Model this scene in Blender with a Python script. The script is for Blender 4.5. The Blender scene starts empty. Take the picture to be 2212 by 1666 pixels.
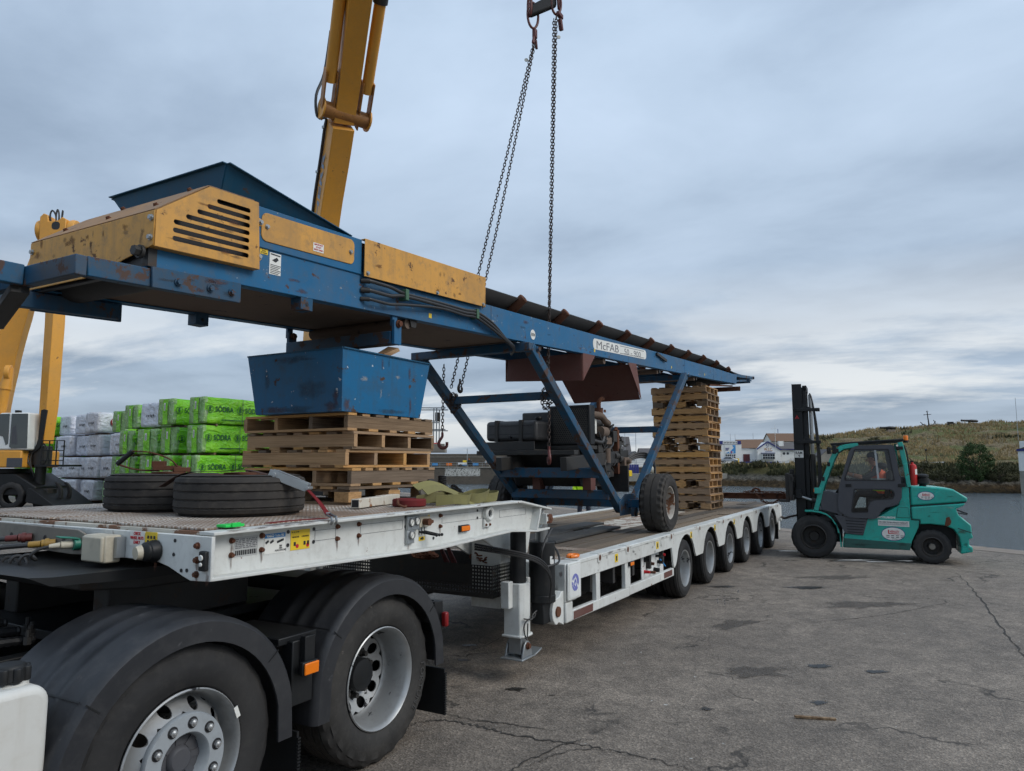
import bpy, bmesh, math, random
from mathutils import Vector, Matrix, noise
R=math.radians; PI=math.pi
SC=bpy.context.scene; COL=SC.collection
random.seed(7)
# ---------------------------------------------------------------- camera
# world frame: x runs along the trailer towards its tail, y across it to the far side, z up (metres)
AX=R(29.41)
FW=Vector((math.cos(AX),math.sin(AX),0)); RT=Vector((math.sin(AX),-math.cos(AX),0))
CAM=Vector((-9.885,-2.832,1.8)); PITCH=R(6.26)
cd=bpy.data.cameras.new('camera'); cd.sensor_width=36; cd.lens=36*1550/2212; cd.clip_start=.05; cd.clip_end=6000
co=bpy.data.objects.new('camera',cd); COL.objects.link(co); co.location=CAM
co.rotation_euler=(FW*math.cos(PITCH)+Vector((0,0,math.sin(PITCH)))).to_track_quat('-Z','Y').to_euler()
SC.camera=co
# ---------------------------------------------------------------- sky, sun, exposure
SUNDIR=Vector((.10,-.80,.62)).normalized()
W=bpy.data.worlds.new('World'); SC.world=W; W.use_nodes=True
def NN(nt,typ,ins=None,**props):
    n=nt.nodes.new(typ)
    for k,v in props.items(): setattr(n,k,v)
    for k,v in (ins or {}).items():
        s=n.inputs[k]
        if isinstance(v,bpy.types.NodeSocket): nt.links.new(v,s)
        else:
            if isinstance(v,(tuple,list)) and len(v)==3 and s.type=='RGBA': v=(*v,1)
            s.default_value=v
    return n
def MATH(nt,op,a,b=0.0,c=0.0,clamp=False):
    n=NN(nt,'ShaderNodeMath',{0:a,1:b,2:c},operation=op,use_clamp=clamp); return n.outputs[0]
def MIX(nt,f,a,b,bt='MIX'):
    n=NN(nt,'ShaderNodeMix',{0:f,6:a,7:b},data_type='RGBA',blend_type=bt); return n.outputs[2]
def RAMP(nt,f,stops,interp='LINEAR'):
    n=NN(nt,'ShaderNodeValToRGB',{0:f}); r=n.color_ramp; r.interpolation=interp
    while len(r.elements)<len(stops): r.elements.new(.5)
    for e,(p,c) in zip(r.elements,stops): e.position=p; e.color=(*c,1) if isinstance(c,tuple) else (c,c,c,1)
    return n.outputs[0]
def NOISE(nt,vec,scale,detail=4,rough=.55,dist=0.0,out=0):
    n=NN(nt,'ShaderNodeTexNoise',{'Scale':scale,'Detail':detail,'Roughness':rough,'Distortion':dist})
    if vec is not None: nt.links.new(vec,n.inputs['Vector'])
    return n.outputs[out]
GAPLOC=(-6.3,11.2,0)
def build_world():
    nt=W.node_tree; bg=nt.nodes['Background']
    sky=NN(nt,'ShaderNodeTexSky',sky_type='NISHITA',sun_disc=False,sun_elevation=math.asin(SUNDIR.z),sun_rotation=math.atan2(SUNDIR.x,SUNDIR.y),air_density=1.0,dust_density=2.0)
    tc=NN(nt,'ShaderNodeTexCoord'); sx=NN(nt,'ShaderNodeSeparateXYZ',{0:tc.outputs['Generated']})
    z=MATH(nt,'MAXIMUM',sx.outputs[2],0.0); zz=MATH(nt,'ADD',z,.13)
    v=NN(nt,'ShaderNodeCombineXYZ',{0:MATH(nt,'DIVIDE',sx.outputs[0],zz),1:MATH(nt,'DIVIDE',sx.outputs[1],zz),2:0.0}).outputs[0]
    mp=NN(nt,'ShaderNodeMapping',{0:v,'Rotation':(0,0,R(64)),'Scale':(1.0,.72,1),'Location':(1.7,.6,0)}).outputs[0]
    mp2=NN(nt,'ShaderNodeMapping',{0:v,'Rotation':(0,0,R(40)),'Scale':(1.0,.8,1),'Location':(5.2,3.1,0)}).outputs[0]
    d=NOISE(nt,mp,.55,5,.50,.2); e=NOISE(nt,mp2,1.5,8,.56,.2)
    den=MATH(nt,'ADD',MATH(nt,'MULTIPLY',d,.58),MATH(nt,'MULTIPLY',e,.42))
    cloud=RAMP(nt,den,[(.36,(.378,.462,.573)),(.45,(.328,.408,.512)),(.53,(.262,.332,.428)),(.63,(.185,.243,.325))])
    # brighter gaps low over the horizon
    g=NOISE(nt,NN(nt,'ShaderNodeMapping',{0:v,'Rotation':(0,0,R(64)),'Scale':(.62,.40,1),'Location':GAPLOC}).outputs[0],1.0,9,.60,.15)
    low=RAMP(nt,z,[(0,.9),(.08,1.0),(.17,.5),(.26,0.0)])
    gap=MATH(nt,'MULTIPLY',RAMP(nt,g,[(.495,0.0),(.60,1.0)]),low,clamp=True)
    c2=MIX(nt,gap,cloud,(.72,.74,.745))
    hz=RAMP(nt,z,[(0,.45),(.05,.22),(.14,0.0)])
    c3=MIX(nt,hz,c2,(.42,.48,.545))
    # an overcast sky grows brighter towards the zenith
    lum=MATH(nt,'ADD',MATH(nt,'MULTIPLY',z,.85),.84)
    c3=NN(nt,'ShaderNodeVectorMath',{0:c3,'Scale':lum},operation='SCALE').outputs[0]
    c4=NN(nt,'ShaderNodeVectorMath',{0:c3,'Scale':10.0},operation='SCALE').outputs[0]
    fin=MIX(nt,.06,c4,sky.outputs[0])
    bg.inputs['Strength'].default_value=.10; nt.links.new(fin,bg.inputs['Color'])
build_world()
sd=bpy.data.lights.new('sun','SUN'); sd.energy=1.35; sd.angle=R(28); sd.color=(1,.96,.90)
so=bpy.data.objects.new('sun',sd); COL.objects.link(so); so.rotation_euler=SUNDIR.to_track_quat('Z','Y').to_euler(); so.location=(0,-20,30)
SC.view_settings.view_transform='Standard'; SC.view_settings.look='None'; SC.view_settings.exposure=.42; SC.view_settings.gamma=1
SC.render.engine='CYCLES'; SC.cycles.use_denoising=True; SC.cycles.max_bounces=5; SC.cycles.diffuse_bounces=2; SC.cycles.glossy_bounces=3; SC.cycles.transmission_bounces=4; SC.cycles.transparent_max_bounces=8
SC.cycles.use_adaptive_sampling=True; SC.cycles.adaptive_threshold=.03; SC.cycles.caustics_reflective=False; SC.cycles.caustics_refractive=False
# ---------------------------------------------------------------- mesh helpers
WL={}
def vec(p): return p if isinstance(p,Vector) else Vector(p)
def frame(d,up=(0,0,1)):
    x=vec(d).normalized(); u=vec(up)
    if abs(x.dot(u.normalized()))>.995: u=Vector((0,1,0)) if abs(x.y)<.9 else Vector((1,0,0))
    y=u.cross(x).normalized(); z=x.cross(y); return x,y,z
class MB:
    def __init__(s): s.v=[]; s.f=[]
    def add(s,vs,fs):
        o=len(s.v); s.v.extend(vs); s.f.extend([tuple(i+o for i in f) for f in fs]); return s
    BF=[(0,3,2,1),(4,5,6,7),(0,1,5,4),(1,2,6,5),(2,3,7,6),(3,0,4,7)]
    def box(s,x0,x1,y0,y1,z0,z1):
        return s.add([Vector(p) for p in ((x0,y0,z0),(x1,y0,z0),(x1,y1,z0),(x0,y1,z0),(x0,y0,z1),(x1,y0,z1),(x1,y1,z1),(x0,y1,z1))],MB.BF)
    def hexa(s,pts): return s.add([vec(p) for p in pts],MB.BF)
    def obox(s,c,sz,rot=None):
        c=vec(c); M=rot or Matrix.Identity(3); h=[q/2 for q in sz]
        return s.add([c+M@Vector((a*h[0],b*h[1],d*h[2])) for a,b,d in ((-1,-1,-1),(1,-1,-1),(1,1,-1),(-1,1,-1),(-1,-1,1),(1,-1,1),(1,1,1),(-1,1,1))],MB.BF)
    def bar(s,p0,p1,w,h,up=(0,0,1)):
        p0,p1=vec(p0),vec(p1); x,y,z=frame(p1-p0,up); vs=[]
        for p in (p0,p1): vs+= [p-y*w/2-z*h/2,p+y*w/2-z*h/2,p+y*w/2+z*h/2,p-y*w/2+z*h/2]
        return s.add(vs,[(0,3,2,1),(4,5,6,7),(0,1,5,4),(1,2,6,5),(2,3,7,6),(3,0,4,7)])
    def cyl(s,p0,p1,r0,r1=None,n=16,caps=True):
        p0,p1=vec(p0),vec(p1); r1=r0 if r1 is None else r1; x,y,z=frame(p1-p0); vs=[]
        for p,r in ((p0,r0),(p1,r1)):
            for i in range(n): a=2*PI*i/n; vs.append(p+y*r*math.cos(a)+z*r*math.sin(a))
        fs=[(i,(i+1)%n,n+(i+1)%n,n+i) for i in range(n)]
        if caps: fs+=[tuple(range(n-1,-1,-1)),tuple(range(n,2*n))]
        return s.add(vs,fs)
    def tube(s,pts,r,n=8,closed=False,caps=True):
        pts=[vec(p) for p in pts]; m=len(pts); rs=r if isinstance(r,(list,tuple)) else [r]*m
        yp=None; vs=[]
        for i,p in enumerate(pts):
            if closed: d=pts[(i+1)%m]-pts[i-1]
            else: d=pts[min(i+1,m-1)]-pts[max(i-1,0)]
            d.normalize()
            if yp is None: x,y,z=frame(d)
            else:
                y=(yp-d*yp.dot(d))
                y=y.normalized() if y.length>1e-6 else frame(d)[1]
                z=d.cross(y)
            yp=y
            for k in range(n): a=2*PI*k/n; vs.append(p+y*rs[i]*math.cos(a)+z*rs[i]*math.sin(a))
        fs=[]
        for i in range(m if closed else m-1):
            j=(i+1)%m
            for k in range(n): fs.append((i*n+k,i*n+(k+1)%n,j*n+(k+1)%n,j*n+k))
        if not closed and caps: fs+=[tuple(range(n-1,-1,-1)),tuple(range((m-1)*n,m*n))]
        return s.add(vs,fs)
    def prism(s,poly,axis,a,b):
        n=len(poly)
        mk={'x':lambda p,q:Vector((q,p[0],p[1])),'y':lambda p,q:Vector((p[0],q,p[1])),'z':lambda p,q:Vector((p[0],p[1],q))}[axis]
        vs=[mk(p,a) for p in poly]+[mk(p,b) for p in poly]
        return s.add(vs,[tuple(range(n)),tuple(range(2*n-1,n-1,-1))]+[(i,n+i,n+(i+1)%n,(i+1)%n) for i in range(n)])
    def plate(s,pts,th,nrm=None):
        pts=[vec(p) for p in pts]; n=len(pts); nn=nrm and vec(nrm).normalized() or (pts[1]-pts[0]).cross(pts[2]-pts[0]).normalized()
        vs=pts+[p+nn*th for p in pts]
        return s.add(vs,[tuple(range(n-1,-1,-1)),tuple(range(n,2*n))]+[(i,(i+1)%n,n+(i+1)%n,n+i) for i in range(n)])
    def lathe(s,prof,o,ax,n=32,a0=0,a1=2*PI):
        o=vec(o); x,y,z=frame(ax); full=abs(a1-a0-2*PI)<1e-6; m=n if full else n+1; vs=[]
        for r,h in prof:
            for i in range(m): a=a0+(a1-a0)*i/n; vs.append(o+x*h+y*r*math.cos(a)+z*r*math.sin(a))
        fs=[]
        for j in range(len(prof)-1):
            for i in range(n):
                k=(i+1)%m; fs.append((j*m+i,j*m+k,(j+1)*m+k,(j+1)*m+i))
        return s.add(vs,fs)
    def ball(s,c,r,n=12,sc=(1,1,1)):
        c=vec(c); k=max(4,n//2)
        for f in [0]:
            vs=[];fs=[]
            for j in range(k+1):
                t=PI*j/k
                for i in range(n): a=2*PI*i/n; vs.append(c+Vector((r*sc[0]*math.sin(t)*math.cos(a),r*sc[1]*math.sin(t)*math.sin(a),r*sc[2]*math.cos(t))))
            for j in range(k):
                for i in range(n): fs.append((j*n+i,(j+1)*n+i,(j+1)*n+(i+1)%n,j*n+(i+1)%n))
        return s.add(vs,fs)
    def bolt(s,p,d,r,h):
        p=vec(p); d=vec(d).normalized(); s.cyl(p,p+d*h*.35,r*1.35,n=12); return s.cyl(p+d*h*.3,p+d*h,r,n=6)
    def jitter(s,amt,sc=3.0,seed=0):
        q=Vector((seed*7.1,seed*3.3,seed*1.7)); s.v=[v+noise.noise_vector(v*sc+q)*amt for v in s.v]; return s
    def xform(s,M): s.v=[M@v for v in s.v]; return s
    def build(s,name,m,parent=None,bevel=0,smooth=True,ang=38,seg=2,recalc=True):
        me=bpy.data.meshes.new(name); off=WL.get(parent.name,Vector()) if parent is not None else Vector()
        me.from_pydata([tuple(v-off) for v in s.v],[],s.f)
        if recalc:
            bm=bmesh.new(); bm.from_mesh(me); bmesh.ops.remove_doubles(bm,verts=bm.verts,dist=1e-5); bmesh.ops.recalc_face_normals(bm,faces=bm.faces); bm.to_mesh(me); bm.free()
        if smooth:
            me.polygons.foreach_set('use_smooth',[True]*len(me.polygons)); me.set_sharp_from_angle(angle=R(ang))
        for mm in (m if isinstance(m,(list,tuple)) else [m]): me.materials.append(mm)
        o=bpy.data.objects.new(name,me); COL.objects.link(o)
        if parent is not None: o.parent=parent; WL[o.name]=off
        else: WL[o.name]=Vector()
        if bevel:
            b=o.modifiers.new('bevel','BEVEL'); b.width=bevel; b.segments=seg; b.limit_method='ANGLE'; b.angle_limit=R(35)
        return o
def tag(o,label=None,cat=None,group=None,kind=None):
    if label: o['label']=label
    if cat: o['category']=cat
    if group: o['group']=group
    if kind: o['kind']=kind
    return o
def thing(name,label,cat,loc=(0,0,0),group=None):
    o=bpy.data.objects.new(name,None); COL.objects.link(o); o.location=loc; o.empty_display_size=.2; WL[o.name]=vec(loc).copy()
    return tag(o,label,cat,group)
def kids(o): return [c for c in bpy.data.objects if c.parent==o]
def copy_tree(o,parent=None,_ch=None):
    if _ch is None:
        _ch={}
        for q in bpy.data.objects:
            if q.parent: _ch.setdefault(q.parent.name,[]).append(q)
    c=o.copy(); COL.objects.link(c)
    if parent is not None: c.parent=parent
    for k in _ch.get(o.name,[]): copy_tree(k,c,_ch)
    return c
def inst(src,name,parent,loc=(0,0,0),rot=None,scale=None,label=None):
    "a child that shares the mesh of src"
    o=bpy.data.objects.new(name,src.data); COL.objects.link(o); o.parent=parent
    off=WL.get(parent.name,Vector()) if parent is not None else Vector()
    o.location=vec(loc)-off
    if rot: o.rotation_euler=rot
    if scale: o.scale=scale
    for mo in src.modifiers:
        b=o.modifiers.new(mo.name,mo.type)
        if mo.type=='BEVEL': b.width=mo.width; b.segments=mo.segments; b.limit_method='ANGLE'; b.angle_limit=mo.angle_limit
    return o
_DG=None
def text(name,s,size,o,xd,yd,m,parent,bold=0.0,depth=.001,fit=None,align='LEFT',sx=1.0):
    "flat lettering: o lower left (or centre) point, xd reading direction, yd up direction"
    cu=bpy.data.curves.new(name,'FONT'); cu.body=s; cu.size=size; cu.offset=bold*size; cu.extrude=depth; cu.align_x=align; cu.resolution_u=3
    t=bpy.data.objects.new(name,cu); COL.objects.link(t)
    dg=bpy.context.evaluated_depsgraph_get(); me=bpy.data.meshes.new_from_object(t.evaluated_get(dg)); bpy.data.objects.remove(t); 
    xd=vec(xd).normalized(); yd=vec(yd).normalized(); zd=xd.cross(yd)
    if len(me.vertices)==0: return None
    if fit:
        xs=[v.co.x for v in me.vertices]; w=max(xs)-min(xs); sx=fit/w
    M=Matrix(((xd.x*sx,yd.x,zd.x),(xd.y*sx,yd.y,zd.y),(xd.z*sx,yd.z,zd.z)))
    off=WL.get(parent.name,Vector()) if parent is not None else Vector()
    o=vec(o)-off
    for v in me.vertices: v.co=M@v.co+o
    me.materials.clear(); me.materials.append(m); me.name=name
    ob=bpy.data.objects.new(name,me); COL.objects.link(ob)
    if parent is not None: ob.parent=parent; WL[ob.name]=off
    return ob
def rect2(cx,cy,w,h,r,n=4):
    pts=[]
    for ax,ay,a in ((1,1,0),(-1,1,90),(-1,-1,180),(1,-1,270)):
        for i in range(n+1):
            t=R(a+90*i/n); pts.append((cx+ax*(w/2-r)+r*math.cos(t),cy+ay*(h/2-r)+r*math.sin(t)))
    return pts
def cat(p,n=8):
    "smooth curve through points (Catmull-Rom)"
    p=[vec(q) for q in p]; out=[]
    for i in range(len(p)-1):
        a=p[max(i-1,0)];b=p[i];c=p[i+1];d=p[min(i+2,len(p)-1)]
        for k in range(n):
            t=k/n; out.append(.5*((2*b)+(c-a)*t+(2*a-5*b+4*c-d)*t*t+(3*b-a-3*c+d)*t**3))
    out.append(p[-1]); return out
# ---------------------------------------------------------------- materials
def newmat(name):
    m=bpy.data.materials.new(name); m.use_nodes=True; nt=m.node_tree; return m,nt,nt.nodes['Principled BSDF']
def coords(nt,rnd=True,scale=None):
    tc=NN(nt,'ShaderNodeTexCoord').outputs['Object']
    if rnd:
        oi=NN(nt,'ShaderNodeObjectInfo'); k=MATH(nt,'MULTIPLY',oi.outputs['Random'],37.0)
        tc=NN(nt,'ShaderNodeVectorMath',{0:tc,1:NN(nt,'ShaderNodeCombineXYZ',{0:k,1:k,2:k}).outputs[0]},operation='ADD').outputs[0]
    if scale: tc=NN(nt,'ShaderNodeMapping',{0:tc,'Scale':scale}).outputs[0]
    return tc
def bump(nt,b,h,st=.2,dist=.01):
    n=NN(nt,'ShaderNodeBump',{'Strength':st,'Distance':dist,'Height':h}); nt.links.new(n.outputs[0],b.inputs['Normal'])
def c255(r,g,b):
    f=lambda u:((u/255+.055)/1.055)**2.4 if u>10 else u/255/12.92
    return (f(r),f(g),f(b))
def paint(name,col,rough=.5,wear=.0,wcol=(.10,.045,.025),dirt=.25,dcol=(.09,.075,.06),metal=0.0,sc=1.0,var=.12,bmp=.06,streak=0.0,spec=.5,coat=0.0,speck=0.0):
    m,nt,b=newmat(name); c=coords(nt)
    n1=NOISE(nt,c,2.2*sc,5,.6); base=MIX(nt,n1,tuple(x*(1-var) for x in col),tuple(min(1,x*(1+var)) for x in col))
    n2=NOISE(nt,c,1.1*sc,8,.65,.4)
    base=MIX(nt,MATH(nt,'MULTIPLY',RAMP(nt,n2,[(.42,0.0),(.72,1.0)]),dirt),base,dcol)
    n7=NOISE(nt,c,13*sc,9,.72,.3); base=MIX(nt,MATH(nt,'MULTIPLY',RAMP(nt,n7,[(.50,0.0),(.74,1.0)]),min(.8,dirt*.9)),base,dcol)
    if streak:
        cs=NN(nt,'ShaderNodeMapping',{0:c,'Scale':(14*sc,14*sc,.9*sc)}).outputs[0]; n4=NOISE(nt,cs,1.0,5,.6)
        base=MIX(nt,MATH(nt,'MULTIPLY',RAMP(nt,n4,[(.52,0.0),(.75,1.0)]),streak),base,dcol)
    if speck:
        n5=NOISE(nt,c,26*sc,3,.5); base=MIX(nt,MATH(nt,'MULTIPLY',RAMP(nt,n5,[(.70,0.0),(.74,1.0)]),speck),base,(.6,.62,.6))
    r=rough
    if wear:
        n3=NOISE(nt,c,7*sc,9,.68,.2); lo=.69-wear*.35
        wm=RAMP(nt,n3,[(lo,0.0),(min(lo+.035,1),1.0)]); base=MIX(nt,wm,base,wcol)
        r=MATH(nt,'ADD',MATH(nt,'MULTIPLY',wm,.9-rough),rough)
    nt.links.new(base,b.inputs['Base Color'])
    rv=MATH(nt,'ADD',r,MATH(nt,'MULTIPLY',MATH(nt,'SUBTRACT',n2,.5),.3),clamp=True); nt.links.new(rv,b.inputs['Roughness'])
    b.inputs['Metallic'].default_value=metal; b.inputs['Specular IOR Level'].default_value=spec
    if coat: b.inputs['Coat Weight'].default_value=coat; b.inputs['Coat Roughness'].default_value=.15
    if bmp: bump(nt,b,NOISE(nt,c,45*sc,4,.6),bmp,.004)
    return m
def wood(name,col,dark,rough=.8,var=.35,grain=18.0,stain=.3):
    m,nt,b=newmat(name); c=coords(nt); oi=NN(nt,'ShaderNodeObjectInfo')
    g=NN(nt,'ShaderNodeMapping',{0:c,'Scale':(1.2,grain,grain)}).outputs[0]
    n1=NOISE(nt,g,1.6,7,.62,.6); base=MIX(nt,RAMP(nt,n1,[(.32,0.0),(.68,1.0)]),dark,col)
    n2=NOISE(nt,c,2.6,6,.6); base=MIX(nt,MATH(nt,'MULTIPLY',RAMP(nt,n2,[(.5,0.0),(.75,1.0)]),stain),base,tuple(x*.35 for x in dark))
    hv=NN(nt,'ShaderNodeHueSaturation',{'Hue':.5,'Saturation':MATH(nt,'ADD',.8,MATH(nt,'MULTIPLY',oi.outputs['Random'],.4)),'Value':MATH(nt,'ADD',1-var*.6,MATH(nt,'MULTIPLY',oi.outputs['Random'],var)),'Color':base}).outputs[0]
    vo=NN(nt,'ShaderNodeTexVoronoi',{'Scale':3.0}); nt.links.new(NN(nt,'ShaderNodeMapping',{0:c,'Scale':(1,3,3)}).outputs[0],vo.inputs['Vector'])
    hv=MIX(nt,RAMP(nt,vo.outputs['Distance'],[(.035,.75),(.06,0.0)]),hv,tuple(x*.4 for x in dark))
    nt.links.new(hv,b.inputs['Base Color']); b.inputs['Roughness'].default_value=rough; b.inputs['Specular IOR Level'].default_value=.25
    bump(nt,b,n1,.35,.004); return m
def plain(name,col,rough=.5,metal=0.0,emit=0.0,alpha=1.0):
    m,nt,b=newmat(name); c=coords(nt); n=NOISE(nt,c,9,4,.6)
    nt.links.new(MIX(nt,n,tuple(x*.88 for x in col),tuple(min(1,x*1.1) for x in col)),b.inputs['Base Color'])
    b.inputs['Roughness'].default_value=rough; b.inputs['Metallic'].default_value=metal
    return m
def glass(name,col=(.8,.85,.85),rough=.03,t=.9):
    m,nt,b=newmat(name); out=nt.nodes['Material Output']; tr=NN(nt,'ShaderNodeBsdfTransparent',{0:col}); gl=NN(nt,'ShaderNodeBsdfGlossy',{0:(.9,.92,.95),1:rough})
    fr=NN(nt,'ShaderNodeFresnel',{0:1.5}).outputs[0]; f2=MATH(nt,'ADD',MATH(nt,'MULTIPLY',fr,.9),.02,clamp=True)
    mx=NN(nt,'ShaderNodeMixShader',{0:f2,1:tr.outputs[0],2:gl.outputs[0]}); nt.links.new(mx.outputs[0],out.inputs['Surface']); return m
M={}
M['white']=paint('white_paint',c255(212,214,210),.42,.10,(.16,.06,.03),.35,(.26,.235,.20),streak=.18)
M['whiteclean']=paint('white_paint_clean',c255(220,222,220),.4,.03,(.2,.1,.06),.18,(.3,.28,.25))
M['cream']=paint('cream_plastic',c255(196,188,168),.5,0,dirt=.3)
M['blue']=paint('blue_paint',c255(28,96,138),.5,.18,(.085,.045,.032),.5,(.10,.105,.11),var=.22,speck=.30,streak=.2,spec=.3)
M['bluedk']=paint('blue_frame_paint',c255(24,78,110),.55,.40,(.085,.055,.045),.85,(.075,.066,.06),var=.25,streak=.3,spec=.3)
M['hopper']=paint('hopper_blue_paint',c255(14,76,106),.5,.10,(.07,.05,.04),.4,(.05,.06,.065),streak=.2,spec=.3)
M['tub']=paint('tub_blue_paint',c255(18,98,142),.5,.20,(.075,.045,.03),.45,(.05,.06,.065),speck=.8,streak=.35,spec=.3)
M['yellow']=paint('guard_yellow_paint',c255(206,150,64),.55,.20,(.13,.065,.03),.75,(.20,.135,.07),var=.2,streak=.4)
M['liebherr']=paint('crane_yellow_paint',c255(216,152,56),.45,.10,(.14,.07,.04),.25,(.30,.20,.09),var=.08)
M['cranerust']=paint('crane_grimy_yellow',c255(172,116,54),.55,.18,(.05,.03,.02),.6,(.06,.035,.025))
M['teal']=paint('teal_paint',c255(22,166,150),.30,.10,(.10,.075,.06),.45,(.05,.10,.09),var=.12,spec=.6,streak=.2)
M['grey']=paint('dark_grey_plastic',c255(66,68,74),.6,0,dirt=.35,dcol=(.10,.095,.09),var=.08)
M['fender']=paint('fender_plastic',c255(26,28,33),.52,.15,(.060,.060,.063),.75,(.040,.040,.041),var=.1,bmp=.12,streak=.1)
M['black']=paint('black_paint',(.009,.010,.011),.5,.12,(.035,.03,.027),.4,(.018,.017,.016),var=.2,spec=.35)
M['grime']=paint('grimy_black_metal',(.022,.021,.020),.6,.3,(.055,.042,.034),.5,(.045,.04,.034),var=.3)
M['rubber']=paint('tyre_rubber',(.020,.020,.021),.75,0,dirt=.5,dcol=(.055,.052,.048),var=.2,bmp=.15,spec=.3)
M['tread']=paint('tyre_tread_rubber',(.026,.026,.027),.8,0,dirt=.55,dcol=(.065,.06,.053),var=.2,bmp=.2,spec=.3)
M['oldtyre']=paint('dusty_tyre_rubber',(.035,.033,.032),.85,0,dirt=.7,dcol=(.095,.083,.070),var=.25,bmp=.2,spec=.2)
M['rim']=paint('silver_rim',c255(168,170,170),.42,.24,(.03,.03,.035),.45,(.16,.15,.14),metal=.55)
M['rimrust']=paint('rusty_white_rim',c255(178,174,166),.55,.30,(.16,.07,.035),.5,(.20,.15,.11))
M['steel']=paint('bare_steel',c255(150,152,152),.32,.05,(.1,.07,.05),.25,(.2,.18,.16),metal=.85)
M['galv']=paint('galvanised_steel',c255(165,170,172),.4,.0,dirt=.25,dcol=(.2,.19,.18),metal=.7)
M['rust']=paint('rusty_steel',c255(94,60,46),.85,.30,(.055,.028,.02),.5,(.14,.075,.045),var=.3,bmp=.25,spec=.2)
M['rustred']=paint('red_oxide_steel',c255(96,56,48),.7,.15,(.06,.03,.025),.5,(.13,.085,.07),var=.15)
M['chain']=paint('chain_steel',(.045,.032,.027),.55,.2,(.09,.045,.03),.5,(.07,.04,.028),metal=.35)
M['redhook']=paint('red_hook_paint',c255(92,38,34),.55,.25,(.05,.03,.03),.4,(.06,.03,.03))
M['red']=paint('red_paint',c255(186,34,30),.35,.02,dirt=.15)
M['strapred']=paint('red_webbing',c255(112,30,34),.8,.0,dirt=.6,dcol=(.10,.04,.035),bmp=.3,spec=.15)
M['strapgreen']=paint('olive_webbing',c255(132,127,84),.85,.0,dirt=.6,dcol=(.12,.11,.07),bmp=.4,spec=.15)
M['orange']=plain('amber_lens',c255(232,120,18),.25)
M['redlens']=plain('red_lens',c255(128,24,26),.3)
M['signyel']=paint('yellow_sticker',c255(230,196,40),.45,0,dirt=.15)
M['signwhite']=paint('white_sticker',c255(222,222,216),.45,0,dirt=.2,dcol=(.4,.38,.35))
M['silverplate']=paint('silver_sticker',c255(178,180,178),.4,0,dirt=.15)
M['signblue']=plain('blue_print',c255(40,120,180),.45)
M['ink']=plain('black_print_and_shade',(.015,.015,.017),.5)
M['inkgrey']=plain('grey_print',(.14,.14,.15),.5)
M['inkred']=plain('red_print',c255(190,30,40),.5)
M['inknavy']=plain('navy_print',c255(36,48,120),.5)
M['greenplastic']=plain('green_plastic',c255(28,196,78),.4)
M['pallet']=wood('pallet_wood',c255(202,166,124),c255(150,114,80),grain=16,stain=.5,var=.55)
M['palletold']=wood('weathered_pallet_wood',c255(146,126,104),c255(88,70,54),grain=16,stain=.5)
M['plank']=wood('deck_plank_wood',c255(140,126,110),c255(84,72,60),var=.8,grain=24,stain=.45)
M['rubbermat']=paint('black_rubber_mat',(.035,.036,.037),.7,0,dirt=.5,dcol=(.10,.095,.085),bmp=.3)
M['hose']=paint('black_hose',(.020,.020,.021),.5,0,dirt=.4,dcol=(.06,.055,.05),bmp=.15)
M['belt']=paint('conveyor_belt_rubber',(.018,.018,.019),.7,0,dirt=.4,dcol=(.045,.04,.035))
M['tank']=paint('black_plastic_tank',(.026,.027,.030),.55,0,dirt=.6,dcol=(.075,.072,.068),bmp=.2)
M['hivis']=plain('hi_vis_yellow',c255(206,246,40),.6)
M['hivisor']=plain('hi_vis_orange',c255(248,96,44),.6)
M['reflect']=plain('grey_reflective_tape',c255(176,180,172),.4)
M['cloth']=plain('dark_clothing',(.018,.018,.022),.85)
M['navycloth']=plain('navy_clothing',(.014,.018,.034),.85)
M['skin']=plain('skin',c255(190,132,108),.55)
M['glass']=glass('clear_glass',(.78,.82,.80))
M['darkglass']=paint('dark_glazing',(.02,.024,.028),.12,0,dirt=.1,bmp=0)
CRACKS= [([(-5.74, 0.33), (-5.62, 0.32), (-5.5, 0.15), (-5.49, -0.12), (-5.51, -0.4), (-5.44, -0.82), (-5.44, -1.29), (-5.47, -1.58)], 0.022), ([(-5.39, 0.26), (-5.4, 0.02), (-5.35, -0.26), (-5.3, -0.59)], 0.014), ([(-6.26, -0.62), (-5.88, -0.65), (-5.45, -0.76), (-5.29, -0.89)], 0.012), ([(4.39, -3.29), (2.18, -3.44), (0.08, -3.53), (-1.46, -3.59), (-3.03, -3.68)], 0.018), ([(-5.94, -0.68), (-5.75, -0.74), (-5.5, -0.88), (-5.46, -1.26)], 0.01), ([(-4.1, 1.1), (-3.56, 1.03), (-3.02, 1.07)], 0.012), ([(-1.1, -1.44), (-0.03, -2.33), (1.42, -3.13)], 0.012)]
STAINS= [(-4.65, 0.09, 0.11, 0.07, -1.0), (-4.64, -0.23, 0.05, 0.02, -1.0), (-2.73, -1.96, 0.16, 0.1, -1.0), (-2.67, -2.42, 0.16, 0.08, -1.0), (-4.37, -1.37, 0.07, 0.05, -1.0), (1.63, -1.32, 0.45, 0.16, -1.0), (1.09, -0.2, 0.35, 0.12, -1.0), (-3.64, 1.17, 0.14, 0.06, -1.0), (-4.13, 0.93, 0.11, 0.05, -1.0), (-3.81, -2.08, 0.1, 0.07, -1.0), (10.13, 1.18, 0.4, 0.2, -1.0), (5.22, -1.72, 0.9, 0.18, -1.0), (6.17, -0.16, 0.3, 0.1, -1.0)]
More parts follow.
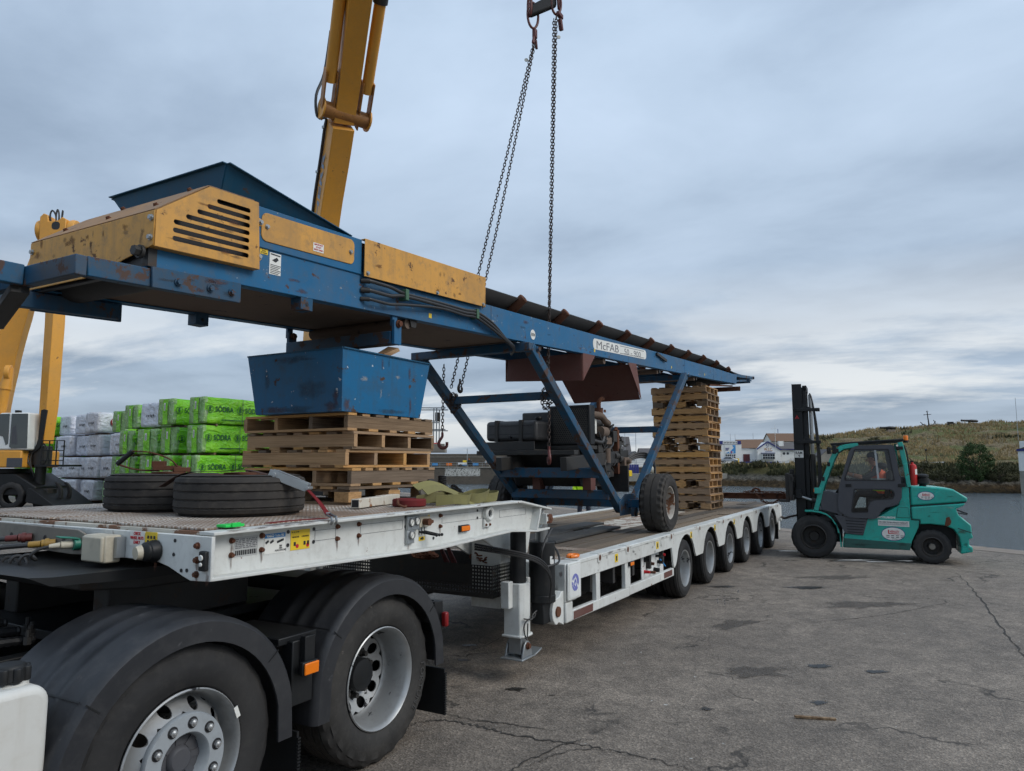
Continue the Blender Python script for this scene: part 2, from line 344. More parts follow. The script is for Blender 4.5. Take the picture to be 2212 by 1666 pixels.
# ================================================================ SETTING
def VF(X,Y,Z=0.0): return Vector((CAM.x,CAM.y,0))+RT*X+FW*Y+Vector((0,0,Z))
VROT=math.atan2(RT.y,RT.x)
def mat_ground():
    m,nt,b=newmat('weathered_asphalt'); c=NN(nt,'ShaderNodeTexCoord').outputs['Object']
    n1=NOISE(nt,c,.55,7,.6,.3); n2=NOISE(nt,c,75,4,.7); n3=NOISE(nt,c,4,6,.65)
    vo=NN(nt,'ShaderNodeTexVoronoi',{'Scale':62.0}); nt.links.new(c,vo.inputs['Vector'])
    base=MIX(nt,RAMP(nt,n1,[(.34,0.0),(.66,1.0)]),(.165,.138,.112),(.268,.226,.184))
    base=MIX(nt,RAMP(nt,n3,[(.38,.55),(.62,0.0)]),base,(.090,.076,.064))
    st=RAMP(nt,vo.outputs['Color'],[(0,.45),(.5,.9),(1,1.7)])
    base=MIX(nt,.70,base,MIX(nt,1.0,base,st,'MULTIPLY'))
    base=MIX(nt,RAMP(nt,n2,[(.60,0.0),(.70,.55)]),base,(.46,.42,.37))
    base=MIX(nt,RAMP(nt,n2,[(.28,.8),(.40,0.0)]),base,(.035,.032,.03))
    n6=NOISE(nt,c,9,3,.5); base=MIX(nt,RAMP(nt,n6,[(.735,0.0),(.755,.6)]),base,(.55,.55,.52))
    # hairline crazing
    cc=NN(nt,'ShaderNodeVectorMath',{0:c,1:NOISE(nt,c,1.6,4,.6,0,1)},operation='ADD').outputs[0]
    ve=NN(nt,'ShaderNodeTexVoronoi',{'Scale':.42},feature='DISTANCE_TO_EDGE'); nt.links.new(cc,ve.inputs['Vector'])
    cr=MATH(nt,'MULTIPLY',RAMP(nt,ve.outputs['Distance'],[(.004,1.0),(.011,0.0)]),RAMP(nt,NOISE(nt,c,.9,3),[(.50,0.0),(.6,.75)]))
    base=MIX(nt,cr,base,(.03,.027,.024))
    nt.links.new(base,b.inputs['Base Color'])
    nt.links.new(RAMP(nt,n1,[(.3,.72),(.7,.92)]),b.inputs['Roughness']); b.inputs['Specular IOR Level'].default_value=.35
    hgt=MATH(nt,'ADD',MATH(nt,'ADD',vo.outputs['Distance'],MATH(nt,'MULTIPLY',n3,.8)),MATH(nt,'MULTIPLY',cr,-1.5))
    bump(nt,b,hgt,.55,.012); return m
M['ground']=mat_ground()
EA=Vector((8.0,-4.6)); ED=Vector((9.0,14.9)).normalized()
def edge(k): p=EA+ED*k; return p
g=MB(); a=edge(-30); b_=edge(75); c_=edge(75)+Vector((-90,40)); d_=Vector((-60,60)); e_=Vector((-60,-60)); f_=Vector((-8,-60))
g.add([Vector((*p,0)) for p in (a,b_,c_,d_,e_,f_)],[(0,1,2,3,4,5)])
GR=g.build('quay_ground',M['ground'],smooth=False); tag(GR,'grey weathered asphalt of the quay','ground',kind='structure')
nq=Vector((ED.y,-ED.x)) # outwards to the water
# kerb stones at the quay edge
M['stone']=paint('quay_stone',c255(132,120,108),.85,.1,(.09,.08,.07),.5,(.16,.14,.12),var=.2,bmp=.4)
M['quaywall']=paint('quay_wall_stone',c255(96,92,84),.85,.2,(.05,.055,.045),.6,(.05,.06,.045),var=.3,bmp=.4)
qw=MB(); p0=edge(-30);p1=edge(75); n3=Vector((nq.x,nq.y,0))
P0=Vector((*p0,0));P1=Vector((*p1,0)); dn=Vector((0,0,-5))
qw.add([P0+n3*.55,P1+n3*.55,P1+n3*.55+dn,P0+n3*.55+dn],[(0,1,2,3)])
tag(qw.build('quay_wall',M['quaywall'],smooth=False),kind='structure')
cope=None
for i in range(46):
    k0=-14+i*1.25; q=edge(k0+.62)
    if cope is None:
        mb=MB(); mb.box(-.615,.615,-.36,.36,-.5,.0); cope=mb.build('coping_stone',M['stone'],GR,bevel=.02); o=cope
    else: o=inst(cope,'coping_stone',GR)
    o.location=(q.x+nq.x*.20,q.y+nq.y*.20,.012+.006*math.sin(i*2.3)); o.rotation_euler=(0,0,math.atan2(ED.y,ED.x)+.004*math.sin(i))
# cracks and joints in the asphalt, oil stains and hollows
M['crack']=paint('crack_dirt',(.030,.027,.024),.95,0,dirt=.4,bmp=.4)
M['stain']=paint('oil_stain',(.020,.019,.018),.35,0,dirt=.5,dcol=(.05,.045,.04),bmp=.2)
def crack(pts,w,seed):
    rnd=random.Random(seed); pts=cat([(x,y,0) for x,y in pts],14); mb=MB(); L=[];Rr=[]
    for i,p in enumerate(pts):
        d=(pts[min(i+1,len(pts)-1)]-pts[max(i-1,0)]); d.z=0; d.normalize(); n=Vector((-d.y,d.x,0)); ww=w*(.35+rnd.random()*.9)*(.25+.75*math.sin(PI*min(1,max(.05,i/(len(pts)-1)))))
        j=n*(rnd.random()-.5)*w*2.2; L.append(p+n*ww/2+j);Rr.append(p-n*ww/2+j)
    z=Vector((0,0,.004+.0004*seed)); n=len(L)
    mb.add([q+z for q in L]+[q+z for q in Rr],[(i,i+1,n+i+1,n+i) for i in range(n-1)]); return mb.build('crack',M['crack'],GR,smooth=False)
def stain(x,y,rx,ry,rot,seed,m='stain'):
    "flat mark with a ragged, feathered rim (attribute w: 1 inside, 0 at the rim)"
    n=40; z=.0042+.0003*(seed%9); vs=[Vector((x,y,z))]; ws=[1.0]; K_=((.45,.8),(.75,.45),(1.1,0.0))
    for kr,w in K_:
        for i in range(n):
            a=2*PI*i/n; k=.8+.55*noise.noise(Vector((math.cos(a)*1.6+seed*3.1,math.sin(a)*1.6,seed)))+.25*noise.noise(Vector((math.cos(a)*5+seed,math.sin(a)*5,seed*2.0)))
            px,py=rx*k*kr*math.cos(a),ry*k*kr*math.sin(a); vs.append(Vector((x+px*math.cos(rot)-py*math.sin(rot),y+px*math.sin(rot)+py*math.cos(rot),z))); ws.append(w)
    fs=[(0,1+i,1+(i+1)%n) for i in range(n)]
    for r in range(2): fs+=[(1+r*n+i,1+r*n+(i+1)%n,1+(r+1)*n+(i+1)%n,1+(r+1)*n+i) for i in range(n)]
    o=MB().add(vs,fs).build('oil_stain',M[m],GR,smooth=False,recalc=False); at=o.data.attributes.new('w','FLOAT','POINT')
    for i,w in enumerate(ws): at.data[i].value=w
    return o
def feather(m,gain,sc,hi=.62):
    nt=m.node_tree; b=nt.nodes['Principled BSDF']; at=NN(nt,'ShaderNodeAttribute',attribute_name='w'); c=NN(nt,'ShaderNodeTexCoord').outputs['Object']
    f=MATH(nt,'ADD',at.outputs['Fac'],MATH(nt,'MULTIPLY',MATH(nt,'SUBTRACT',NOISE(nt,c,sc,8,.7),.5),1.5)); nt.links.new(MATH(nt,'MULTIPLY',RAMP(nt,f,[(.30,0.0),(hi,1.0)]),MATH(nt,'MULTIPLY',MATH(nt,'GREATER_THAN',at.outputs['Fac'],.001),gain),clamp=True),b.inputs['Alpha'])
feather(M['stain'],.85,16)
for i,(pts,w) in enumerate(CRACKS): crack(pts,w,i+1)
for i,(x,y,rx,ry,ro) in enumerate(STAINS): stain(x,y,rx,ry,ro,i+3)
M['puddle']=paint('wet_patch',(.018,.018,.018),.06,0,dirt=.1,bmp=0,spec=.6); feather(M['puddle'],1.0,5)
for i,(x,y,rx,ry,ro) in enumerate(((5.25,-1.62,.42,.10,-1.1),(5.2,-2.05,.35,.07,-1.0),(6.15,-.35,.30,.07,-1.0),(5.6,-2.5,.25,.05,-1.1))): o=stain(x,y,rx,ry,ro,40+i,'puddle'); o.name='puddle'; o.location.z+=.004
M['patch']=paint('asphalt_patch',(.095,.083,.072),.9,.25,(.19,.165,.14),.6,(.06,.053,.047),sc=3,var=.3,bmp=.5); feather(M['patch'],.55,7)
for i,(x,y,rx,ry,ro) in enumerate(((.6,-2.1,.9,.35,-.9),(2.9,-1.6,.8,.3,-1.0),(-3.2,-1.5,.5,.25,-.8),(-1.4,-.9,.7,.2,-.4))):
    o=stain(x,y,rx,ry,ro,60+i,'patch'); o.name='asphalt_patch'
# ---------------------------------------------------------------- water
def mat_water():
    m,nt,b=newmat('harbour_water'); c=NN(nt,'ShaderNodeTexCoord').outputs['Object']
    w=NN(nt,'ShaderNodeMapping',{0:c,'Rotation':(0,0,R(20)),'Scale':(1,2.2,1)}).outputs[0]
    n1=NOISE(nt,w,1.1,5,.6,.4); n2=NOISE(nt,w,4.5,4,.6)
    b.inputs['Base Color'].default_value=(.055,.075,.085,1); b.inputs['Roughness'].default_value=.10; b.inputs['IOR'].default_value=1.33
    bump(nt,b,MATH(nt,'ADD',n1,MATH(nt,'MULTIPLY',n2,.45)),.85,.18); return m
M['water']=mat_water()
wt=MB(); wt.add([VF(-700,4,-2.8),VF(900,4,-2.8),VF(2600,3000,-2.8),VF(-2600,3000,-2.8)],[(0,1,2,3)])
tag(wt.build('water',M['water'],smooth=False),kind='structure')
# ---------------------------------------------------------------- far shore and hill
def sstep(a,b,x):
    t=max(0,min(1,(x-a)/(b-a))); return t*t*(3-2*t)
def shore(X): 
    return 163-13*sstep(38,48,X)-(150-115)*sstep(46,68,X)-4*sstep(70,90,X)
def crest(az): # height of the grassy hill over its foot, by bearing X/Y
    return 9.6*sstep(.372,.41,az)+2.1*sstep(.42,.52,az)+1.5*sstep(.52,.60,az)+1.0*sstep(.62,.72,az)
def hz(X,Y):
    d=Y-shore(X); nz=noise.noise(Vector((X*.11,Y*.11,0))); n2=noise.noise(Vector((X*.45,Y*.45,3))); n3_=noise.noise(Vector((X*1.3,Y*1.3,7)))
    z=-3.3+2.3*sstep(-1,9,d)+.45*n2*sstep(-1,4,d)*(1-sstep(10,16,d))+.5*n3_*sstep(-1,4,d)*(1-sstep(8,14,d))
    z+=2.6*sstep(9,20,d)*(.8+.3*nz)
    az=X/Y
    flat=1-sstep(.372,.40,az)   # club house terrace and road stay level
    z+=(.35*n2+.25*n3_)*sstep(10,16,d)*(1-sstep(22,28,d))
    z=z*(1-flat*sstep(22,30,d))+2.05*flat*sstep(22,30,d)
    H=crest(az); k=sstep(148+0*X,238,Y)
    z+=H*k*(1+.06*nz)+.28*n2*k*min(1,H)+.12*n3_*k*min(1,H)
    z-=6*sstep(250,300,Y)*min(1,H/8)
    return z
def mat_shore():
    m,nt,b=newmat('shore_and_dry_grass'); c=NN(nt,'ShaderNodeTexCoord').outputs['Object']
    z=NN(nt,'ShaderNodeSeparateXYZ',{0:c}).outputs[2]; n1=NOISE(nt,c,.12,6,.6,.4); n2=NOISE(nt,c,1.3,6,.7,.3); n3=NOISE(nt,c,.33,5,.6)
    zn=MATH(nt,'ADD',z,MATH(nt,'MULTIPLY',MATH(nt,'SUBTRACT',n2,.5),1.6))
    weed=MIX(nt,RAMP(nt,n2,[(.35,0.0),(.65,1.0)]),(.020,.016,.010),(.095,.062,.030))
    rock=MIX(nt,RAMP(nt,n2,[(.35,0.0),(.65,1.0)]),(.035,.032,.026),(.17,.155,.125))
    dry=MIX(nt,RAMP(nt,n2,[(.3,0.0),(.7,1.0)]),(.130,.100,.060),(.27,.215,.135))
    grn=MIX(nt,n2,(.07,.095,.030),(.15,.17,.065)); hea=MIX(nt,n2,(.028,.030,.016),(.085,.066,.035))
    g1=MIX(nt,RAMP(nt,n1,[(.45,0.0),(.57,.85)]),dry,grn); g1=MIX(nt,RAMP(nt,n3,[(.52,0.0),(.62,.85)]),g1,hea)
    f=lambda a,bb: RAMP(nt,MATH(nt,'MULTIPLY',MATH(nt,'ADD',zn,5.0),.1),[((a+5)/10,0.0),((bb+5)/10,1.0)])
    r=MIX(nt,f(-1.7,-1.2),weed,rock); low=MIX(nt,n2,(.035,.040,.014),(.14,.115,.05)); r=MIX(nt,f(-.7,.1),r,low); r=MIX(nt,f(1.6,2.4),r,g1)
    nt.links.new(r,b.inputs['Base Color']); b.inputs['Roughness'].default_value=.95; b.inputs['Specular IOR Level'].default_value=.1
    bump(nt,b,MATH(nt,'ADD',n2,NOISE(nt,c,5,4,.7)),1.0,.35); return m
M['shore']=mat_shore()
NXs,NYs=240,150; tv=[];tf=[]
for j in range(NYs+1):
    Y=104+(j/NYs)**1.5*240
    for i in range(NXs+1):
        X=(.10+.79*i/NXs)*Y
        tv.append(VF(X,Y,hz(X,Y)))
for j in range(NYs):
    for i in range(NXs):
        a=j*(NXs+1)+i; tf.append((a,a+1,a+NXs+2,a+NXs+1))
hill=MB().add(tv,tf).build('grassy_hill',M['shore'],recalc=False); tag(hill,kind='structure')
# long dry grass and scrub, too fine to count
def tufts(name,label,mat_,n,seed,test,hgt,wid):
    rnd=random.Random(seed); mb=MB(); k=0
    for _ in range(n*6):
        Y=112+rnd.random()**1.2*140; X=(.285+.5*rnd.random())*Y
        z=hz(X,Y)
        if not test(X,Y,z,rnd): continue
        p=VF(X,Y,z-.05)
        for q in range(3):
            a=rnd.random()*6.3; w=wid*(.5+rnd.random()); h=hgt*(.5+rnd.random()); d=Vector((math.cos(a)*w,math.sin(a)*w,0)); ln=Vector(((rnd.random()-.5)*h*.7,(rnd.random()-.5)*h*.7,h))
            mb.add([p-d,p+d,p+d*.2+ln],[(0,1,2)])
        k+=1
        if k>=n: break
    o=mb.build(name,mat_,smooth=False,recalc=False); tag(o,label,'grass',kind='stuff'); return o
M['drygrass']=paint('dry_grass',c255(158,138,98),.9,0,dirt=.6,dcol=(.16,.12,.05),sc=.1,var=.35,bmp=0)
M['scrub']=paint('dark_scrub',c255(70,70,40),.9,0,dirt=.6,dcol=(.025,.03,.012),sc=.3,var=.5,bmp=0)
tufts('dry_grass','long dry yellow grass over the hill and bank','' or M['drygrass'],9000,3,lambda X,Y,z,r:z>1.2 and (X/Y>.385 or (Y-shore(X)<26)) and noise.noise(Vector((X*.09,Y*.09,5)))>-.25,.75,.14)
tufts('scrub','dark green scrub along the top of the far bank',M['scrub'],5200,4,lambda X,Y,z,r:(-.6<z<2.3 and Y-shore(X)<26 and noise.noise(Vector((X*.12,Y*.12,9)))>-.05) or (z>4 and noise.noise(Vector((X*.05,Y*.12,2)))>.42),.8,.28)
# road down to the shore by the club house
M['road']=paint('pale_road',c255(150,150,146),.9,0,dirt=.3,bmp=.2)
rd=MB()
pts=cat([(51.0,167,.0),(54,169.5,0),(58,172,0),(62,174,0),(66,176,0),(71,177,0)],6); L=[]
for i,p in enumerate(pts):
    w=1.7; A_=(p.x-w*.9,p.y+w*.5); B_=(p.x+w*.9,p.y-w*.5); zc=max(hz(*A_),hz(*B_),hz(p.x,p.y))+.05
    L.append((VF(*A_,zc),VF(*B_,zc)))
rd.add([q for l in L for q in l],[(2*i,2*i+1,2*i+3,2*i+2) for i in range(len(L)-1)])
tag(rd.build('road',M['road'],smooth=False),kind='structure')
# ================================================================ TYRES AND WHEELS
def tyre(mb,R_,rr,w,o,ax,n=64,grooves=4,notch=.010,nn=2,gd=.014,bulge=.03,gw=.0065,lug=0.0):
    h=w/2; d=R_-rr
    side=[(rr,.74*h),(rr+.012,.86*h),(rr+.10*d,.93*h),(rr+.13*d,.97*h),(rr+.42*d,1.0*h+bulge*h),(rr+.55*d,1.0*h+bulge*h),(rr+.58*d,.985*h+bulge*h),(rr+.80*d,.97*h),(R_-.035,.93*h),(R_-.008,.84*h)]
    tr=[];k=grooves
    xs=[-.80*h+1.6*h*(i+.5)/k for i in range(k)] if k else []
    for x in xs[::-1]:
        g=gw
        tr+=[(R_,x+g),(R_-gd,x+g*.7),(R_-gd,x-g*.7),(R_,x-g)]
    if lug: tr=[(R_,.80*h),(R_,.58*h),(R_-.006,.54*h)]+[t_ for t_ in tr if abs(t_[1])<.5*h]+[(R_-.006,-.54*h),(R_,-.58*h),(R_,-.80*h)]
    prof=[(r,q) for r,q in side]+tr+[(r,-q) for r,q in side[::-1]]
    o=vec(o); x,y,z=frame(ax); vs=[]; m=len(prof)
    for j,(r,q) in enumerate(prof):
        sh=(len(side)-2<=j<=len(side)-1) or (m-len(side)<=j<=m-len(side)+1)
        for i in range(n):
            a=2*PI*i/n; r2=r
            if notch and sh and (i//nn)%2: r2-=notch
            if lug and len(side)<=j<=len(side)+1 and (i//nn)%2: r2-=lug
            if lug and m-len(side)-2<=j<=m-len(side)-1 and (i//nn)%2: r2-=lug
            if gd and not sh and r<R_-gd*.5 and r>R_-gd*1.5 and len(side)<=j<m-len(side): q2=q+.004*math.sin(i*PI/2)
            else: q2=q
            vs.append(o+x*q2+y*r2*math.cos(a)+z*r2*math.sin(a))
    fs=[]
    for j in range(m-1):
        for i in range(n): fs.append((j*n+i,j*n+(i+1)%n,(j+1)*n+(i+1)%n,(j+1)*n+i))
    return mb.add(vs,fs)
def disc_holes(mb,o,ax,r_in,r_out,h_in,h_out,nh,rh,rc,n_per=8,th=.008):
    "cone-shaped wheel disc with nh round hand holes"
    o=vec(o); x,y,z=frame(ax); hh=lambda r:h_in+(h_out-h_in)*(r-r_in)/(r_out-r_in)
    P=lambda r,a:o+x*hh(r)+y*r*math.cos(a)+z*r*math.sin(a)
    for k in range(nh):
        a0=2*PI*k/nh; half=PI/nh; m=n_per; hole=[];out=[]
        for i in range(m*2):
            t=2*PI*i/(m*2)+PI/(m*2); hole.append((rc+rh*math.cos(t),a0+rh*math.sin(t)/rc))
            cx,sy=math.cos(t),math.sin(t); q=max(abs(cx),abs(sy)); cx/=q; sy/=q
            rr_=rc+(cx*(r_out-rc) if cx>0 else cx*(rc-r_in)); out.append((rr_,a0+sy*half))
        vs=[P(*p) for p in hole]+[P(*p) for p in out]+[P(*p)-x*th for p in hole]; N_=m*2
        mb.add(vs,[(i,(i+1)%N_,N_+(i+1)%N_,N_+i) for i in range(N_)]+[(i,2*N_+i,2*N_+(i+1)%N_,(i+1)%N_) for i in range(N_)])
    return mb
NEAR=(0,-1,0)
# ================================================================ LOW LOADER TRAILER
TR=thing('low_loader_trailer','long white low loader trailer with raised neck and planked deck','trailer',(0,1.375,0))
def mk(name,m,parent=TR,bevel=0,**k):
    mb=MB(); mb.done=lambda: mb.build(name,M[m] if isinstance(m,str) else m,parent,bevel,**k); return mb
def mat_tread():
    m,nt,b=newmat('rusty_tread_plate'); c=NN(nt,'ShaderNodeTexCoord').outputs['Object']
    mp=NN(nt,'ShaderNodeMapping',{0:c,'Scale':(26,26,26),'Rotation':(0,0,R(45))}).outputs[0]
    ch=NN(nt,'ShaderNodeTexChecker',{'Scale':1.0}); nt.links.new(mp,ch.inputs['Vector'])
    w1=NN(nt,'ShaderNodeTexWave',{'Scale':.5,'Distortion':0.0},bands_direction='X'); nt.links.new(mp,w1.inputs['Vector'])
    w2=NN(nt,'ShaderNodeTexWave',{'Scale':.5,'Distortion':0.0},bands_direction='Y'); nt.links.new(mp,w2.inputs['Vector'])
    pat=MIX(nt,ch.outputs['Fac'],RAMP(nt,w1.outputs['Fac'],[(.35,0.0),(.6,1.0)]),RAMP(nt,w2.outputs['Fac'],[(.35,0.0),(.6,1.0)]))
    n1=NOISE(nt,c,5,6,.6); n2=NOISE(nt,c,1.4,6,.6)
    rust=MIX(nt,n1,(.15,.095,.062),(.30,.215,.155)); wht=MIX(nt,n1,(.42,.38,.32),(.62,.60,.56))
    f=MATH(nt,'ADD',MATH(nt,'MULTIPLY',pat,.55),MATH(nt,'MULTIPLY',RAMP(nt,n2,[(.35,0.0),(.65,1.0)]),.55))
    nt.links.new(MIX(nt,RAMP(nt,f,[(.62,0.0),(1.0,1.0)]),rust,wht),b.inputs['Base Color']); b.inputs['Roughness'].default_value=.75
    bump(nt,b,pat,.7,.006); return m
M['treadplate']=mat_tread()
M['deckpeel']=paint('peeling_white_deck_paint',c255(200,196,184),.7,.52,(.19,.095,.055),.4,(.30,.24,.18),sc=.7,bmp=.2)
# --- gooseneck
NK=[(-7.63,1.487),(-4.705,1.503),(-4.16,1.416),(-4.15,1.36),(-4.17,1.285),(-4.20,1.25),(-4.42,1.245),(-4.85,1.278),(-5.85,1.243),(-7.63,1.28)]
for t in (.075,2.655):
    b=mk('neck_beam','white'); b.prism(NK,'y',t,t+.018); b.done()
for t0,t1 in ((0,.10),(2.65,2.75)):
    b=mk('neck_flange','white',bevel=.003)
    top=[(-7.645,1.489),(-4.705,1.505),(-4.155,1.418)]; 
    for p,q in zip(top,top[1:]): b.hexa([(p[0],t0-.004,p[1]-.016),(q[0],t0-.004,q[1]-.016),(q[0],t1,q[1]-.016),(p[0],t1,p[1]-.016),(p[0],t0-.004,p[1]),(q[0],t0-.004,q[1]),(q[0],t1,q[1]),(p[0],t1,p[1])])
    bot=[(-7.645,1.28),(-5.85,1.243),(-4.85,1.278),(-4.42,1.245),(-4.19,1.25)]
    for p,q in zip(bot,bot[1:]): b.hexa([(p[0],t0-.002,p[1]-.012),(q[0],t0-.002,q[1]-.012),(q[0],t1,q[1]-.012),(p[0],t1,p[1]-.012),(p[0],t0-.002,p[1]+.004),(q[0],t0-.002,q[1]+.004),(q[0],t1,q[1]+.004),(p[0],t1,p[1]+.004)])
    b.done()
b=mk('neck_deck','deckpeel'); b.box(-7.625,-4.72,.102,2.648,1.46,1.486); b.done()
b=mk('neck_tip_stiffener','white',bevel=.003); b.hexa([(-4.43,.0,1.25),(-4.41,.0,1.25),(-4.41,.09,1.25),(-4.43,.09,1.25),(-4.36,.0,1.425),(-4.34,.0,1.425),(-4.34,.09,1.425),(-4.36,.09,1.425)]); b.done()
# front plate
b=mk('front_plate','white',bevel=.004); b.prism([(.0,1.47),(.0,1.268),(.14,1.262),(.20,1.28),(.30,1.315),(.40,1.335),(2.35,1.335),(2.45,1.315),(2.55,1.28),(2.61,1.262),(2.75,1.268),(2.75,1.47)],'x',-7.652,-7.632); b.done()
b=mk('tread_plate','treadplate',bevel=.002)
first=b.box(-7.60,-6.72,.12,.78,1.488,1.498).done()
PL=[(-7.58,-6.74,.80,1.42),(-7.60,-6.7,1.44,2.02),(-7.6,-6.68,2.04,2.62),(-6.70,-5.55,.13,.74),(-6.68,-5.55,.76,1.42),(-6.66,-5.55,1.45,2.6),(-5.53,-4.76,.14,1.30),(-5.53,-4.76,1.32,2.6)]
for i,(x0,x1,y0,y1) in enumerate(PL):
    b=mk('tread_plate','treadplate',bevel=.002); b.box(x0,x1,y0,y1,1.489+.002*(i%3),1.499+.002*(i%3)); b.done()
b=mk('junction_box','cream',bevel=.012); b.box(-7.745,-7.66,.665,.845,1.315,1.45); b.box(-7.76,-7.742,.67,.84,1.32,1.445); b.done()
b=mk('junction_box_bracket','galv'); b.box(-7.70,-7.655,.64,.66,1.34,1.44); b.done()
def disc(name,m,o,r,ax,th,par=TR,n=24,bev=.002): 
    b=mk(name,m,par,bevel=bev); o=vec(o); b.cyl(o,o+vec(ax)*th,r,n=n); return b.done()
lamp=mk('work_lamp','black',bevel=.006); lamp.cyl((-7.655,.40,1.385),(-7.70,.40,1.385),.055,.045); lamp.ball((-7.705,.40,1.385),.047,14,(.5,1,1)); lamp=lamp.done()
b=mk('lamp_lens','cream',lamp); b.cyl((-7.70,.415,1.383),(-7.745,.422,1.38),.040,.030); b.done()
b=mk('warning_sticker','signwhite'); b.box(-7.656,-7.653,.49,.605,1.40,1.472); st=b.done()
for i,s_ in enumerate(('CHECK','WHEEL NUTS','DAILY')): text('lettering',s_,.022,(-7.657,.548,1.452-.021*i),(0,-1,0),(0,0,1),M['inkred'],st,.012,fit=(.055,.105,.05)[i],align='CENTER')
b=mk('torque_sticker','signyel'); b.box(-7.656,-7.653,.395,.485,1.405,1.472); st=b.done()
for i in range(6): b=mk('symbol','ink',st); b.box(-7.658,-7.6565,.405+.024*(i%3),.418+.024*(i%3),1.418+.022*(i//3),1.432+.022*(i//3)); b.done()
for z in (1.30,1.365,1.43):
    b=mk('bolt','rust'); b.bolt((-7.652,.095,z-.005),(-1,0,0),.012,.018); b.done()
for y,z in ((.205,1.305),(.165,1.308),(.26,1.44),(.265,1.375)):
    b=mk('bolt_hole','ink'); b.cyl((-7.6525,y,z),(-7.655,y,z),.009,n=12); b.done()
b=mk('marker_lamp','black',bevel=.006); b.box(-7.675,-7.652,.015,.06,1.315,1.405); ml=b.done()
b=mk('lens','signwhite',ml,bevel=.004); b.cyl((-7.675,.038,1.375),(-7.682,.038,1.375),.014,n=14); b.cyl((-7.675,.038,1.345),(-7.682,.038,1.345),.010,n=14); b.done()
M['brass']=paint('brass_fitting',c255(150,118,52),.45,0,dirt=.4)
# air and electric couplings
M['dirtysteel']=paint('dirty_steel_bracket',c255(128,122,112),.6,.15,(.05,.04,.03),.6,(.10,.09,.075))
b=mk('coupling_panel','dirtysteel',bevel=.003); b.prism([(.92,1.445),(.98,1.462),(2.0,1.475),(2.0,1.36),(1.02,1.335),(.93,1.34)],'x',-7.70,-7.688); b.box(-7.69,-7.655,.92,.93,1.345,1.44); b.done()
for y in (1.10,1.28,1.42,1.5,1.62):
    b=mk('slot','ink'); b.cyl((-7.701,y,1.408),(-7.703,y,1.408),.013,n=12); b.done()
def coupling(y,z,col,nm,L=.12):
    b=mk(nm,col); b.cyl((-7.705,y,z),(-7.76,y+.03,z),.022); b.cyl((-7.76,y+.03,z),(-7.80,y+.07,z-.004),.017); b.cyl((-7.73,y+.012,z),(-7.745,y+.022,z),.027); return b.done()
coupling(1.40,1.405,'redhook','air_coupling'); coupling(1.17,1.385,'brass','air_coupling')
b=mk('plug','cream'); b.cyl((-7.705,.97,1.392),(-7.77,1.0,1.39),.024,.020); b.cyl((-7.77,1.0,1.39),(-7.81,1.03,1.385),.016,.011); pg=b.done()
M['tealplastic']=plain('green_plug_plastic',c255(34,112,92),.45)
b=mk('plug_cover',M['tealplastic'],pg,bevel=.006); b.cyl((-7.70,.96,1.392),(-7.73,.965,1.392),.031); b.hexa([(-7.715,.93,1.418),(-7.79,.98,1.426),(-7.79,1.02,1.430),(-7.715,.98,1.422),(-7.715,.93,1.424),(-7.79,.98,1.434),(-7.79,1.02,1.438),(-7.715,.98,1.428)]); b.done()
# kingpin plate (dark, under the neck)
b=mk('rubbing_plate','black'); b.prism([(-8.15,1.31),(-8.05,1.26),(-7.6,1.235),(-6.5,1.235),(-6.5,1.262),(-8.05,1.30)],'y',.55,1.75); b.done()
# --- stickers, bolts and gauges on the near beam web
WT=.0745
def web(name,m,x0,x1,z0,z1,th=.002,par=TR): b=mk(name,m,par); b.box(x0,x1,WT-th,WT-.0002,z0,z1); return b.done()
for x,zz in ((-7.483,(1.434,1.365)),(-7.30,(1.442,1.372)),(-6.758,(1.447,1.379)),(-6.578,(1.448,1.381)),(-5.745,(1.447,1.374))):
    for z in zz: b=mk('bolt','rust'); b.bolt((x,WT,z),NEAR,.0105,.018); b.done()
for x,zz in ((-7.125,(1.447,1.378)),(-6.94,(1.447,1.378)),(-6.13,(1.46,1.40)),(-5.26,(1.455,1.40)),(-6.1,(1.30,)),(-5.95,(1.31,)),(-5.82,(1.30,))):
    for z in zz: b=mk('bolt_hole','ink'); b.cyl((x,WT-.0003,z),(x,WT-.003,z),.010,n=12); b.done()
def rows(par,x0,x1,z0,z1,n,m='ink',th=.0012,seed=1,y=WT-.0022):
    rn=random.Random(seed); b=mk('print',m,par)
    for i in range(n):
        z=z1-(z1-z0)*(i+.5)/n; x=x0
        while x<x1-.004:
            w=.004+rn.random()*.016; b.box(x,min(x+w,x1),y-th,y,z-(z1-z0)/n*.28,z+(z1-z0)/n*.28); x+=w+.003+rn.random()*.006
    b.done()
st=web('type_plate','silverplate',-7.468,-7.323,1.352,1.447); rows(st,-7.46,-7.40,1.39,1.44,6,seed=2,m='inkgrey'); rows(st,-7.395,-7.33,1.39,1.44,6,seed=3,m='inkgrey')
b=mk('barcode','ink',st); rn=random.Random(5); x=-7.46
while x<-7.335: w=.003+rn.random()*.006; b.box(x,x+w,WT-.0034,WT-.0022,1.36,1.383); x+=w+.004
b.done()
st=web('brake_sticker','signwhite',-7.282,-7.144,1.346,1.448); b=mk('header','signblue',st); b.box(-7.281,-7.145,WT-.0034,WT-.0022,1.425,1.447); b.done()
text('lettering','WABCO',.020,(-7.27,WT-.0036,1.429),(1,0,0),(0,0,1),M['signwhite'],st,.02,fit=.048); text('lettering','Trailer EBS',.018,(-7.215,WT-.0036,1.429),(1,0,0),(0,0,1),M['signwhite'],st,0,fit=.06)
for i,s_ in enumerate(('EBS','ABS','ALB (LSV/CRP)')): text('lettering',s_,.012,(-7.175,WT-.0024,1.377-.011*i),(1,0,0),(0,0,1),M['ink'],st,.01,align='CENTER')
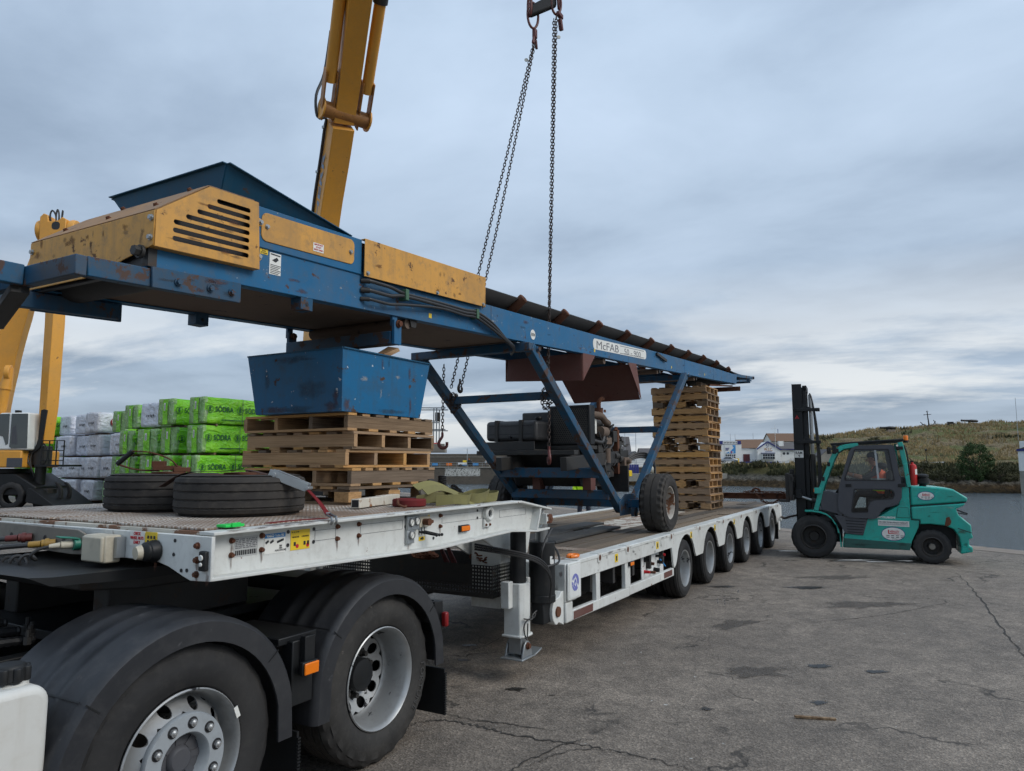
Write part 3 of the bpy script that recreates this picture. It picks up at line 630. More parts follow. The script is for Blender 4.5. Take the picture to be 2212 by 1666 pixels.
for x,w in ((-7.275,.02),(-7.245,.022),(-7.20,.045)): b=mk('symbol','ink',st,bevel=.001); b.bar((x,WT-.0026,1.40),(x+w,WT-.0026,1.412),.001,.012); b.done()
st=web('service_sticker','signyel',-7.107,-6.97,1.348,1.452)
rows(st,-7.10,-7.05,1.437,1.446,1,seed=8)
for x,s_ in ((-7.075,'3 MONTHS'),(-7.005,'6 MONTHS')): text('lettering',s_,.011,(x,WT-.0024,1.412),(1,0,0),(0,0,1),M['ink'],st,.015,align='CENTER',fit=.05)
for x in (-7.085,-7.015,-6.99): b=mk('symbol','ink',st); b.box(x,x+.014,WT-.0034,WT-.0022,1.37,1.39); b.done()
for x in (-7.06,-6.985): disc('symbol','inkred',(x,WT-.0022,1.368),.011,NEAR,.0012,st)
for x0,x1,z in ((-6.93,-6.77,1.41),(-6.56,-6.16,1.415),(-5.72,-5.2,1.42),(-4.93,-4.5,1.41)):
    b=mk('outline','inkgrey'); 
    for q in (-.028,.028): b.box(x0,x1,WT-.001,WT-.0002,z+q-.0012,z+q+.0012)
    for q in (x0,x1): b.box(q-.0012,q+.0012,WT-.001,WT-.0002,z-.028,z+.028)
    b.done()
gp=mk('gauge_panel','galv',bevel=.004); gp.prism(rect2(-6.075,1.405,.13,.125,.012)[:10]+[(-6.14,1.30),(-6.075,1.30),(-6.06,1.345)],'y',.045,.074) if False else gp.box(-6.135,-6.01,.05,.074,1.375,1.465).box(-6.135,-6.06,.052,.074,1.29,1.375); gp=gp.done()
for x,z in ((-6.098,1.425),(-6.04,1.43),(-6.095,1.345)):
    b=mk('gauge','steel',gp); b.lathe([(.0265,0),(.0265,.012),(.022,.014),(.021,.010)],(x,.05,z),NEAR,24); b.done()
    d=disc('gauge_dial','signwhite',(x,.044,z),.0215,NEAR,.002,gp,bev=0); b=mk('needle','ink',gp); b.bar((x-.012,.0412,z-.012),(x+.008,.0412,z+.010),.001,.002); b.done()
b=mk('valve_block','cream',bevel=.003); b.box(-6.0,-5.89,.055,.074,1.385,1.455); vb=b.done()
b=mk('valve_knob','rust',vb); b.cyl((-5.955,.055,1.42),(-5.955,.005,1.42),.020,.024); b.cyl((-5.91,.055,1.42),(-5.91,.015,1.42),.011); b.done()
for i in range(3):
    b=mk('control_lever','black'); x=-5.985+.03*i; b.box(x-.002,x+.002,WT-.003,WT-.0002,1.335,1.385); b.bar((x,.07,1.355),(x+.045,-.03,1.335-.002*i),.010,.012); b.ball((x+.05,-.035,1.334),.011,8); b.done()
st=web('lever_sticker','signyel',-5.985,-5.92,1.295,1.322); b=mk('symbol','ink',st); b.box(-5.97,-5.935,WT-.0034,WT-.0022,1.303,1.314); b.done()
st=web('valve_sticker','signyel',-5.885,-5.865,1.41,1.46)
def amber(x,z,y=.05,par=TR,L=.12):
    b=mk('marker_housing','black',par,bevel=.003); b.box(x-L/2,x+L/2,y+.003,y+.024,z-.024,z+.024); h=b.done()
    b=mk('amber_lens','orange',h,bevel=.003); b.box(x-L/2+.008,x+L/2-.004,y-.006,y+.002,z-.018,z+.018); b.done(); return h
amber(-5.457,1.339)
b=mk('lashing_eye','white',bevel=.003); b.lathe([(.028,0),(.058,0),(.058,.03),(.045,.045),(.028,.035),(.028,0)],(-5.13,.074,1.425),NEAR,24); b.box(-5.185,-5.09,.055,.074,1.325,1.385); ey=b.done()
disc('eye_hole','ink',(-5.13,.05,1.425),.022,NEAR,.002,ey)
for x in (-5.165,-5.11): b=mk('bolt','rust',ey); b.bolt((x,.055,1.342),NEAR,.008,.01); b.done()
b=mk('pin_bracket','white',bevel=.004); b.box(-4.275,-4.23,-.012,.074,1.285,1.375); pb=b.done()
b=mk('pin','rust',pb,bevel=.003); b.cyl((-4.205,.07,1.33),(-4.205,-.02,1.33),.040,n=24); b.cyl((-4.205,-.02,1.33),(-4.205,-.026,1.33),.014,n=12); b.done()
for z in (1.30,1.36): b=mk('bolt','rust',pb); b.bolt((-4.255,-.012,z),NEAR,.009,.012); b.done()
# --- neck posts, jack leg, rams and the chain basket
for t in (.40,2.05):
    b=mk('neck_post','white',bevel=.006); b.box(-4.36,-4.02,t,t+.30,.55,1.26); b.prism([(-4.95,1.262),(-4.36,1.0),(-4.30,.98),(-4.0,1.0),(-3.92,1.262)],'y',t-.08,t-.055); b.prism([(-4.95,1.262),(-4.36,1.0),(-4.30,.98),(-4.0,1.0),(-3.92,1.262)],'y',t+.33,t+.355); b.done()
for t in (.20,2.45):
    b=mk('jack_tube','black'); b.cyl((-4.40,t,.75),(-4.40,t,1.24),.068,n=24); b.done()
    b=mk('jack_housing','white',bevel=.008); b.prism([(-4.49,t-.06),(-4.45,t-.09),(-4.35,t-.09),(-4.31,t-.06),(-4.31,t+.09),(-4.49,t+.09)],'z',.37,.80); b.prism([(-4.51,t-.08),(-4.46,t-.105),(-4.34,t-.105),(-4.29,t-.08),(-4.29,t+.10),(-4.51,t+.10)],'z',.36,.38); b.box(-4.315,-4.27,t-.05,t-.01,.56,.83); b.box(-4.56,-4.485,t+.0,t+.08,.60,.82); hs=b.done()
    b=mk('spring_clip','hose',hs); b.tube(cat([(-4.48,t-.10,.52),(-4.40,t-.13,.505),(-4.36,t-.12,.535),(-4.31,t-.13,.56),(-4.29,t-.11,.535),(-4.34,t-.12,.51),(-4.47,t-.12,.505),(-4.50,t-.11,.45),(-4.48,t-.12,.36),(-4.46,t-.12,.38),(-4.45,t-.12,.48)],5),.006,6); b.done()
    b=mk('jack_shaft','galv',bevel=.004); b.box(-4.46,-4.34,t-.06,t+.06,.22,.37); b.done()
    b=mk('jack_foot','galv',bevel=.004)
    b.box(-4.53,-4.29,t-.11,t+.10,.185,.198); b.hexa([(-4.292,t-.11,.185),(-4.17,t-.11,.215),(-4.17,t+.10,.215),(-4.292,t+.10,.185),(-4.292,t-.11,.198),(-4.17,t-.11,.228),(-4.17,t+.10,.228),(-4.292,t+.10,.198)])
    for q in (-.09,.07): b.prism([(-4.49,.198),(-4.31,.198),(-4.35,.30),(-4.38,.325),(-4.42,.325),(-4.45,.30)],'y',t+q,t+q+.016)
    ft=b.done(); b=mk('bolt','rust',ft); b.bolt((-4.40,t-.09,.285),NEAR,.022,.025); b.done()
for t in (.12,2.63):
    b=mk('ram_cylinder','black',bevel=.006); b.cyl((-4.11,t,.62),(-4.11,t,1.12),.115,n=28); b.cyl((-4.11,t,.60),(-4.11,t,.665),.12,n=28); rc=b.done()
    b=mk('ram_rod','steel'); b.cyl((-4.11,t,1.12),(-4.11,t,1.32),.055,n=24); b.done()
    b=mk('ram_foot','black',bevel=.01); b.box(-4.2,-4.0,t-.06,t+.06,.42,.61); b.done()
    if t<1:
        b=mk('peeling_label','whiteclean',rc); b.prism([(-.0,1.0),(.03,1.0),(.03,.985),(.012,.975),(.05,.97),(.055,.93),(.02,.925),(0,.94)],'y',-.003,.0)
        for i,v in enumerate(b.v): b.v[i]=Vector((-4.11+.115*math.sin(v.x/.115-.45),t-.116*math.cos(v.x/.115-.45)-(.0015 if v.y<-.001 else 0),v.z))
        b.done()
for t in (.06,2.55):
    b=mk('clevis','white',bevel=.006); pts=[(-3.855,.66),(-3.855,.36),(-3.90,.38),(-3.96,.40)]+[(-3.985+.10*math.cos(R(a)),.50+.115*math.sin(R(a))) for a in range(260,90,-20)]+[(-3.95,.62),(-3.90,.66)]
    b.prism(pts,'y',t-.03,t+.05); cl=b.done()
    b=mk('pin','rust',cl); b.cyl((-3.985,t-.03,.50),(-3.985,t-.045,.50),.045,n=20); b.done()
b=mk('hydraulic_hose','hose')
for k in range(3): b.tube(cat([(-4.75,.42,1.10+.02*k),(-4.55,.05,1.03+.015*k),(-4.36,-.03,.93+.02*k),(-4.25,-.04,.80+.01*k),(-4.22,-.01,.66-.02*k)],8),.009,7)
b.tube(cat([(-4.15,.0,1.24),(-4.3,-.02,1.17),(-4.38,-.02,1.08),(-4.36,.0,1.0)],6),.011,6); b.tube(cat([(-4.28,-.02,.93),(-4.12,-.05,.95),(-3.99,.02,1.01),(-3.98,.06,1.06)],6),.010,6); b.done()
# chain basket (perforated sheet)
bk=mk('basket_frame','grime',bevel=.004); bk.box(-4.49,-4.10,.40,2.35,.655,.69); bk.box(-4.13,-4.10,.40,2.35,.69,.99); bk=bk.done()
def perf(name,parent,o,ux,uy,nx,ny,p,r,m):
    b=mk(name,m,parent,smooth=False); o=vec(o);ux=vec(ux);uy=vec(uy)
    for i in range(nx):
        for j in range(ny):
            c=o+ux*p*(i+.5)+uy*p*(j+.5); hole=[c+ux*r*math.cos(R(22.5+45*k))+uy*r*math.sin(R(22.5+45*k)) for k in range(8)]
            sq=[c+ux*p/2*a+uy*p/2*q for a,q in ((1,.41),(.41,1),(-.41,1),(-1,.41),(-1,-.41),(-.41,-1),(.41,-1),(1,-.41))]; cn=[c+ux*p/2*a+uy*p/2*q for a,q in ((1,1),(-1,1),(-1,-1),(1,-1))]
            b.add(hole+sq+cn,[(k,(k+1)%8,8+(k+1)%8,8+k) for k in range(8)]+[(8,16,9),(10,17,11),(12,18,13),(14,19,15)])
    return b.done()
perf('basket_sheet',bk,(-4.495,.40,.692),(0,1,0),(0,0,1),65,8,.030,.0085,'grime'); perf('basket_sheet',bk,(-4.495,.40,.692),(1,0,0),(0,0,1),12,8,.030,.0085,'grime')
# --- lower deck
b=mk('deck_plate','deckpeel'); b.box(-3.84,8.35,.16,2.59,.83,.872); b.done()
b=mk('front_beam','white',bevel=.012); b.box(-3.85,-3.60,.012,2.738,.55,.90); b.box(-3.845,-3.70,.01,.20,.37,.55); b.box(-3.845,-3.70,2.55,2.74,.37,.55); fb=b.done()
b=mk('corner_panel','white',bevel=.010); b.prism(rect2(-3.70,.735,.285,.335,.02),'y',-.012,.01); cp=b.done()
b=mk('corner_panel_inset','whiteclean',cp,bevel=.004); b.prism(rect2(-3.70,.735,.235,.29,.02),'y',-.015,-.0125); b.done()
M['emblem']=paint('worn_blue_emblem',c255(98,104,176),.5,.42,(.72,.73,.72),.1,(.6,.6,.6),sc=2.2)
b=mk('emblem','emblem',cp); b.lathe([(.04,0),(.075,0),(.078,.0015),(.04,.0015)],(-3.70,-.0152,.72),NEAR,32); b.done()
b=mk('emblem_tree',M['emblem'],cp); b.prism([(-3.735,.68),(-3.665,.68),(-3.68,.71),(-3.672,.71),(-3.7,.775),(-3.728,.71),(-3.72,.71)],'y',-.0168,-.0155); b.done()
WX=[1.345*i for i in range(6)]
def side_profile():
    top=[(-3.55,.905),(7.55,.905),(7.78,.86),(7.80,.55)]; bot=[]
    for c in WX[::-1]:
        e=c+.50; bot+=[(min(e+.04,7.72),.50),(e-.01,.50)]
        bot+=[(c+.47*math.cos(R(a)),.42+.425*math.sin(R(a))) for a in (18,35,50,65,80,90,100,115,130,145,162)]
        bot+=[(c-.49,.50)]
    bot+=[(-.56,.46),(-.60,.50),(-.66,.73),(-3.55,.73)]
    return top+bot
SP=side_profile()
for t0 in (0,2.725):
    b=mk('side_rail','white',bevel=.004); b.prism(SP,'y',t0,t0+.025)
    b.done()
    b=mk('rail_cap','white',bevel=.006); t1=t0 if t0==0 else 2.60
    b.box(-3.60,7.56,t1-.006 if t0==0 else t1,t1+.15,.872,.910); b.done()
for i,x in enumerate([-3.084,-2.289,-.696,.687,2.138,3.503,4.87,6.2,7.3]):
    b=mk('lashing_socket','rust'); b.cyl((x,-.0085,.872),(x,.01,.872),.030,n=18); sk=b.done()
    b=mk('socket_rim','white',sk,bevel=.003); b.prism([(x-.05,.83),(x+.05,.83),(x+.05,.918),(x-.05,.918)],'y',-.0078,-.0065); b.box(x-.012,x+.06,.0,.10,.9105,.915); b.done()
for x in (-2.62,-1.25,.25,1.60,2.95): 
    b=mk('lashing_sticker','signyel'); b.box(x-.045,x+.045,-.0022,-.0003,.775,.86); st=b.done(); b=mk('symbol','ink',st); b.box(x-.015,x+.02,-.0034,-.0024,.79,.84); b.done()
for x in (-3.3,-2.75,-1.95,-.4,.1,1.1,2.4): b=mk('scale_mark','inkgrey'); b.box(x,x+.03,-.002,-.0003,.885,.889); b.box(x,x+.03,-.002,-.0003,.872,.874); b.done()
# side guard
sg=mk('side_guard','white',bevel=.008); sg.bar((-3.72,.03,.425),(-2.22,.03,.412),.05,.095); sg.bar((-2.215,.03,.420),(-.58,.03,.416),.05,.10); sg=sg.done()
for x,w in ((-3.10,.10),(-2.26,.16)): b=mk('guard_post','white',sg,bevel=.006); b.box(x-w/2,x+w/2,.008,.055,.46,.735); b.done()
b=mk('reflector_strip','rustred',sg); b.box(-3.70,-3.25,.003,.0045,.385,.455); b.done()
b=mk('reflector_strip','rustred',sg); b.box(-1.0,-.66,.003,.0045,.385,.455); b.done()
st=web('hazard_sticker','signwhite',-1.15,-1.05,.39,.45,par=sg); st.location.y-=.0712
amber(-2.20,.71,-.02)
# control panel under the rail
b=mk('control_panel','whiteclean',bevel=.004); b.box(-1.55,-.72,.10,.115,.44,.74); cpn=b.done()
for i,(x,z,r) in enumerate(((-1.45,.66,.03),(-1.30,.60,.022),(-1.46,.52,.02),(-1.1,.50,.03),(-.95,.58,.022),(-1.25,.49,.018),(-.86,.66,.02),(-1.02,.66,.018))):
    b=mk('control_knob',('black','rust','inkred','black')[i%4],cpn); b.cyl((x,.10,z),(x,.03,z),r,r*.8,n=14); b.done()
b=mk('control_lever','signblue',cpn); b.bar((-.98,.06,.62),(-.86,.03,.52),.012,.014); b.done()
# underbody
b=mk('chassis_beam','grime'); b.box(-3.6,8.0,.75,.95,.42,.83); b.box(-3.6,8.0,1.8,2.0,.42,.83)
for x in [-3.2,-2.6,-2.0,-1.4,-.9]: b.box(x,x+.06,.05,2.7,.55,.80)
b.done()
b=mk('spare_coil_hose','hose')
for k in range(9): b.lathe([(.095,-.018),(.115,0),(.095,.018),(.075,0),(.095,-.018)],(-3.45+.065*k,.30,.56),(1,.1,.1),16)
b.done()
wl=None
def trailer_wheel(x,t,sgn):
    w=bpy.data.objects.new('wheel',None); COL.objects.link(w); w.parent=TR; w.location=Vector((x,t,.39))-WL[TR.name]; WL[w.name]=Vector((x,t,.39)); ax=(0,sgn,0)
    b=mk('tyre','rubber',w); tyre(b,.39,.232,.235,(x,t+sgn*-.0,.39),ax,n=48,grooves=3,notch=.006); b.done()
    b=mk('inner_tyre','rubber',w); tyre(b,.39,.232,.235,(x,t-sgn*.27,.39),ax,n=40,grooves=3,notch=.006); b.done()
    b=mk('rim','rim',w); b.lathe([(.236,.098),(.246,.108),(.246,.118),(.230,.112),(.222,.09),(.216,.03),(.205,-.03),(.19,-.055),(.12,-.06),(.115,-.045),(.09,-.04),(.085,-.005),(.03,.0),(.0,.0)],(x,t,.39),ax,36)
    for k in range(8): a=R(45*k); b.bolt((x+.145*math.cos(a),t-sgn*.058,.39+.145*math.sin(a)),ax,.013,.03)
    b.done(); return w
for x in WX: trailer_wheel(x,.14,-1); trailer_wheel(x,2.61,1)
b=mk('wheel_arch_liner','black')
for c in WX:
    pts=[(c+.468*math.cos(R(a)),.42+.42*math.sin(R(a))) for a in range(8,173,12)]
    for (p,q) in zip(pts,pts[1:]): b.add([Vector((p[0],.027,p[1])),Vector((q[0],.027,q[1])),Vector((q[0],.7,q[1])),Vector((p[0],.7,p[1]))],[(0,1,2,3)])
b.done()
for c in WX: b=mk('axle','grime'); b.cyl((c,.3,.39),(c,2.45,.39),.06); b.done()
b=mk('rear_bumper','white',bevel=.01); b.box(7.80,7.86,.0,2.75,.50,.86); b.box(7.6,7.80,.03,.20,.30,.50); rb=b.done()
b=mk('mudflap','black'); b.box(7.42,7.44,.02,.5,.12,.45); b.done()
b=mk('hazard_board','signwhite',rb); b.box(7.60,7.79,-.004,.0285,.55,.75); b.done()
b=mk('tail_lamp','redlens',rb,bevel=.004); b.box(7.862,7.875,.06,.36,.60,.70); b.done()
# apron and planks
b=mk('apron_plate','treadplate',bevel=.002); b.box(-3.595,-3.40,.16,2.58,.88,.90); b.done()
b=mk('apron_plate','treadplate',bevel=.002); b.box(-2.86,-2.66,.16,2.58,.88,.902); b.done()
rnd=random.Random(11); unit=None
def plank(x0,x1,y0,y1,z=.902,tilt=0,m='plank'):
    global unit
    if unit is None:
        b=MB(); b.box(-.5,.5,-.5,.5,-.5,.5); b.v=[v for v in b.v]; unit=b.build('plank',M['plank'],None); o=unit; o.parent=TR
    else: o=inst(unit,'plank',TR)
    o.location=Vector(((x0+x1)/2,(y0+y1)/2,z-.020))-WL[TR.name]; o.scale=(x1-x0,y1-y0,.040); o.rotation_euler=(rnd.uniform(-.004,.004),tilt,rnd.uniform(-.002,.002)); return o
for k in range(11):
    y0=.165+k*.2205; y1=y0+.206
    if 3<=k<=6: segs=[(-3.39,-2.88),(-2.64,-1.9),(4.3,6.2),(6.22,8.2)] if k in (4,5) else [(-3.39,-2.88),(-2.64,-.55),(2.9,5.3),(5.32,8.2)]
    else:
        segs=[(-3.39,-2.88)]; x=-2.64
        while x<8.1:
            L=2.2+rnd.random()*1.6; e=min(x+L,8.25); 
            if 8.25-e<.6: e=8.25
            segs.append((x,e-.012)); x=e
    for (a,b2) in segs: plank(a,b2,y0,y1,.902+rnd.uniform(-.010,.006))
for (x0,x1,y0,y1,rz,z) in ((-2.45,-.25,.82,1.10,.03,.921),(-1.2,.2,1.30,1.62,-.03,.921),(-2.5,-1.1,1.15,1.42,.05,.921)):
    b=mk('rubber_mat','rubbermat',bevel=.006); b.box(x0,x1,y0,y1,z-.016,z+.016); b.xform(Matrix.Translation(((x0+x1)/2,(y0+y1)/2,0))@Matrix.Rotation(rz,4,'Z')@Matrix.Translation((-(x0+x1)/2,-(y0+y1)/2,0))); b.jitter(.01,1.3,3); b.done()
b=mk('lashing_ring','orange',bevel=.0); b.tube(cat([(-3.55,.10,.925),(-3.50,.06,.93),(-3.44,.07,.93),(-3.42,.11,.93),(-3.47,.15,.93),(-3.53,.14,.925),(-3.55,.10,.925)],5),.016,8); b.done()
# ================================================================ TRACTOR UNIT
TU=thing('tractor_unit','dark tractor unit rear with grey mudguards and silver wheels under the trailer neck','truck',(-7.0,1.35,0))
def mt(name,m,parent=TU,bevel=0,**k): return mk(name,m,parent,bevel,**k)
def fender(c,zc,R_,t0,t1,a0,a1,legf,legr,sg=1,tear=False):
    "mudguard shell swept over a wheel; sg=+1 outer lip at t0"
    T_=lambda h:t0+h if sg>0 else t1-h
    w=t1-t0; prof=[(-.10,.0),(-.012,.0),(.010,.022),(.014,.05)]
    for k in range(3):
        h=.13+.13*k; prof+=[(.014,h),(.021,h+.010),(.021,h+.044),(.014,h+.054)]
    prof+=[(.014,w),(.002,w),(.002,.05),(-.006,.03),(-.014,.014),(-.10,.012)]
    path=[]
    n=26
    cx=math.cos;sx=math.sin
    if legf: path.append((c+R_*cx(R(a1))-.01,zc+R_*sx(R(a1))-legf,(-1,0)))
    for i in range(n+1):
        a=R(a1+(a0-a1)*i/n); path.append((c+R_*cx(a),zc+R_*sx(a),(cx(a),sx(a))))
    if legr: path.append((c+R_*cx(R(a0))+.01,zc+R_*sx(R(a0))-legr,(1,0)))
    vs=[];m=len(prof)
    for i,(x,z,nn) in enumerate(path):
        for r,h in prof:
            rib=r
            if r>.018 and (i<5 or i>len(path)-5): rib=.014
            vs.append(Vector((x+nn[0]*rib,T_(h),z+nn[1]*rib)))
    fs=[]
    for i in range(len(path)-1):
        for k in range(m): fs.append((i*m+k,i*m+(k+1)%m,(i+1)*m+(k+1)%m,(i+1)*m+k))
    fs+=[tuple(range(m)),tuple(range((len(path)-1)*m,len(path)*m))[::-1]]
    b=mt('mudguard','fender'); b.add(vs,fs); return b.done()
FX,RX,WZ=-7.70,-6.31,.50
fa=fender(FX,WZ,.605,.015,.62,12,168,.13,.20); fb_=fender(RX,WZ,.60,.045,.65,12,168,.22,.16)
fender(FX,WZ,.605,2.1,2.70,12,168,.13,.20,-1); fender(RX,WZ,.60,2.05,2.66,12,168,.22,.16,-1)
# seams across the guards, torn patch, bridge between them
for f,c,t0 in ((fa,FX,.015),(fb_,RX,.045)):
    for a in (38,142):
        b=mt('seam','black',f); ca,sa=math.cos(R(a)),math.sin(R(a)); rr=.6265
        b.bar((c+ca*rr,t0+.02,WZ+sa*rr),(c+ca*rr,t0+.58,WZ+sa*rr),.006,.003,(ca,0,sa)); b.bar((c+ca*.535,t0-.001,WZ+sa*.535),(c+ca*.61,t0-.001,WZ+sa*.61),.003,.006,(-sa,0,ca)); b.done()
b=mt('torn_patch','ink',fb_,smooth=False); P=[(-.20,.10),(-.10,.075),(.02,.08),(.10,.10),(.13,.125),(.02,.15),(-.08,.135)]
b.add([Vector((RX+.10+x,.045+y+.02,WZ+math.sqrt(.6155**2-(.10+x)**2)+.002)) for x,y in P],[tuple(range(len(P)))]); b.done()
b=mt('guard_bridge','black',bevel=.006); b.box(FX+.56,RX-.56,.10,.60,.86,.90); b.box(FX+.62,RX-.62,.06,.14,.55,.88); b.done()
b=mt('marker_bracket','black',bevel=.004); b.box(-7.03,-6.96,.02,.06,.70,.90); b.done()
h=mt('marker_lamp','black',bevel=.006); h.box(-7.068,-6.958,-.005,.022,.708,.778); h=h.done(); b=mt('amber_lens','orange',h,bevel=.010); b.box(-7.063,-6.963,-.018,-.006,.713,.773); b.done()
b=mt('tail_lamp','redlens',bevel=.012); b.box(-5.70,-5.66,.045,.09,.69,.79); b.done()
b=mt('lamp_bracket','black',bevel=.004); b.box(-5.75,-5.66,.10,.35,.66,.86); b.done()
for x,z0 in ((-5.70,.12),(-7.03,.10)):
    b=mt('mudflap','black'); n=18
    b.box(x-.012,x+.003,.05,.58,z0,.42)
    for i in range(n): z=z0+(.40-z0)*i/n; b.box(x-.014,x+.006,.038,.052,z,z+(.3/n)*.6)
    b.done()
def truck_wheel(c,t,sgn,dish):
    w=bpy.data.objects.new('wheel',None); COL.objects.link(w); w.parent=TU; w.location=Vector((c,t,.5))-WL[TU.name]; WL[w.name]=Vector((c,t,.5)); ax=(0,sgn,0); o=(c,t,.5)
    b=mt('tyre','rubber' if not dish else 'oldtyre2' if 'oldtyre2' in M else 'rubber',w); tyre(b,.50,.288,.30,o,ax,n=96,grooves=4,notch=.010 if dish else .004,nn=2); b.done()
    if dish:
        b=mt('inner_tyre','rubber',w); tyre(b,.50,.288,.30,(c,t-sgn*.33,.5),ax,n=48); b.done()
        b=mt('rim','rim',w); b.lathe([(.288,.118),(.299,.132),(.303,.145),(.297,.150),(.285,.138),(.276,.115),(.268,.06),(.262,.02),(.262,-.02),(.250,-.05),(.244,-.055),(.240,-.045)],o,ax,64); rm=b.done()
        b=mt('wheel_disc','rim',rm); disc_holes(b,o,ax,.150,.242,-.085,-.05,10,.035,.197,8); b.lathe([(.150,-.085),(.10,-.09),(.098,-.09)],o,ax,40); b.done()
        b=mt('hub','black',rm); b.lathe([(.10,-.12),(.10,-.02),(.092,.0),(.05,.008),(0,.008)],o,ax,32); b.done()
        for k in range(10): a=R(36*k+18); b=mt('wheel_nut','grime',rm); b.bolt((c+.130*math.cos(a),t-sgn*.085,.5+.130*math.sin(a)),ax,.017,.045); b.done()
    else:
        b=mt('rim','rim',w); b.lathe([(.288,.118),(.299,.132),(.303,.146),(.297,.152),(.287,.140),(.280,.11),(.274,.07),(.268,.05),(.262,.055)],o,ax,64); rm=b.done()
        b=mt('wheel_disc','rim',rm); disc_holes(b,o,ax,.195,.264,.135,.055,10,.027,.230,8); b.lathe([(.195,.135),(.190,.150)],o,ax,48); b.done()
        b=mt('nut_ring','silverring',rm) if 'silverring' in M else mt('nut_ring','galv',rm)
        b.lathe([(.200,.130),(.203,.150),(.198,.160),(.122,.160),(.115,.152),(.108,.10)],o,ax,56); nr=b.done()
        b=mt('hub','grey',rm); b.lathe([(.112,.06),(.108,.10),(.06,.102),(.055,.12),(.045,.128),(0,.128)],o,ax,32)
        for k in range(8): a=R(45*k); b.obox((c+.085*math.cos(a),t+sgn*.10,.5+.085*math.sin(a)),(.05,.012,.03),Matrix.Rotation(-a,3,'Y'))
        b.done()
        for k in range(10):
            a=R(36*k+9); p=(c+.160*math.cos(a),t+sgn*.1602,.5+.160*math.sin(a)); b=mt('nut_recess','ink',nr); b.cyl(p,vec(p)+vec(ax)*.001,.0255,n=20); b.done()
            b=mt('wheel_nut','rim',nr); b.cyl(p,vec(p)+vec(ax)*.014,.0165,.0165,6); b.cyl(vec(p)+vec(ax)*.013,vec(p)+vec(ax)*.020,.0145,.006,10); b.done()
    return w
def sidewall(word,c,t,r,a0,size,par):
    n=len(word); st_=size*.92/r
    for i,chr_ in enumerate(word):
        a=a0+(i-(n-1)/2)*-st_*.82; rd=Vector((math.cos(a),0,math.sin(a))); tg=Vector((math.sin(a),0,-math.cos(a)))
        text('sidewall_letter',chr_,size,Vector((c,t,.5))+rd*(r-size*.35),tg,rd,M['rubberletter'],par,.0,.002,align='CENTER')
M['rubberletter']=paint('raised_rubber_letters',(.050,.049,.048),.6,0,dirt=.3,dcol=(.08,.075,.07))
M['oldtyre2']=paint('scuffed_tyre_rubber',(.030,.029,.028),.75,.10,(.11,.10,.09),.6,(.075,.070,.063),sc=2.0,bmp=.25,spec=.25)
M['silverring']=paint('silver_nut_ring',c255(150,156,160),.45,0,dirt=.2)
truck_wheel(FX,.205,-1,False); truck_wheel(RX,.245,-1,True); truck_wheel(FX,2.50,1,False); truck_wheel(RX,2.46,1,True)
b=mt('tyre_label','signwhite'); b.prism([(-7.455,.655),(-7.435,.605),(-7.415,.613),(-7.435,.663)],'y',.042,.0455); b.done()
sidewall('FORTUNE',RX,.0885,.405,R(-20),.060,TU)
# chassis
b=mt('chassis_rail','black',bevel=.006); b.box(-9.6,-5.75,.90,.98,.62,.90); b.box(-9.6,-5.75,1.72,1.80,.62,.90)
for x in (-9.2,-8.4,-7.0,-5.85): b.box(x,x+.12,.98,1.72,.66,.86)
b.done()
b=mt('axle','grime'); 
for c in (FX,RX): b.cyl((c,.4,.5),(c,2.3,.5),.09); b.ball((c,1.35,.5),.24,14); b.box(c-.35,c+.35,.80,1.0,.56,.64); b.box(c-.35,c+.35,1.70,1.9,.56,.64)
b.done()
for c,t in ((FX-.32,.85),(FX+.32,.85),(RX+.32,.85)): 
    b=mt('air_spring','rubber'); b.lathe([(0,.0),(.10,.0),(.125,.05),(.11,.09),(.125,.13),(.10,.18),(0,.18)],(c,t,.64),(0,0,1),24); b.done()
b=mt('fifth_wheel','grime',bevel=.01); b.prism([(-7.75,.85),(-7.55,.65),(-7.0,.62),(-6.55,.75),(-6.40,1.1),(-6.40,1.6),(-6.55,1.95),(-7.0,2.08),(-7.55,2.05),(-7.75,1.85)],'z',1.17,1.235); b.box(-7.6,-6.7,.85,.98,.95,1.17); b.box(-7.6,-6.7,1.72,1.85,.95,1.17); b.done()
b=mt('fifth_wheel_plate','black',bevel=.005); b.box(-7.75,-6.3,.78,1.92,.90,.95); b.done()
for x,y in ((-7.95,.9),(-7.90,.98),(-7.85,1.06),(-7.8,1.2)): b=mt('bolt','grime'); b.cyl((x,y,.95),(x,y,.985),.018,n=6); b.cyl((x,y,.985),(x,y,1.02),.010,n=8); b.done()
b=mt('rear_cross_member','black',bevel=.01); b.box(-6.1,-5.8,.75,1.95,.80,1.0); b.done()
# corrugated cables along the chassis
for k,(y,z) in enumerate(((1.35,.97),(1.22,.945),(1.08,.92))):
    p=cat([(-9.3,y+.1,z-.02),(-8.7,y+.05,z+.0),(-8.2,y,z+.03),(-7.85,y-.05,z+.02)],22); b=mt('corrugated_hose','hose'); b.tube(p,[.020+.004*(i%2) for i in range(len(p))],8); b.done()
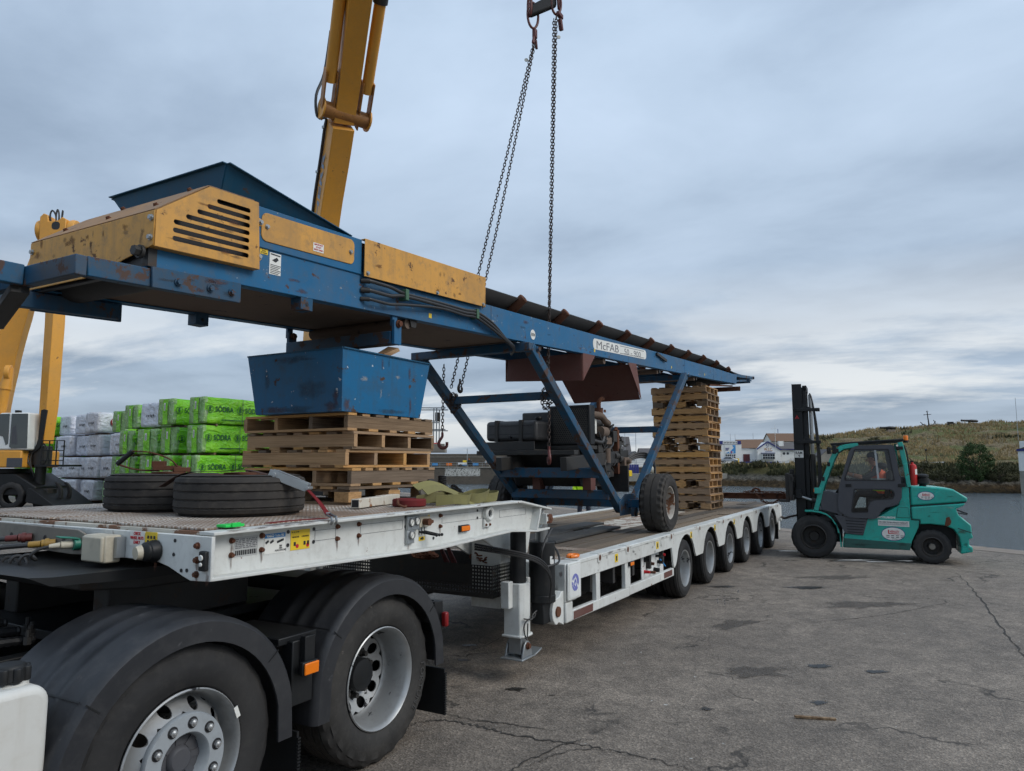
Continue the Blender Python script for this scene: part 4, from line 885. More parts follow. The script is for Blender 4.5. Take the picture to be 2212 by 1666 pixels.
# coiled suzi lead and air hoses
pts=[]
for i in range(0,220):
    u=i/219; a=u*2*PI*6.5; c=Vector((-7.86+.02*u,1.10+.62*u,1.315-.15*u+.03*math.sin(u*3)))
    pts.append(c+Vector((.028*math.cos(a),.010*math.sin(a),.030*math.sin(a))))
lead=cat([(-7.81,1.03,1.385),(-7.85,1.06,1.37),(-7.87,1.08,1.34),tuple(pts[0])],8)[:-1]+pts
b=mt('coiled_lead','hose'); b.tube(lead,.0085,6); b.done()
for y,z in ((1.47,1.40),(1.24,1.38)):
    b=mt('air_hose','hose'); b.tube(cat([(-7.80,y,z),(-7.88,y+.10,z-.01),(-7.98,y+.25,z-.03),(-8.1,y+.5,z-.02),(-8.2,y+.9,z+.05)],8),.013,7); b.done()
# white fluid tank ahead of the wheels
def rbox(mb,x0,x1,y0,y1,z0,z1,r,n=5):
    prof=rect2((x0+x1)/2,(z0+z1)/2,x1-x0,z1-z0,r,n); mb.prism(prof,'y',y0,y1); return mb
M['tankwhite']=paint('white_plastic_tank',c255(205,205,200),.45,.05,(.5,.42,.3),.3,(.40,.36,.30),streak=.3)
b=mt('fluid_tank','tankwhite',bevel=.03,seg=4); rbox(b,-8.95,-8.285,.06,.62,.42,.985,.07,6); tk=b.done()
b=mt('filler_neck','tankwhite',tk); b.cyl((-8.38,.17,.965),(-8.385,.165,1.0),.062,n=24); b.done()
b=mt('filler_cap','black',tk,bevel=.004); b.lathe([(0,.062),(.045,.06),(.055,.05),(.058,.0),(.05,-.002)],(-8.385,.165,1.0),(0,0,1),36)
for k in range(8): a=R(45*k); b.cyl((-8.385+.055*math.cos(a),.165+.055*math.sin(a),.998),(-8.385+.055*math.cos(a),.165+.055*math.sin(a),1.05),.016,n=10)
b.done()
b=mt('tank_strap','galv',tk); b.box(-8.60,-8.56,.055,.625,.415,1.004); b.done()
# ================================================================ CONVEYOR
def plate2d(name,outer,holes,th,o,xd,yd,m,parent,bevel=0):
    "flat plate with real holes; outline in 2-D mapped by o + x*xd + y*yd, thickness centred"
    cu=bpy.data.curves.new(name,'CURVE'); cu.dimensions='2D'; cu.fill_mode='BOTH'; cu.extrude=th/2
    for L in [outer]+holes:
        sp=cu.splines.new('POLY'); sp.points.add(len(L)-1); sp.use_cyclic_u=True
        for p,q in zip(sp.points,L): p.co=(q[0],q[1],0,1)
    t=bpy.data.objects.new(name,cu); COL.objects.link(t); dg=bpy.context.evaluated_depsgraph_get(); me=bpy.data.meshes.new_from_object(t.evaluated_get(dg)); bpy.data.objects.remove(t)
    xd=vec(xd);yd=vec(yd);zd=xd.cross(yd).normalized(); off=WL.get(parent.name,Vector()); o=vec(o)-off
    for v in me.vertices: v.co=o+xd*v.co.x+yd*v.co.y+zd*v.co.z
    me.materials.clear(); me.materials.append(m); ob=bpy.data.objects.new(name,me); COL.objects.link(ob); ob.parent=parent; WL[ob.name]=off.copy(); return ob
def capsule(x0,z0,x1,z1,r,n=6):
    a=math.atan2(z1-z0,x1-x0); pts=[]
    for k in range(n+1): t=a-PI/2+PI*k/n; pts.append((x1+r*math.cos(t),z1+r*math.sin(t)))
    for k in range(n+1): t=a+PI/2+PI*k/n; pts.append((x0+r*math.cos(t),z0+r*math.sin(t)))
    return pts
CV=thing('belt_conveyor','blue and yellow mobile belt conveyor resting on pallet stacks on the trailer','conveyor',(-.45,1.35,.905))
def mc(name,m,parent=CV,bevel=0,**k): return mk(name,m,parent,bevel,**k)
TN,TF=.75,1.93
top=lambda s:3.341+.0482*(s+4.12)
bot=lambda s:2.868+.0525*(s+7.55) if s<-1.33 else 3.199+.0517*(s+1.33)
SBX=[-7.55,-5.855,-5.854,-4.13,-4.12]
sb=[(-7.55,bot(-7.55)),(-5.5,bot(-5.5)),(-3.1,bot(-3.1)),(-1.33,bot(-1.33)),(1.5,bot(1.5)),(4.7,bot(4.7)),(7.05,3.655),(7.12,3.86),(4.7,top(4.7)),(0,top(0)),(-4.115,top(-4.115)),(-4.118,3.232),(-5.86,3.242),(-6.85,3.187),(-7.55,3.150)]
sb=[p for p in sb if p!=(-4.118,3.232)]+[]
for t in (TN,TF-.012):
    b=mc('side_beam','blue',bevel=.006); b.prism(sb,'y',t,t+.012)
    # flanges turned inwards along the lower edge
    for (x0,x1) in ((-7.55,-1.33),(-1.33,7.05)):
        y0,y1=(TN+.012,TN+.09) if t==TN else (TF-.09,TF-.012)
        b.hexa([(x0,y0,bot(x0)),(x1,y0,bot(x1)),(x1,y1,bot(x1)),(x0,y1,bot(x0)),(x0,y0,bot(x0)+.008),(x1,y0,bot(x1)+.008),(x1,y1,bot(x1)+.008),(x0,y1,bot(x0)+.008)])
    b.done()
for x,zz in ((-3.95,0),(-.1,0),(2.8,0),(4.9,0)):
    b=mc('joint_seam','bluedk'); b.box(x-.003,x+.003,TN-.0015,TN+.001,bot(x)+.004,top(x)-.004); b.done()
M['dustyunder']=paint('dusty_brown_steel',c255(104,88,76),.9,.2,(.05,.04,.035),.5,(.11,.09,.075),bmp=.2)
b=mc('belly_plate','dustyunder'); x0,x1=-7.2,-3.2; b.hexa([(x0,TN+.012,bot(x0)+.012),(x1,TN+.012,bot(x1)+.012),(x1,TF-.012,bot(x1)+.012),(x0,TF-.012,bot(x0)+.012),(x0,TN+.012,bot(x0)+.02),(x1,TN+.012,bot(x1)+.02),(x1,TF-.012,bot(x1)+.02),(x0,TF-.012,bot(x0)+.02)]); b.done()
# upper box of the feed end
for t in (TN,TF-.012):
    b=mc('feed_box_side','blue',bevel=.012); b.prism([(-6.9,3.165),(-6.9,3.432),(-5.855,3.485),(-5.852,3.215)],'y',t-.012 if t==TN else t,t+.012 if t!=TN else t-.0005); b.done()
ip=mc('inspection_panel','yellow',bevel=.003); P=[]
def skew(cx,cz,w,h,r,sl): return [(x,z+(x-cx)*sl) for x,z in rect2(cx,cz,w,h,r,5)]
ip.prism(skew(-6.375,3.335,.865,.188,.045,.058),'y',TN-.018,TN-.0125); ip=ip.done()
for x,z in ((-6.765,3.315),(-5.985,3.355)): b=mc('bolt','galv',ip); b.bolt((x,TN-.018,z),NEAR,.012,.016); b.done()
b=mc('guard_sticker','signwhite',ip); b.prism([(-6.36,3.265),(-6.26,3.27),(-6.26,3.33),(-6.36,3.325)],'y',TN-.0205,TN-.0185); st=b.done()
for i,s_ in enumerate(('IMPORTANT','DO NOT','REMOVE GUARDS')): text('lettering',s_,.016,(-6.31,TN-.0208,3.312-.018*i),(1,0,.05),(0,0,1),M['inkred'],st,.01,fit=(.08,.05,.088)[i],align='CENTER')
b=mc('grease_sticker','signyel'); b.prism([(-6.80,3.135),(-6.735,3.138),(-6.735,3.182),(-6.80,3.179)],'y',TN-.002,TN-.0004); st=b.done()
for i,s_ in enumerate(('Grease','Every','40 Hours')): text('lettering',s_,.014,(-6.768,TN-.0023,3.168-.0135*i),(1,0,.04),(0,0,1),M['ink'],st,.01,fit=(.04,.03,.052)[i],align='CENTER')
b=mc('warning_sticker','signwhite'); b.prism([(-6.72,3.02),(-6.625,3.025),(-6.625,3.168),(-6.72,3.163)],'y',TN-.002,TN-.0004); st=b.done()
b=mc('print','ink',st); b.box(-6.712,-6.633,TN-.0032,TN-.0022,3.15,3.158); b.prism([(-6.70,3.115),(-6.66,3.14),(-6.645,3.125),(-6.67,3.105)],'y',TN-.0032,TN-.0022)
for k in range(6): b.box(-6.712,-6.635+.01*((k*7)%3-1),TN-.0032,TN-.0022,3.028+.011*k,3.032+.011*k)
b.done()
# slotted guard at the drive end
SGO=[(-7.553,2.972),(-7.553,3.171),(-7.226,3.414),(-6.87,3.434),(-6.845,3.012)]
hol=[]
for i,x in enumerate((-7.162,-7.225,-7.29,-7.36,-7.435,-7.437,-7.437)):
    zr=3.359-.0475*i; hol.append(capsule(x,zr-(-6.945-x)*.06,-6.945,zr,.0140))
gd=plate2d('slotted_guard',SGO,hol,.004,(0,TN-.055,0),(1,0,0),(0,0,1),M['yellow'],CV)
b=mc('guard_rim','yellow',gd); pts=SGO+[SGO[0]]
for p,q in zip(pts,pts[1:]): b.bar((p[0],TN-.027,p[1]),(q[0],TN-.027,q[1]),.054,.004,(0,0,1) if abs(q[0]-p[0])>.05 else (1,0,0))
b.done()
b=mc('dark_slot_backing','ink'); b.prism([(-7.5,2.99),(-7.5,3.15),(-7.22,3.36),(-6.9,3.38),(-6.9,3.02)],'y',TN-.012,TN-.006); b.done()  # black sheet standing in for the shade seen through the guard slots
b=mc('drive_hose','hose',gd); b.tube(cat([(-7.4,TN+.03,3.1),(-7.25,TN,3.2),(-7.1,TN+.02,3.14),(-7.05,TN+.05,3.05)],6),.014,7); b.cyl((-7.2,TN+.02,3.06),(-7.2,TN+.09,3.06),.06); b.done()
for z in (3.329,3.105): 
    b=mc('guard_latch','yellow',gd,bevel=.002); b.prism(rect2(-6.825,z,.06,.05,.022),'y',TN-.016,TN-.008); l=b.done(); b=mc('bolt','galv',gd); b.bolt((-6.818,TN-.016,z),NEAR,.013,.018); b.done()
b=mc('drive_cover','yellow',bevel=.004); b.prism([(TN-.054,3.171),(TN-.054,2.975),(.92,2.935),(1.25,2.87),(TF,2.87),(TF,3.171)],'x',-7.562,-7.556); dc=b.done()
M['yellowtop']=paint('weathered_cover_top',c255(150,112,72),.8,.25,(.09,.06,.045),.7,(.17,.135,.105),sc=2)
b=mc('drive_cover_top','yellowtop'); b.plate([(-7.556,TN-.05,3.173),(-7.556,TF,3.173),(-7.23,TF,3.418),(-7.23,TN-.05,3.418)],.006,(-.6,0,.8)); b.plate([(-7.229,TN-.05,3.418),(-7.229,TF,3.418),(-6.9,TF,3.436),(-6.9,TN-.05,3.436)],.006,(0,0,1)); b.done()
for y,z in ((.72,3.13),(.72,3.02),(1.9,3.11)): b=mc('bolt','galv',dc); b.bolt((-7.562,y,z),(-1,0,0),.013,.018); b.done()
for y,f in ((.85,.3),(1.3,.3),(1.75,.3),(.85,.95),(1.5,.95)): b=mc('bolt','rust'); b.bolt((-7.55+.32*f,y,3.178+.245*f+.004),(-.6,0,.8),.012,.016); b.done()
b=mc('drive_drum','belt'); b.cyl((-7.30,TN+.03,3.0),(-7.30,TF-.03,3.0),.16,n=28); b.done()
b=mc('dark_drive_backing','ink'); b.box(-7.53,-7.50,TN+.02,TF-.02,2.86,3.15); b.done()  # added black sheet, paints the interior behind the drive cover dark
# hopper
def hopper():
    L=mc('hopper_wall','hopper'); A=(-7.10,.72,3.605);B=(-7.10,1.86,3.600);C_=(-7.05,.84,3.41);D_=(-7.05,1.72,3.41)
    L.plate([A,B,D_,C_],.006,(-1,0,0)); o1=L.done()
    b=mc('hopper_wall','hopper'); b.plate([A,(-5.98,.76,3.478),(-5.98,.86,3.47),C_],.006,(0,-1,0)); b.done()
    b=mc('hopper_wall','hopper'); b.plate([B,(-5.98,1.80,3.478),(-5.98,1.72,3.47),D_],.006,(0,1,0)); b.done()
    b=mc('hopper_lip','hopper',o1); b.bar((-7.115,.715,3.608),(-7.115,1.865,3.603),.035,.006); b.bar((-7.10,.705,3.608),(-5.97,.75,3.481),.035,.006); b.bar((-7.10,1.87,3.603),(-5.97,1.80,3.481),.035,.006); b.done()
    b=mc('feed_box_floor','bluedk'); b.hexa([(-7.05,TN,3.40),(-5.88,TN,3.46),(-5.88,TF,3.46),(-7.05,TF,3.40),(-7.05,TN,3.41),(-5.88,TN,3.47),(-5.88,TF,3.47),(-7.05,TF,3.41)]); b.done()
hopper()
b=mc('skirt_plate','bluedk'); b.prism([(-5.86,3.20),(-5.86,3.47),(-4.12,3.57),(-4.12,3.30)],'y',TN+.016,TN+.024); b.done()
# long plain guard
b=mc('side_guard','yellow',bevel=.003); b.prism([(-5.855,3.200),(-5.853,3.491),(-4.116,3.59),(-4.135,3.297)],'y',TN-.042,TN-.034); sgd=b.done()
b=mc('guard_top','yellow',sgd); b.plate([(-5.853,TN-.036,3.486),(-4.116,TN-.036,3.585),(-4.116,TN+.01,3.585),(-5.853,TN+.01,3.486)],.004,(0,0,1)); b.plate([(-4.118,TN-.036,3.30),(-4.118,TN+.0,3.30),(-4.118,TN+.0,3.585),(-4.118,TN-.036,3.585)],.004,(1,0,0)); b.done()
for x,z in ((-5.82,3.23),(-4.92,3.268),(-4.17,3.315)): b=mc('bolt','galv',sgd); b.bolt((x,TN-.042,z),NEAR,.012,.015); b.done()
# joining plate, drawbar and arms at the near end
for t,sg in ((TN-.022,-1),(TF+.002,1)):
    b=mc('splice_plate','bluedk',bevel=.004); b.prism([(-7.535,2.867),(-6.949,2.903),(-6.948,2.780),(-7.53,2.752)],'y',t,t+.02); sp=b.done()
    for x in (-7.38,-7.17,-7.02): b=mc('bolt','bluedk',sp); b.bolt((x,t if sg<0 else t+.02,2.812+.05*(x+7.38)),(0,sg,0),.017,.025); b.done()
    b=mc('bar_arm','bluedk',bevel=.006); y=TN+.03 if sg<0 else TF-.03; b.bar((-7.868,y,2.791),(-7.0,y,2.835),.06,.103); b.done()
b=mc('big_bolt','grime'); b.bolt((-7.57,TN+.03,2.945),(-1,0,0),.028,.05); b.box(-7.552,-7.50,TN-.003,TN+.06,2.87,3.0); b.done()
b=mc('cross_bar','bluedk',bevel=.006); b.bar((-7.90,TN,2.788),(-7.90,TF,2.788),.06,.104); b.done()
b=mc('drawbar','bluedk',bevel=.006); b.bar((-7.93,1.24,2.79),(-8.75,1.34,2.80),.06,.11); b.done()
b=mc('drawbar','bluedk',bevel=.006); b.bar((-7.93,1.60,2.79),(-8.75,1.42,2.80),.06,.11); b.done()
b=mc('drawbar_eye','grime',bevel=.006); b.box(-8.98,-8.74,1.31,1.45,2.74,2.86); b.lathe([(.04,-.025),(.08,-.025),(.08,.025),(.04,.025),(.04,-.025)],(-9.04,1.38,2.80),(0,0,1),20); b.done()
b=mc('hitch_bracket','grime',bevel=.006); b.bar((-7.93,1.25,2.72),(-7.82,1.72,2.60),.09,.05); b.bar((-7.98,1.72,2.60),(-7.75,1.86,2.62),.10,.06); b.done()
for (x,y,z) in ((-6.38,TN,2.93),(-6.38,TF-.10,2.93)):
    b=mc('lug','bluedk',bevel=.004); b.box(x-.055,x+.055,y+.002,y+.10,z-.085,z+.02); lg=b.done(); b=mc('lug_hole','ink',lg); b.cyl((x,y+.001,z-.045),(x,y-.001,z-.045),.013,n=14); b.done()
# hanger under the belly
b=mc('hanger_beam','bluedk',bevel=.005); b.box(-5.46,-5.36,.775,1.93,2.752,2.856); b.done()
for y in (.735,1.90):
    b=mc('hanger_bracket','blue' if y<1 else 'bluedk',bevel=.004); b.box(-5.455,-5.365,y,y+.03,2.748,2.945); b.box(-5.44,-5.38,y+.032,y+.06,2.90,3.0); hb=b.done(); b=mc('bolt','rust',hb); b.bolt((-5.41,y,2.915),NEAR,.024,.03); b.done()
for x in (-5.2,-3.0,-.9,1.4,3.6): b=mc('return_roller','dustyunder'); b.cyl((x,TN+.05,bot(x)-.03),(x,TF-.05,bot(x)-.03),.045,n=14); b.done()
for x in (-5.15,-2.85,1.45,3.7): b=mc('roller_bracket','grime'); b.prism([(x-.05,bot(x)+.01),(x+.05,bot(x)+.01),(x+.03,bot(x)-.06),(x-.03,bot(x)-.06)],'y',TN+.03,TN+.04); b.done()
# hydraulic hoses along the side
for i,(z0,r) in enumerate(((3.172,.014),(3.100,.015),(3.033,.012))):
    P=[(-5.84,TN-.005,z0),(-5.80,TN-.05,z0),(-5.70,TN-.055,z0+.002),(-5.55,TN-.05,z0-.005*(i==0)+.01),(-5.37,TN-.05,3.165-.022*i if i<2 else 3.075),(-4.9,TN-.055,3.185-.024*i),(-4.5,TN-.05,3.20-.026*i),(-4.30,TN-.055,3.215-.028*i),(-4.0,TN-.05,3.16-.03*i),(-3.7,TN-.02,3.06-.01*i),(-3.4,TN+.05,3.02-.01*i),(-3.1,TN+.25,3.0)]
    h=mc('hydraulic_hose','hose'); h.tube(cat(P,7),r,8); h=h.done(); b=mc('hose_fitting','grime',h); b.cyl((-5.845,TN,z0),(-5.80,TN-.05,z0),r*1.4,n=10); b.done()
M['greenbox']=plain('green_clamp',c255(60,96,72),.6)
for x,z in ((-5.37,3.155),(-4.303,3.195)): b=mc('hose_clamp','greenbox',bevel=.003); b.box(x-.02,x+.02,TN-.075,TN-.002,z-.045,z+.045); b.done()
b=mc('oil_sticker','signyel'); b.box(-4.98,-4.94,TN-.002,TN-.0004,3.045,3.085); b.done()
b=mc('number_disc','signwhite'); b.cyl((-3.07,TN-.0005,3.20),(-3.07,TN-.003,3.20),.055,n=28); nd=b.done(); text('lettering','RF04',.05,(-3.07,TN-.0035,3.183),(1,0,.04),(0,0,1),M['ink'],nd,.01,align='CENTER',fit=.085)
# name plate
NP=skew(-.36,3.413,2.09,.142,.065,.0605)
b=mc('name_plate','signwhite'); b.prism(NP,'y',TN-.003,TN-.0004); npl=b.done()
text('lettering','McFAB',.150,(-1.31,TN-.0034,3.300),(1,0,.0605),(0,0,1),M['inkgrey'],npl,0,fit=.80)
text('lettering','50 - 900',.118,(-.28,TN-.0034,3.362),(1,0,.0605),(0,0,1),M['inkgrey'],npl,0,fit=.70)
for dz in (.045,-.058): b=mc('rule','inkgrey',npl); b.prism([(-.44,3.408+dz),(.58,3.470+dz),(.58,3.478+dz),(-.44,3.416+dz)],'y',TN-.0042,TN-.0032); b.done()
b=mc('splinter','grime'); b.bar((1.15,TN-.02,3.56),(1.62,TN-.03,3.50),.03,.04); b.done()
for x in (-1.35,2.0,4.2): b=mc('oil_sticker','signyel'); b.box(x-.02,x+.015,TN-.002,TN-.0004,bot(x)+.05,bot(x)+.09); b.done()
# belt and troughing rollers
b=mc('belt','belt'); xs=[-4.6+.5*i for i in range(27)]; pr=[(.78,.20),(.95,.09),(1.08,.0),(1.60,.0),(1.73,.09),(1.90,.20)]; vs=[]
for x in xs:
    k=1-.75*sstep(4.5,7.4,x)
    for y,dz in pr: vs.append(Vector((x,y,top(x)-.02+dz*k)))
n=len(pr); b.add(vs,[(i*n+j,i*n+j+1,(i+1)*n+j+1,(i+1)*n+j) for i in range(len(xs)-1) for j in range(n-1)]); bl=b.done(); sm=bl.modifiers.new('thickness','SOLIDIFY'); sm.thickness=.014
for i in range(10):
    x=-3.30+1.075*i; k=1-.75*sstep(4.5,7.4,x)
    for s_ in (-1,1):
        yc=1.34; e=Vector((x,yc+s_*.60,top(x)+.165*k+.012)); c=Vector((x,yc+s_*.28,top(x)-.075)); b=mc('trough_roller','rust'); b.cyl(c,e,.054,n=16); b.cyl(e,e+(e-c).normalized()*.006,.045,n=16); b.done()
b=mc('skirt_strip','belt'); b.prism([(-4.6,top(-4.6)+.02),(-4.6,top(-4.6)+.21),(-4.05,top(-4.05)+.20),(-4.05,top(-4.05)+.02)],'y',TN+.02,TN+.03); b.done()
# tail end
b=mc('tail_drum','grime'); b.cyl((7.05,TN+.05,3.78),(7.05,TF-.05,3.78),.13,n=24); b.done()
b=mc('tail_frame','bluedk',bevel=.005); b.bar((6.9,TN+.03,3.84),(9.3,TN+.05,4.02),.05,.07); b.bar((6.9,TF-.03,3.84),(9.3,TF-.05,4.02),.05,.07); b.bar((9.2,TN,4.02),(9.2,TF,4.02),.06,.06); b.bar((6.9,TN+.03,3.70),(9.0,TN+.05,3.93),.04,.05); b.bar((8.4,TN-.05,3.86),(8.4,TF,3.86),.05,.12); b.done()
b=mc('scraper','rust'); b.bar((4.9,TN+.1,3.42),(7.0,TN+.1,3.60),.05,.03); b.bar((7.2,TN-.05,3.55),(7.2,TF,3.55),.06,.10); b.done()
# chutes below the belt
b=mc('chute_front','rustred',bevel=.003); b.plate([(-1.72,TN+.01,2.835),(-1.72,1.86,2.885),(-1.72,1.82,3.17),(-1.72,TN+.01,3.185)],.01,(-1,0,0)); b.plate([(-1.72,TN+.01,2.835),(-1.72,TN+.01,3.185),(-1.33,TN+.01,3.20)],.01,(0,-1,0)); b.plate([(-1.72,1.86,2.885),(-1.72,1.86,3.185),(-1.33,1.86,3.20)],.01,(0,1,0)); b.done()
b=mc('chute_rear','rustred',bevel=.003); b.plate([(.42,TN+.01,2.768),(.42,1.84,2.752),(.0,1.93,3.23),(.0,TN+.01,3.255)],.01,(-1,0,-.5)); b.plate([(.42,TN+.005,2.768),(-.117,TN+.005,3.262),(.23,TN+.005,3.285)],.01,(0,-1,0)); b.plate([(.42,1.84,2.752),(-.0,1.94,3.23),(.3,1.94,3.25)],.01,(0,1,0)); b.done()
# chassis frame
LN,LF=.70,2.15
def beam(name,p,q,w=.10,h=.10,m='bluedk',up=(0,0,1)):
    b=mc(name,m,bevel=.008); b.bar(p,q,w,h,up); return b.done()
beam('cross_beam',(-3.27,.66,3.035),(-3.27,2.21,3.035),.10,.085); beam('cross_beam',(2.62,.66,3.335),(2.62,2.21,3.335),.10,.09)
for t in (LN,LF):
    beam('leg',(-3.25,t,3.04),(-.66,t,1.19),.10,.105); beam('leg',(2.60,t,3.37),(-.22,t,1.21),.10,.105)
    b=mc('leg_bolt','bluedk'); b.box(-3.22,-3.10,t-.055,t+.055,3.0,3.10) if False else b.bolt((-3.16,t-.05,3.02),NEAR,.022,.03); b.bolt((2.66,t-.05,3.36),NEAR,.022,.03); b.done()
    b=mc('foot_plate','bluedk',bevel=.005); b.prism([(-.80,1.12),(-.10,1.12),(-.05,1.30),(-.30,1.40),(-.62,1.40),(-.85,1.30)],'y',t-.062,t-.05); fp=b.done()
    for x in (-.62,-.45,-.28): b=mc('bolt','grime',fp); b.bolt((x,t-.062,1.26),NEAR,.014,.018); b.done()
beam('tie_beam',(-2.60,LN,2.575),(-2.60,LF,2.575),.09,.09); beam('tie_beam',(-1.36,LN,1.69),(-1.36,LF,1.69),.10,.13); beam('tie_beam',(-1.0,LN,1.40),(-1.0,LF,1.40),.12,.12); beam('tie_beam',(1.25,LN,2.355),(1.25,LF,2.355),.09,.10)
beam('axle_beam',(-.47,.40,1.27),(-.47,2.45,1.27),.11,.11)
b=mc('axle_lug','bluedk',bevel=.004); b.box(-.57,-.47,.52,.58,1.10,1.22); b.done()
for t in (1.0,1.75): b=mc('upright','rustred',bevel=.005); b.box(-1.08,-.92,t-.06,t+.06,1.46,1.66); b.done()
# wheels
def cv_wheel(t,sgn):
    o=(-.40,t,1.29); w=bpy.data.objects.new('wheel',None); COL.objects.link(w); w.parent=CV; w.location=vec(o)-WL[CV.name]; WL[w.name]=vec(o); ax=(0,sgn,0)
    b=mc('tyre','oldtyre',w); n=96; tyre(b,.385,.205,.34,o,ax,n=n,grooves=3,notch=.024,nn=2,gd=.016,lug=.018)
    b.done()
    b=mc('rim','rimrust',w); b.lathe([(.205,.125),(.222,.14),(.222,.150),(.205,.148),(.195,.12),(.185,.06),(.175,.0),(.155,-.03),(.10,-.035),(.06,-.02),(.055,.03),(0,.035)],o,ax,40); rm=b.done()
    b=mc('hub_cap','blue',rm); b.lathe([(.05,.0),(.05,.05),(.04,.075),(0,.08)],o,ax,20); b.done()
    for k in range(6): a=R(60*k); b=mc('wheel_nut','rust',rm); b.bolt((o[0]+.115*math.cos(a),o[1]-sgn*.03,o[2]+.115*math.sin(a)),ax,.016,.03); b.done()
cv_wheel(.24,-1); cv_wheel(2.58,1)
# power pack
b=mc('sub_frame','grime',bevel=.006)
for y in (1.02,1.95): b.bar((-1.75,y,1.80),(.45,y,1.93),.09,.17)
b.bar((-1.45,.98,1.95),(-1.45,2.45,1.95),.12,.06); b.bar((.1,.95,1.98),(.1,2.1,1.98),.10,.10); b.box(-1.3,-.1,1.0,2.0,1.62,1.74); b.done()
b=mc('fuel_tank','tank',bevel=.05,seg=3); b.box(-1.32,-.86,1.62,2.42,2.115,2.39); ft=b.done()
for z in (2.20,2.315): b=mc('tank_groove','ink',ft); b.box(-1.3235,-1.3205,1.68,2.36,z,z+.012); b.done()
for y in (1.86,2.24): b=mc('tank_strap','grime',ft); b.box(-1.335,-.85,y-.025,y+.025,2.105,2.40); b.done()
b=mc('tank_cap','black',ft); b.lathe([(.0,.05),(.045,.05),(.05,.03),(.035,.0)],(-1.1,1.70,2.40),(0,0,1),18); b.done()
b=mc('tank_drain','black',ft); b.cyl((-1.32,2.02,2.165),(-1.35,2.02,2.165),.018,n=10); b.done()
b=mc('tank_tray','grime',bevel=.004); b.box(-1.42,-.84,1.60,2.46,1.985,1.998); b.box(-1.42,-1.405,1.60,2.46,1.998,2.10); b.done()
b=mc('battery_box','tank',bevel=.02); b.box(-.92,-.45,1.60,2.06,1.98,2.525); b.done()
rb_=mc('radiator','black',bevel=.02); rb_.box(-.98,-.80,.985,1.60,2.055,2.60); rb_=rb_.done()
M['dirtysteel2']=paint('dusty_grille',(.075,.068,.060),.8,0,dirt=.5,dcol=(.04,.036,.032))
# honeycomb grille
b=mc('radiator_grille','dirtysteel2',rb_,smooth=False); p=.030
for i in range(17):
    for j in range(18):
        y=1.03+i*p+(p/2 if j%2 else 0); z=2.10+j*p*.866
        if y>1.55: continue
        ro=p*.577;ri=p*.42; A=[Vector((-.985,y+ro*math.sin(R(60*k)),z+ro*math.cos(R(60*k)))) for k in range(6)]; Bq=[Vector((-.985,y+ri*math.sin(R(60*k)),z+ri*math.cos(R(60*k)))) for k in range(6)]; Cq=[q+Vector((.004,0,0)) for q in Bq]
        b.add(A+Bq+Cq,[(k,(k+1)%6,6+(k+1)%6,6+k) for k in range(6)]+[(6+k,6+(k+1)%6,12+(k+1)%6,12+k) for k in range(6)])
b.done()
b=mc('radiator_base','grime',bevel=.006); b.box(-1.02,-.75,.98,1.62,2.0,2.05); b.box(-1.05,-1.0,1.13,1.60,1.925,1.995); b.done()
# engine block
en=mc('engine_block','grime',bevel=.012); en.box(-.72,.02,1.06,1.50,1.80,2.20); en.box(-.66,-.06,1.10,1.46,2.20,2.36); en.box(-.60,.0,1.12,1.44,1.66,1.80); en=en.done()
b=mc('rocker_cover','tank',en,bevel=.02); b.box(-.62,-.10,1.15,1.40,2.36,2.44); b.done()
b=mc('fan_cowl','black',en); b.lathe([(.02,0),(.24,0),(.25,.06),(.23,.08)],(-.79,1.30,2.28),(1,0,0),28); b.done()
b=mc('flywheel_housing','grime',en); b.cyl((.02,1.28,2.0),(.16,1.28,2.0),.22,.20,n=24); b.cyl((.16,1.28,2.0),(.42,1.28,1.98),.10,n=18); b.done()
b=mc('alternator','dustyunder',en); b.cyl((-.62,1.0,2.25),(-.42,1.0,2.25),.075,n=18); b.done()
b=mc('oil_filter','dustyunder',en); b.cyl((-.40,.98,1.82),(-.40,.98,2.02),.05,n=16); b.done()
b=mc('white_label','signwhite',en,bevel=.002); b.box(-.70,-.64,1.03,1.05,2.22,2.42); b.done()
b=mc('air_pipe','dustyunder',en); b.tube(cat([(-.78,1.06,2.48),(-.60,.99,2.47),(-.45,.98,2.40),(-.25,1.02,2.38),(-.1,1.1,2.38)],7),.048,12); b.done()
b=mc('coolant_hose','hose',en); b.tube(cat([(-.80,1.02,2.12),(-.62,.97,2.10),(-.52,.98,2.20),(-.40,1.03,2.28)],7),.03,10); b.tube(cat([(-.45,1.02,1.90),(-.30,.98,2.02),(-.12,1.0,2.10),(-.05,1.04,2.2)],6),.018,8); b.done()
for (x,z,w,h) in ((-.60,2.02,.18,.14),(-.35,1.76,.22,.12),(-.05,2.20,.14,.16),(.12,2.05,.16,.2),(-.55,1.70,.16,.1),(.22,1.62,.14,.16)): b=mc('ancillary_block','grime',en,bevel=.01); b.box(x-w/2,x+w/2,.985,1.12,z-h/2,z+h/2); b.done()
rn=random.Random(4); b=mc('engine_pipe','grime',en)
for k in range(30):
    x=rn.uniform(-.68,.35); z=rn.uniform(1.62,2.4); b.tube(cat([(x,1.05,z),(x+rn.uniform(-.1,.1),.98+rn.uniform(-.02,.03),z+rn.uniform(-.1,.1)),(x+rn.uniform(-.15,.2),1.0,z+rn.uniform(-.12,.12)),(x+rn.uniform(-.1,.2),1.06,z+rn.uniform(-.1,.1))],5),rn.uniform(.006,.014),6)
b.done()
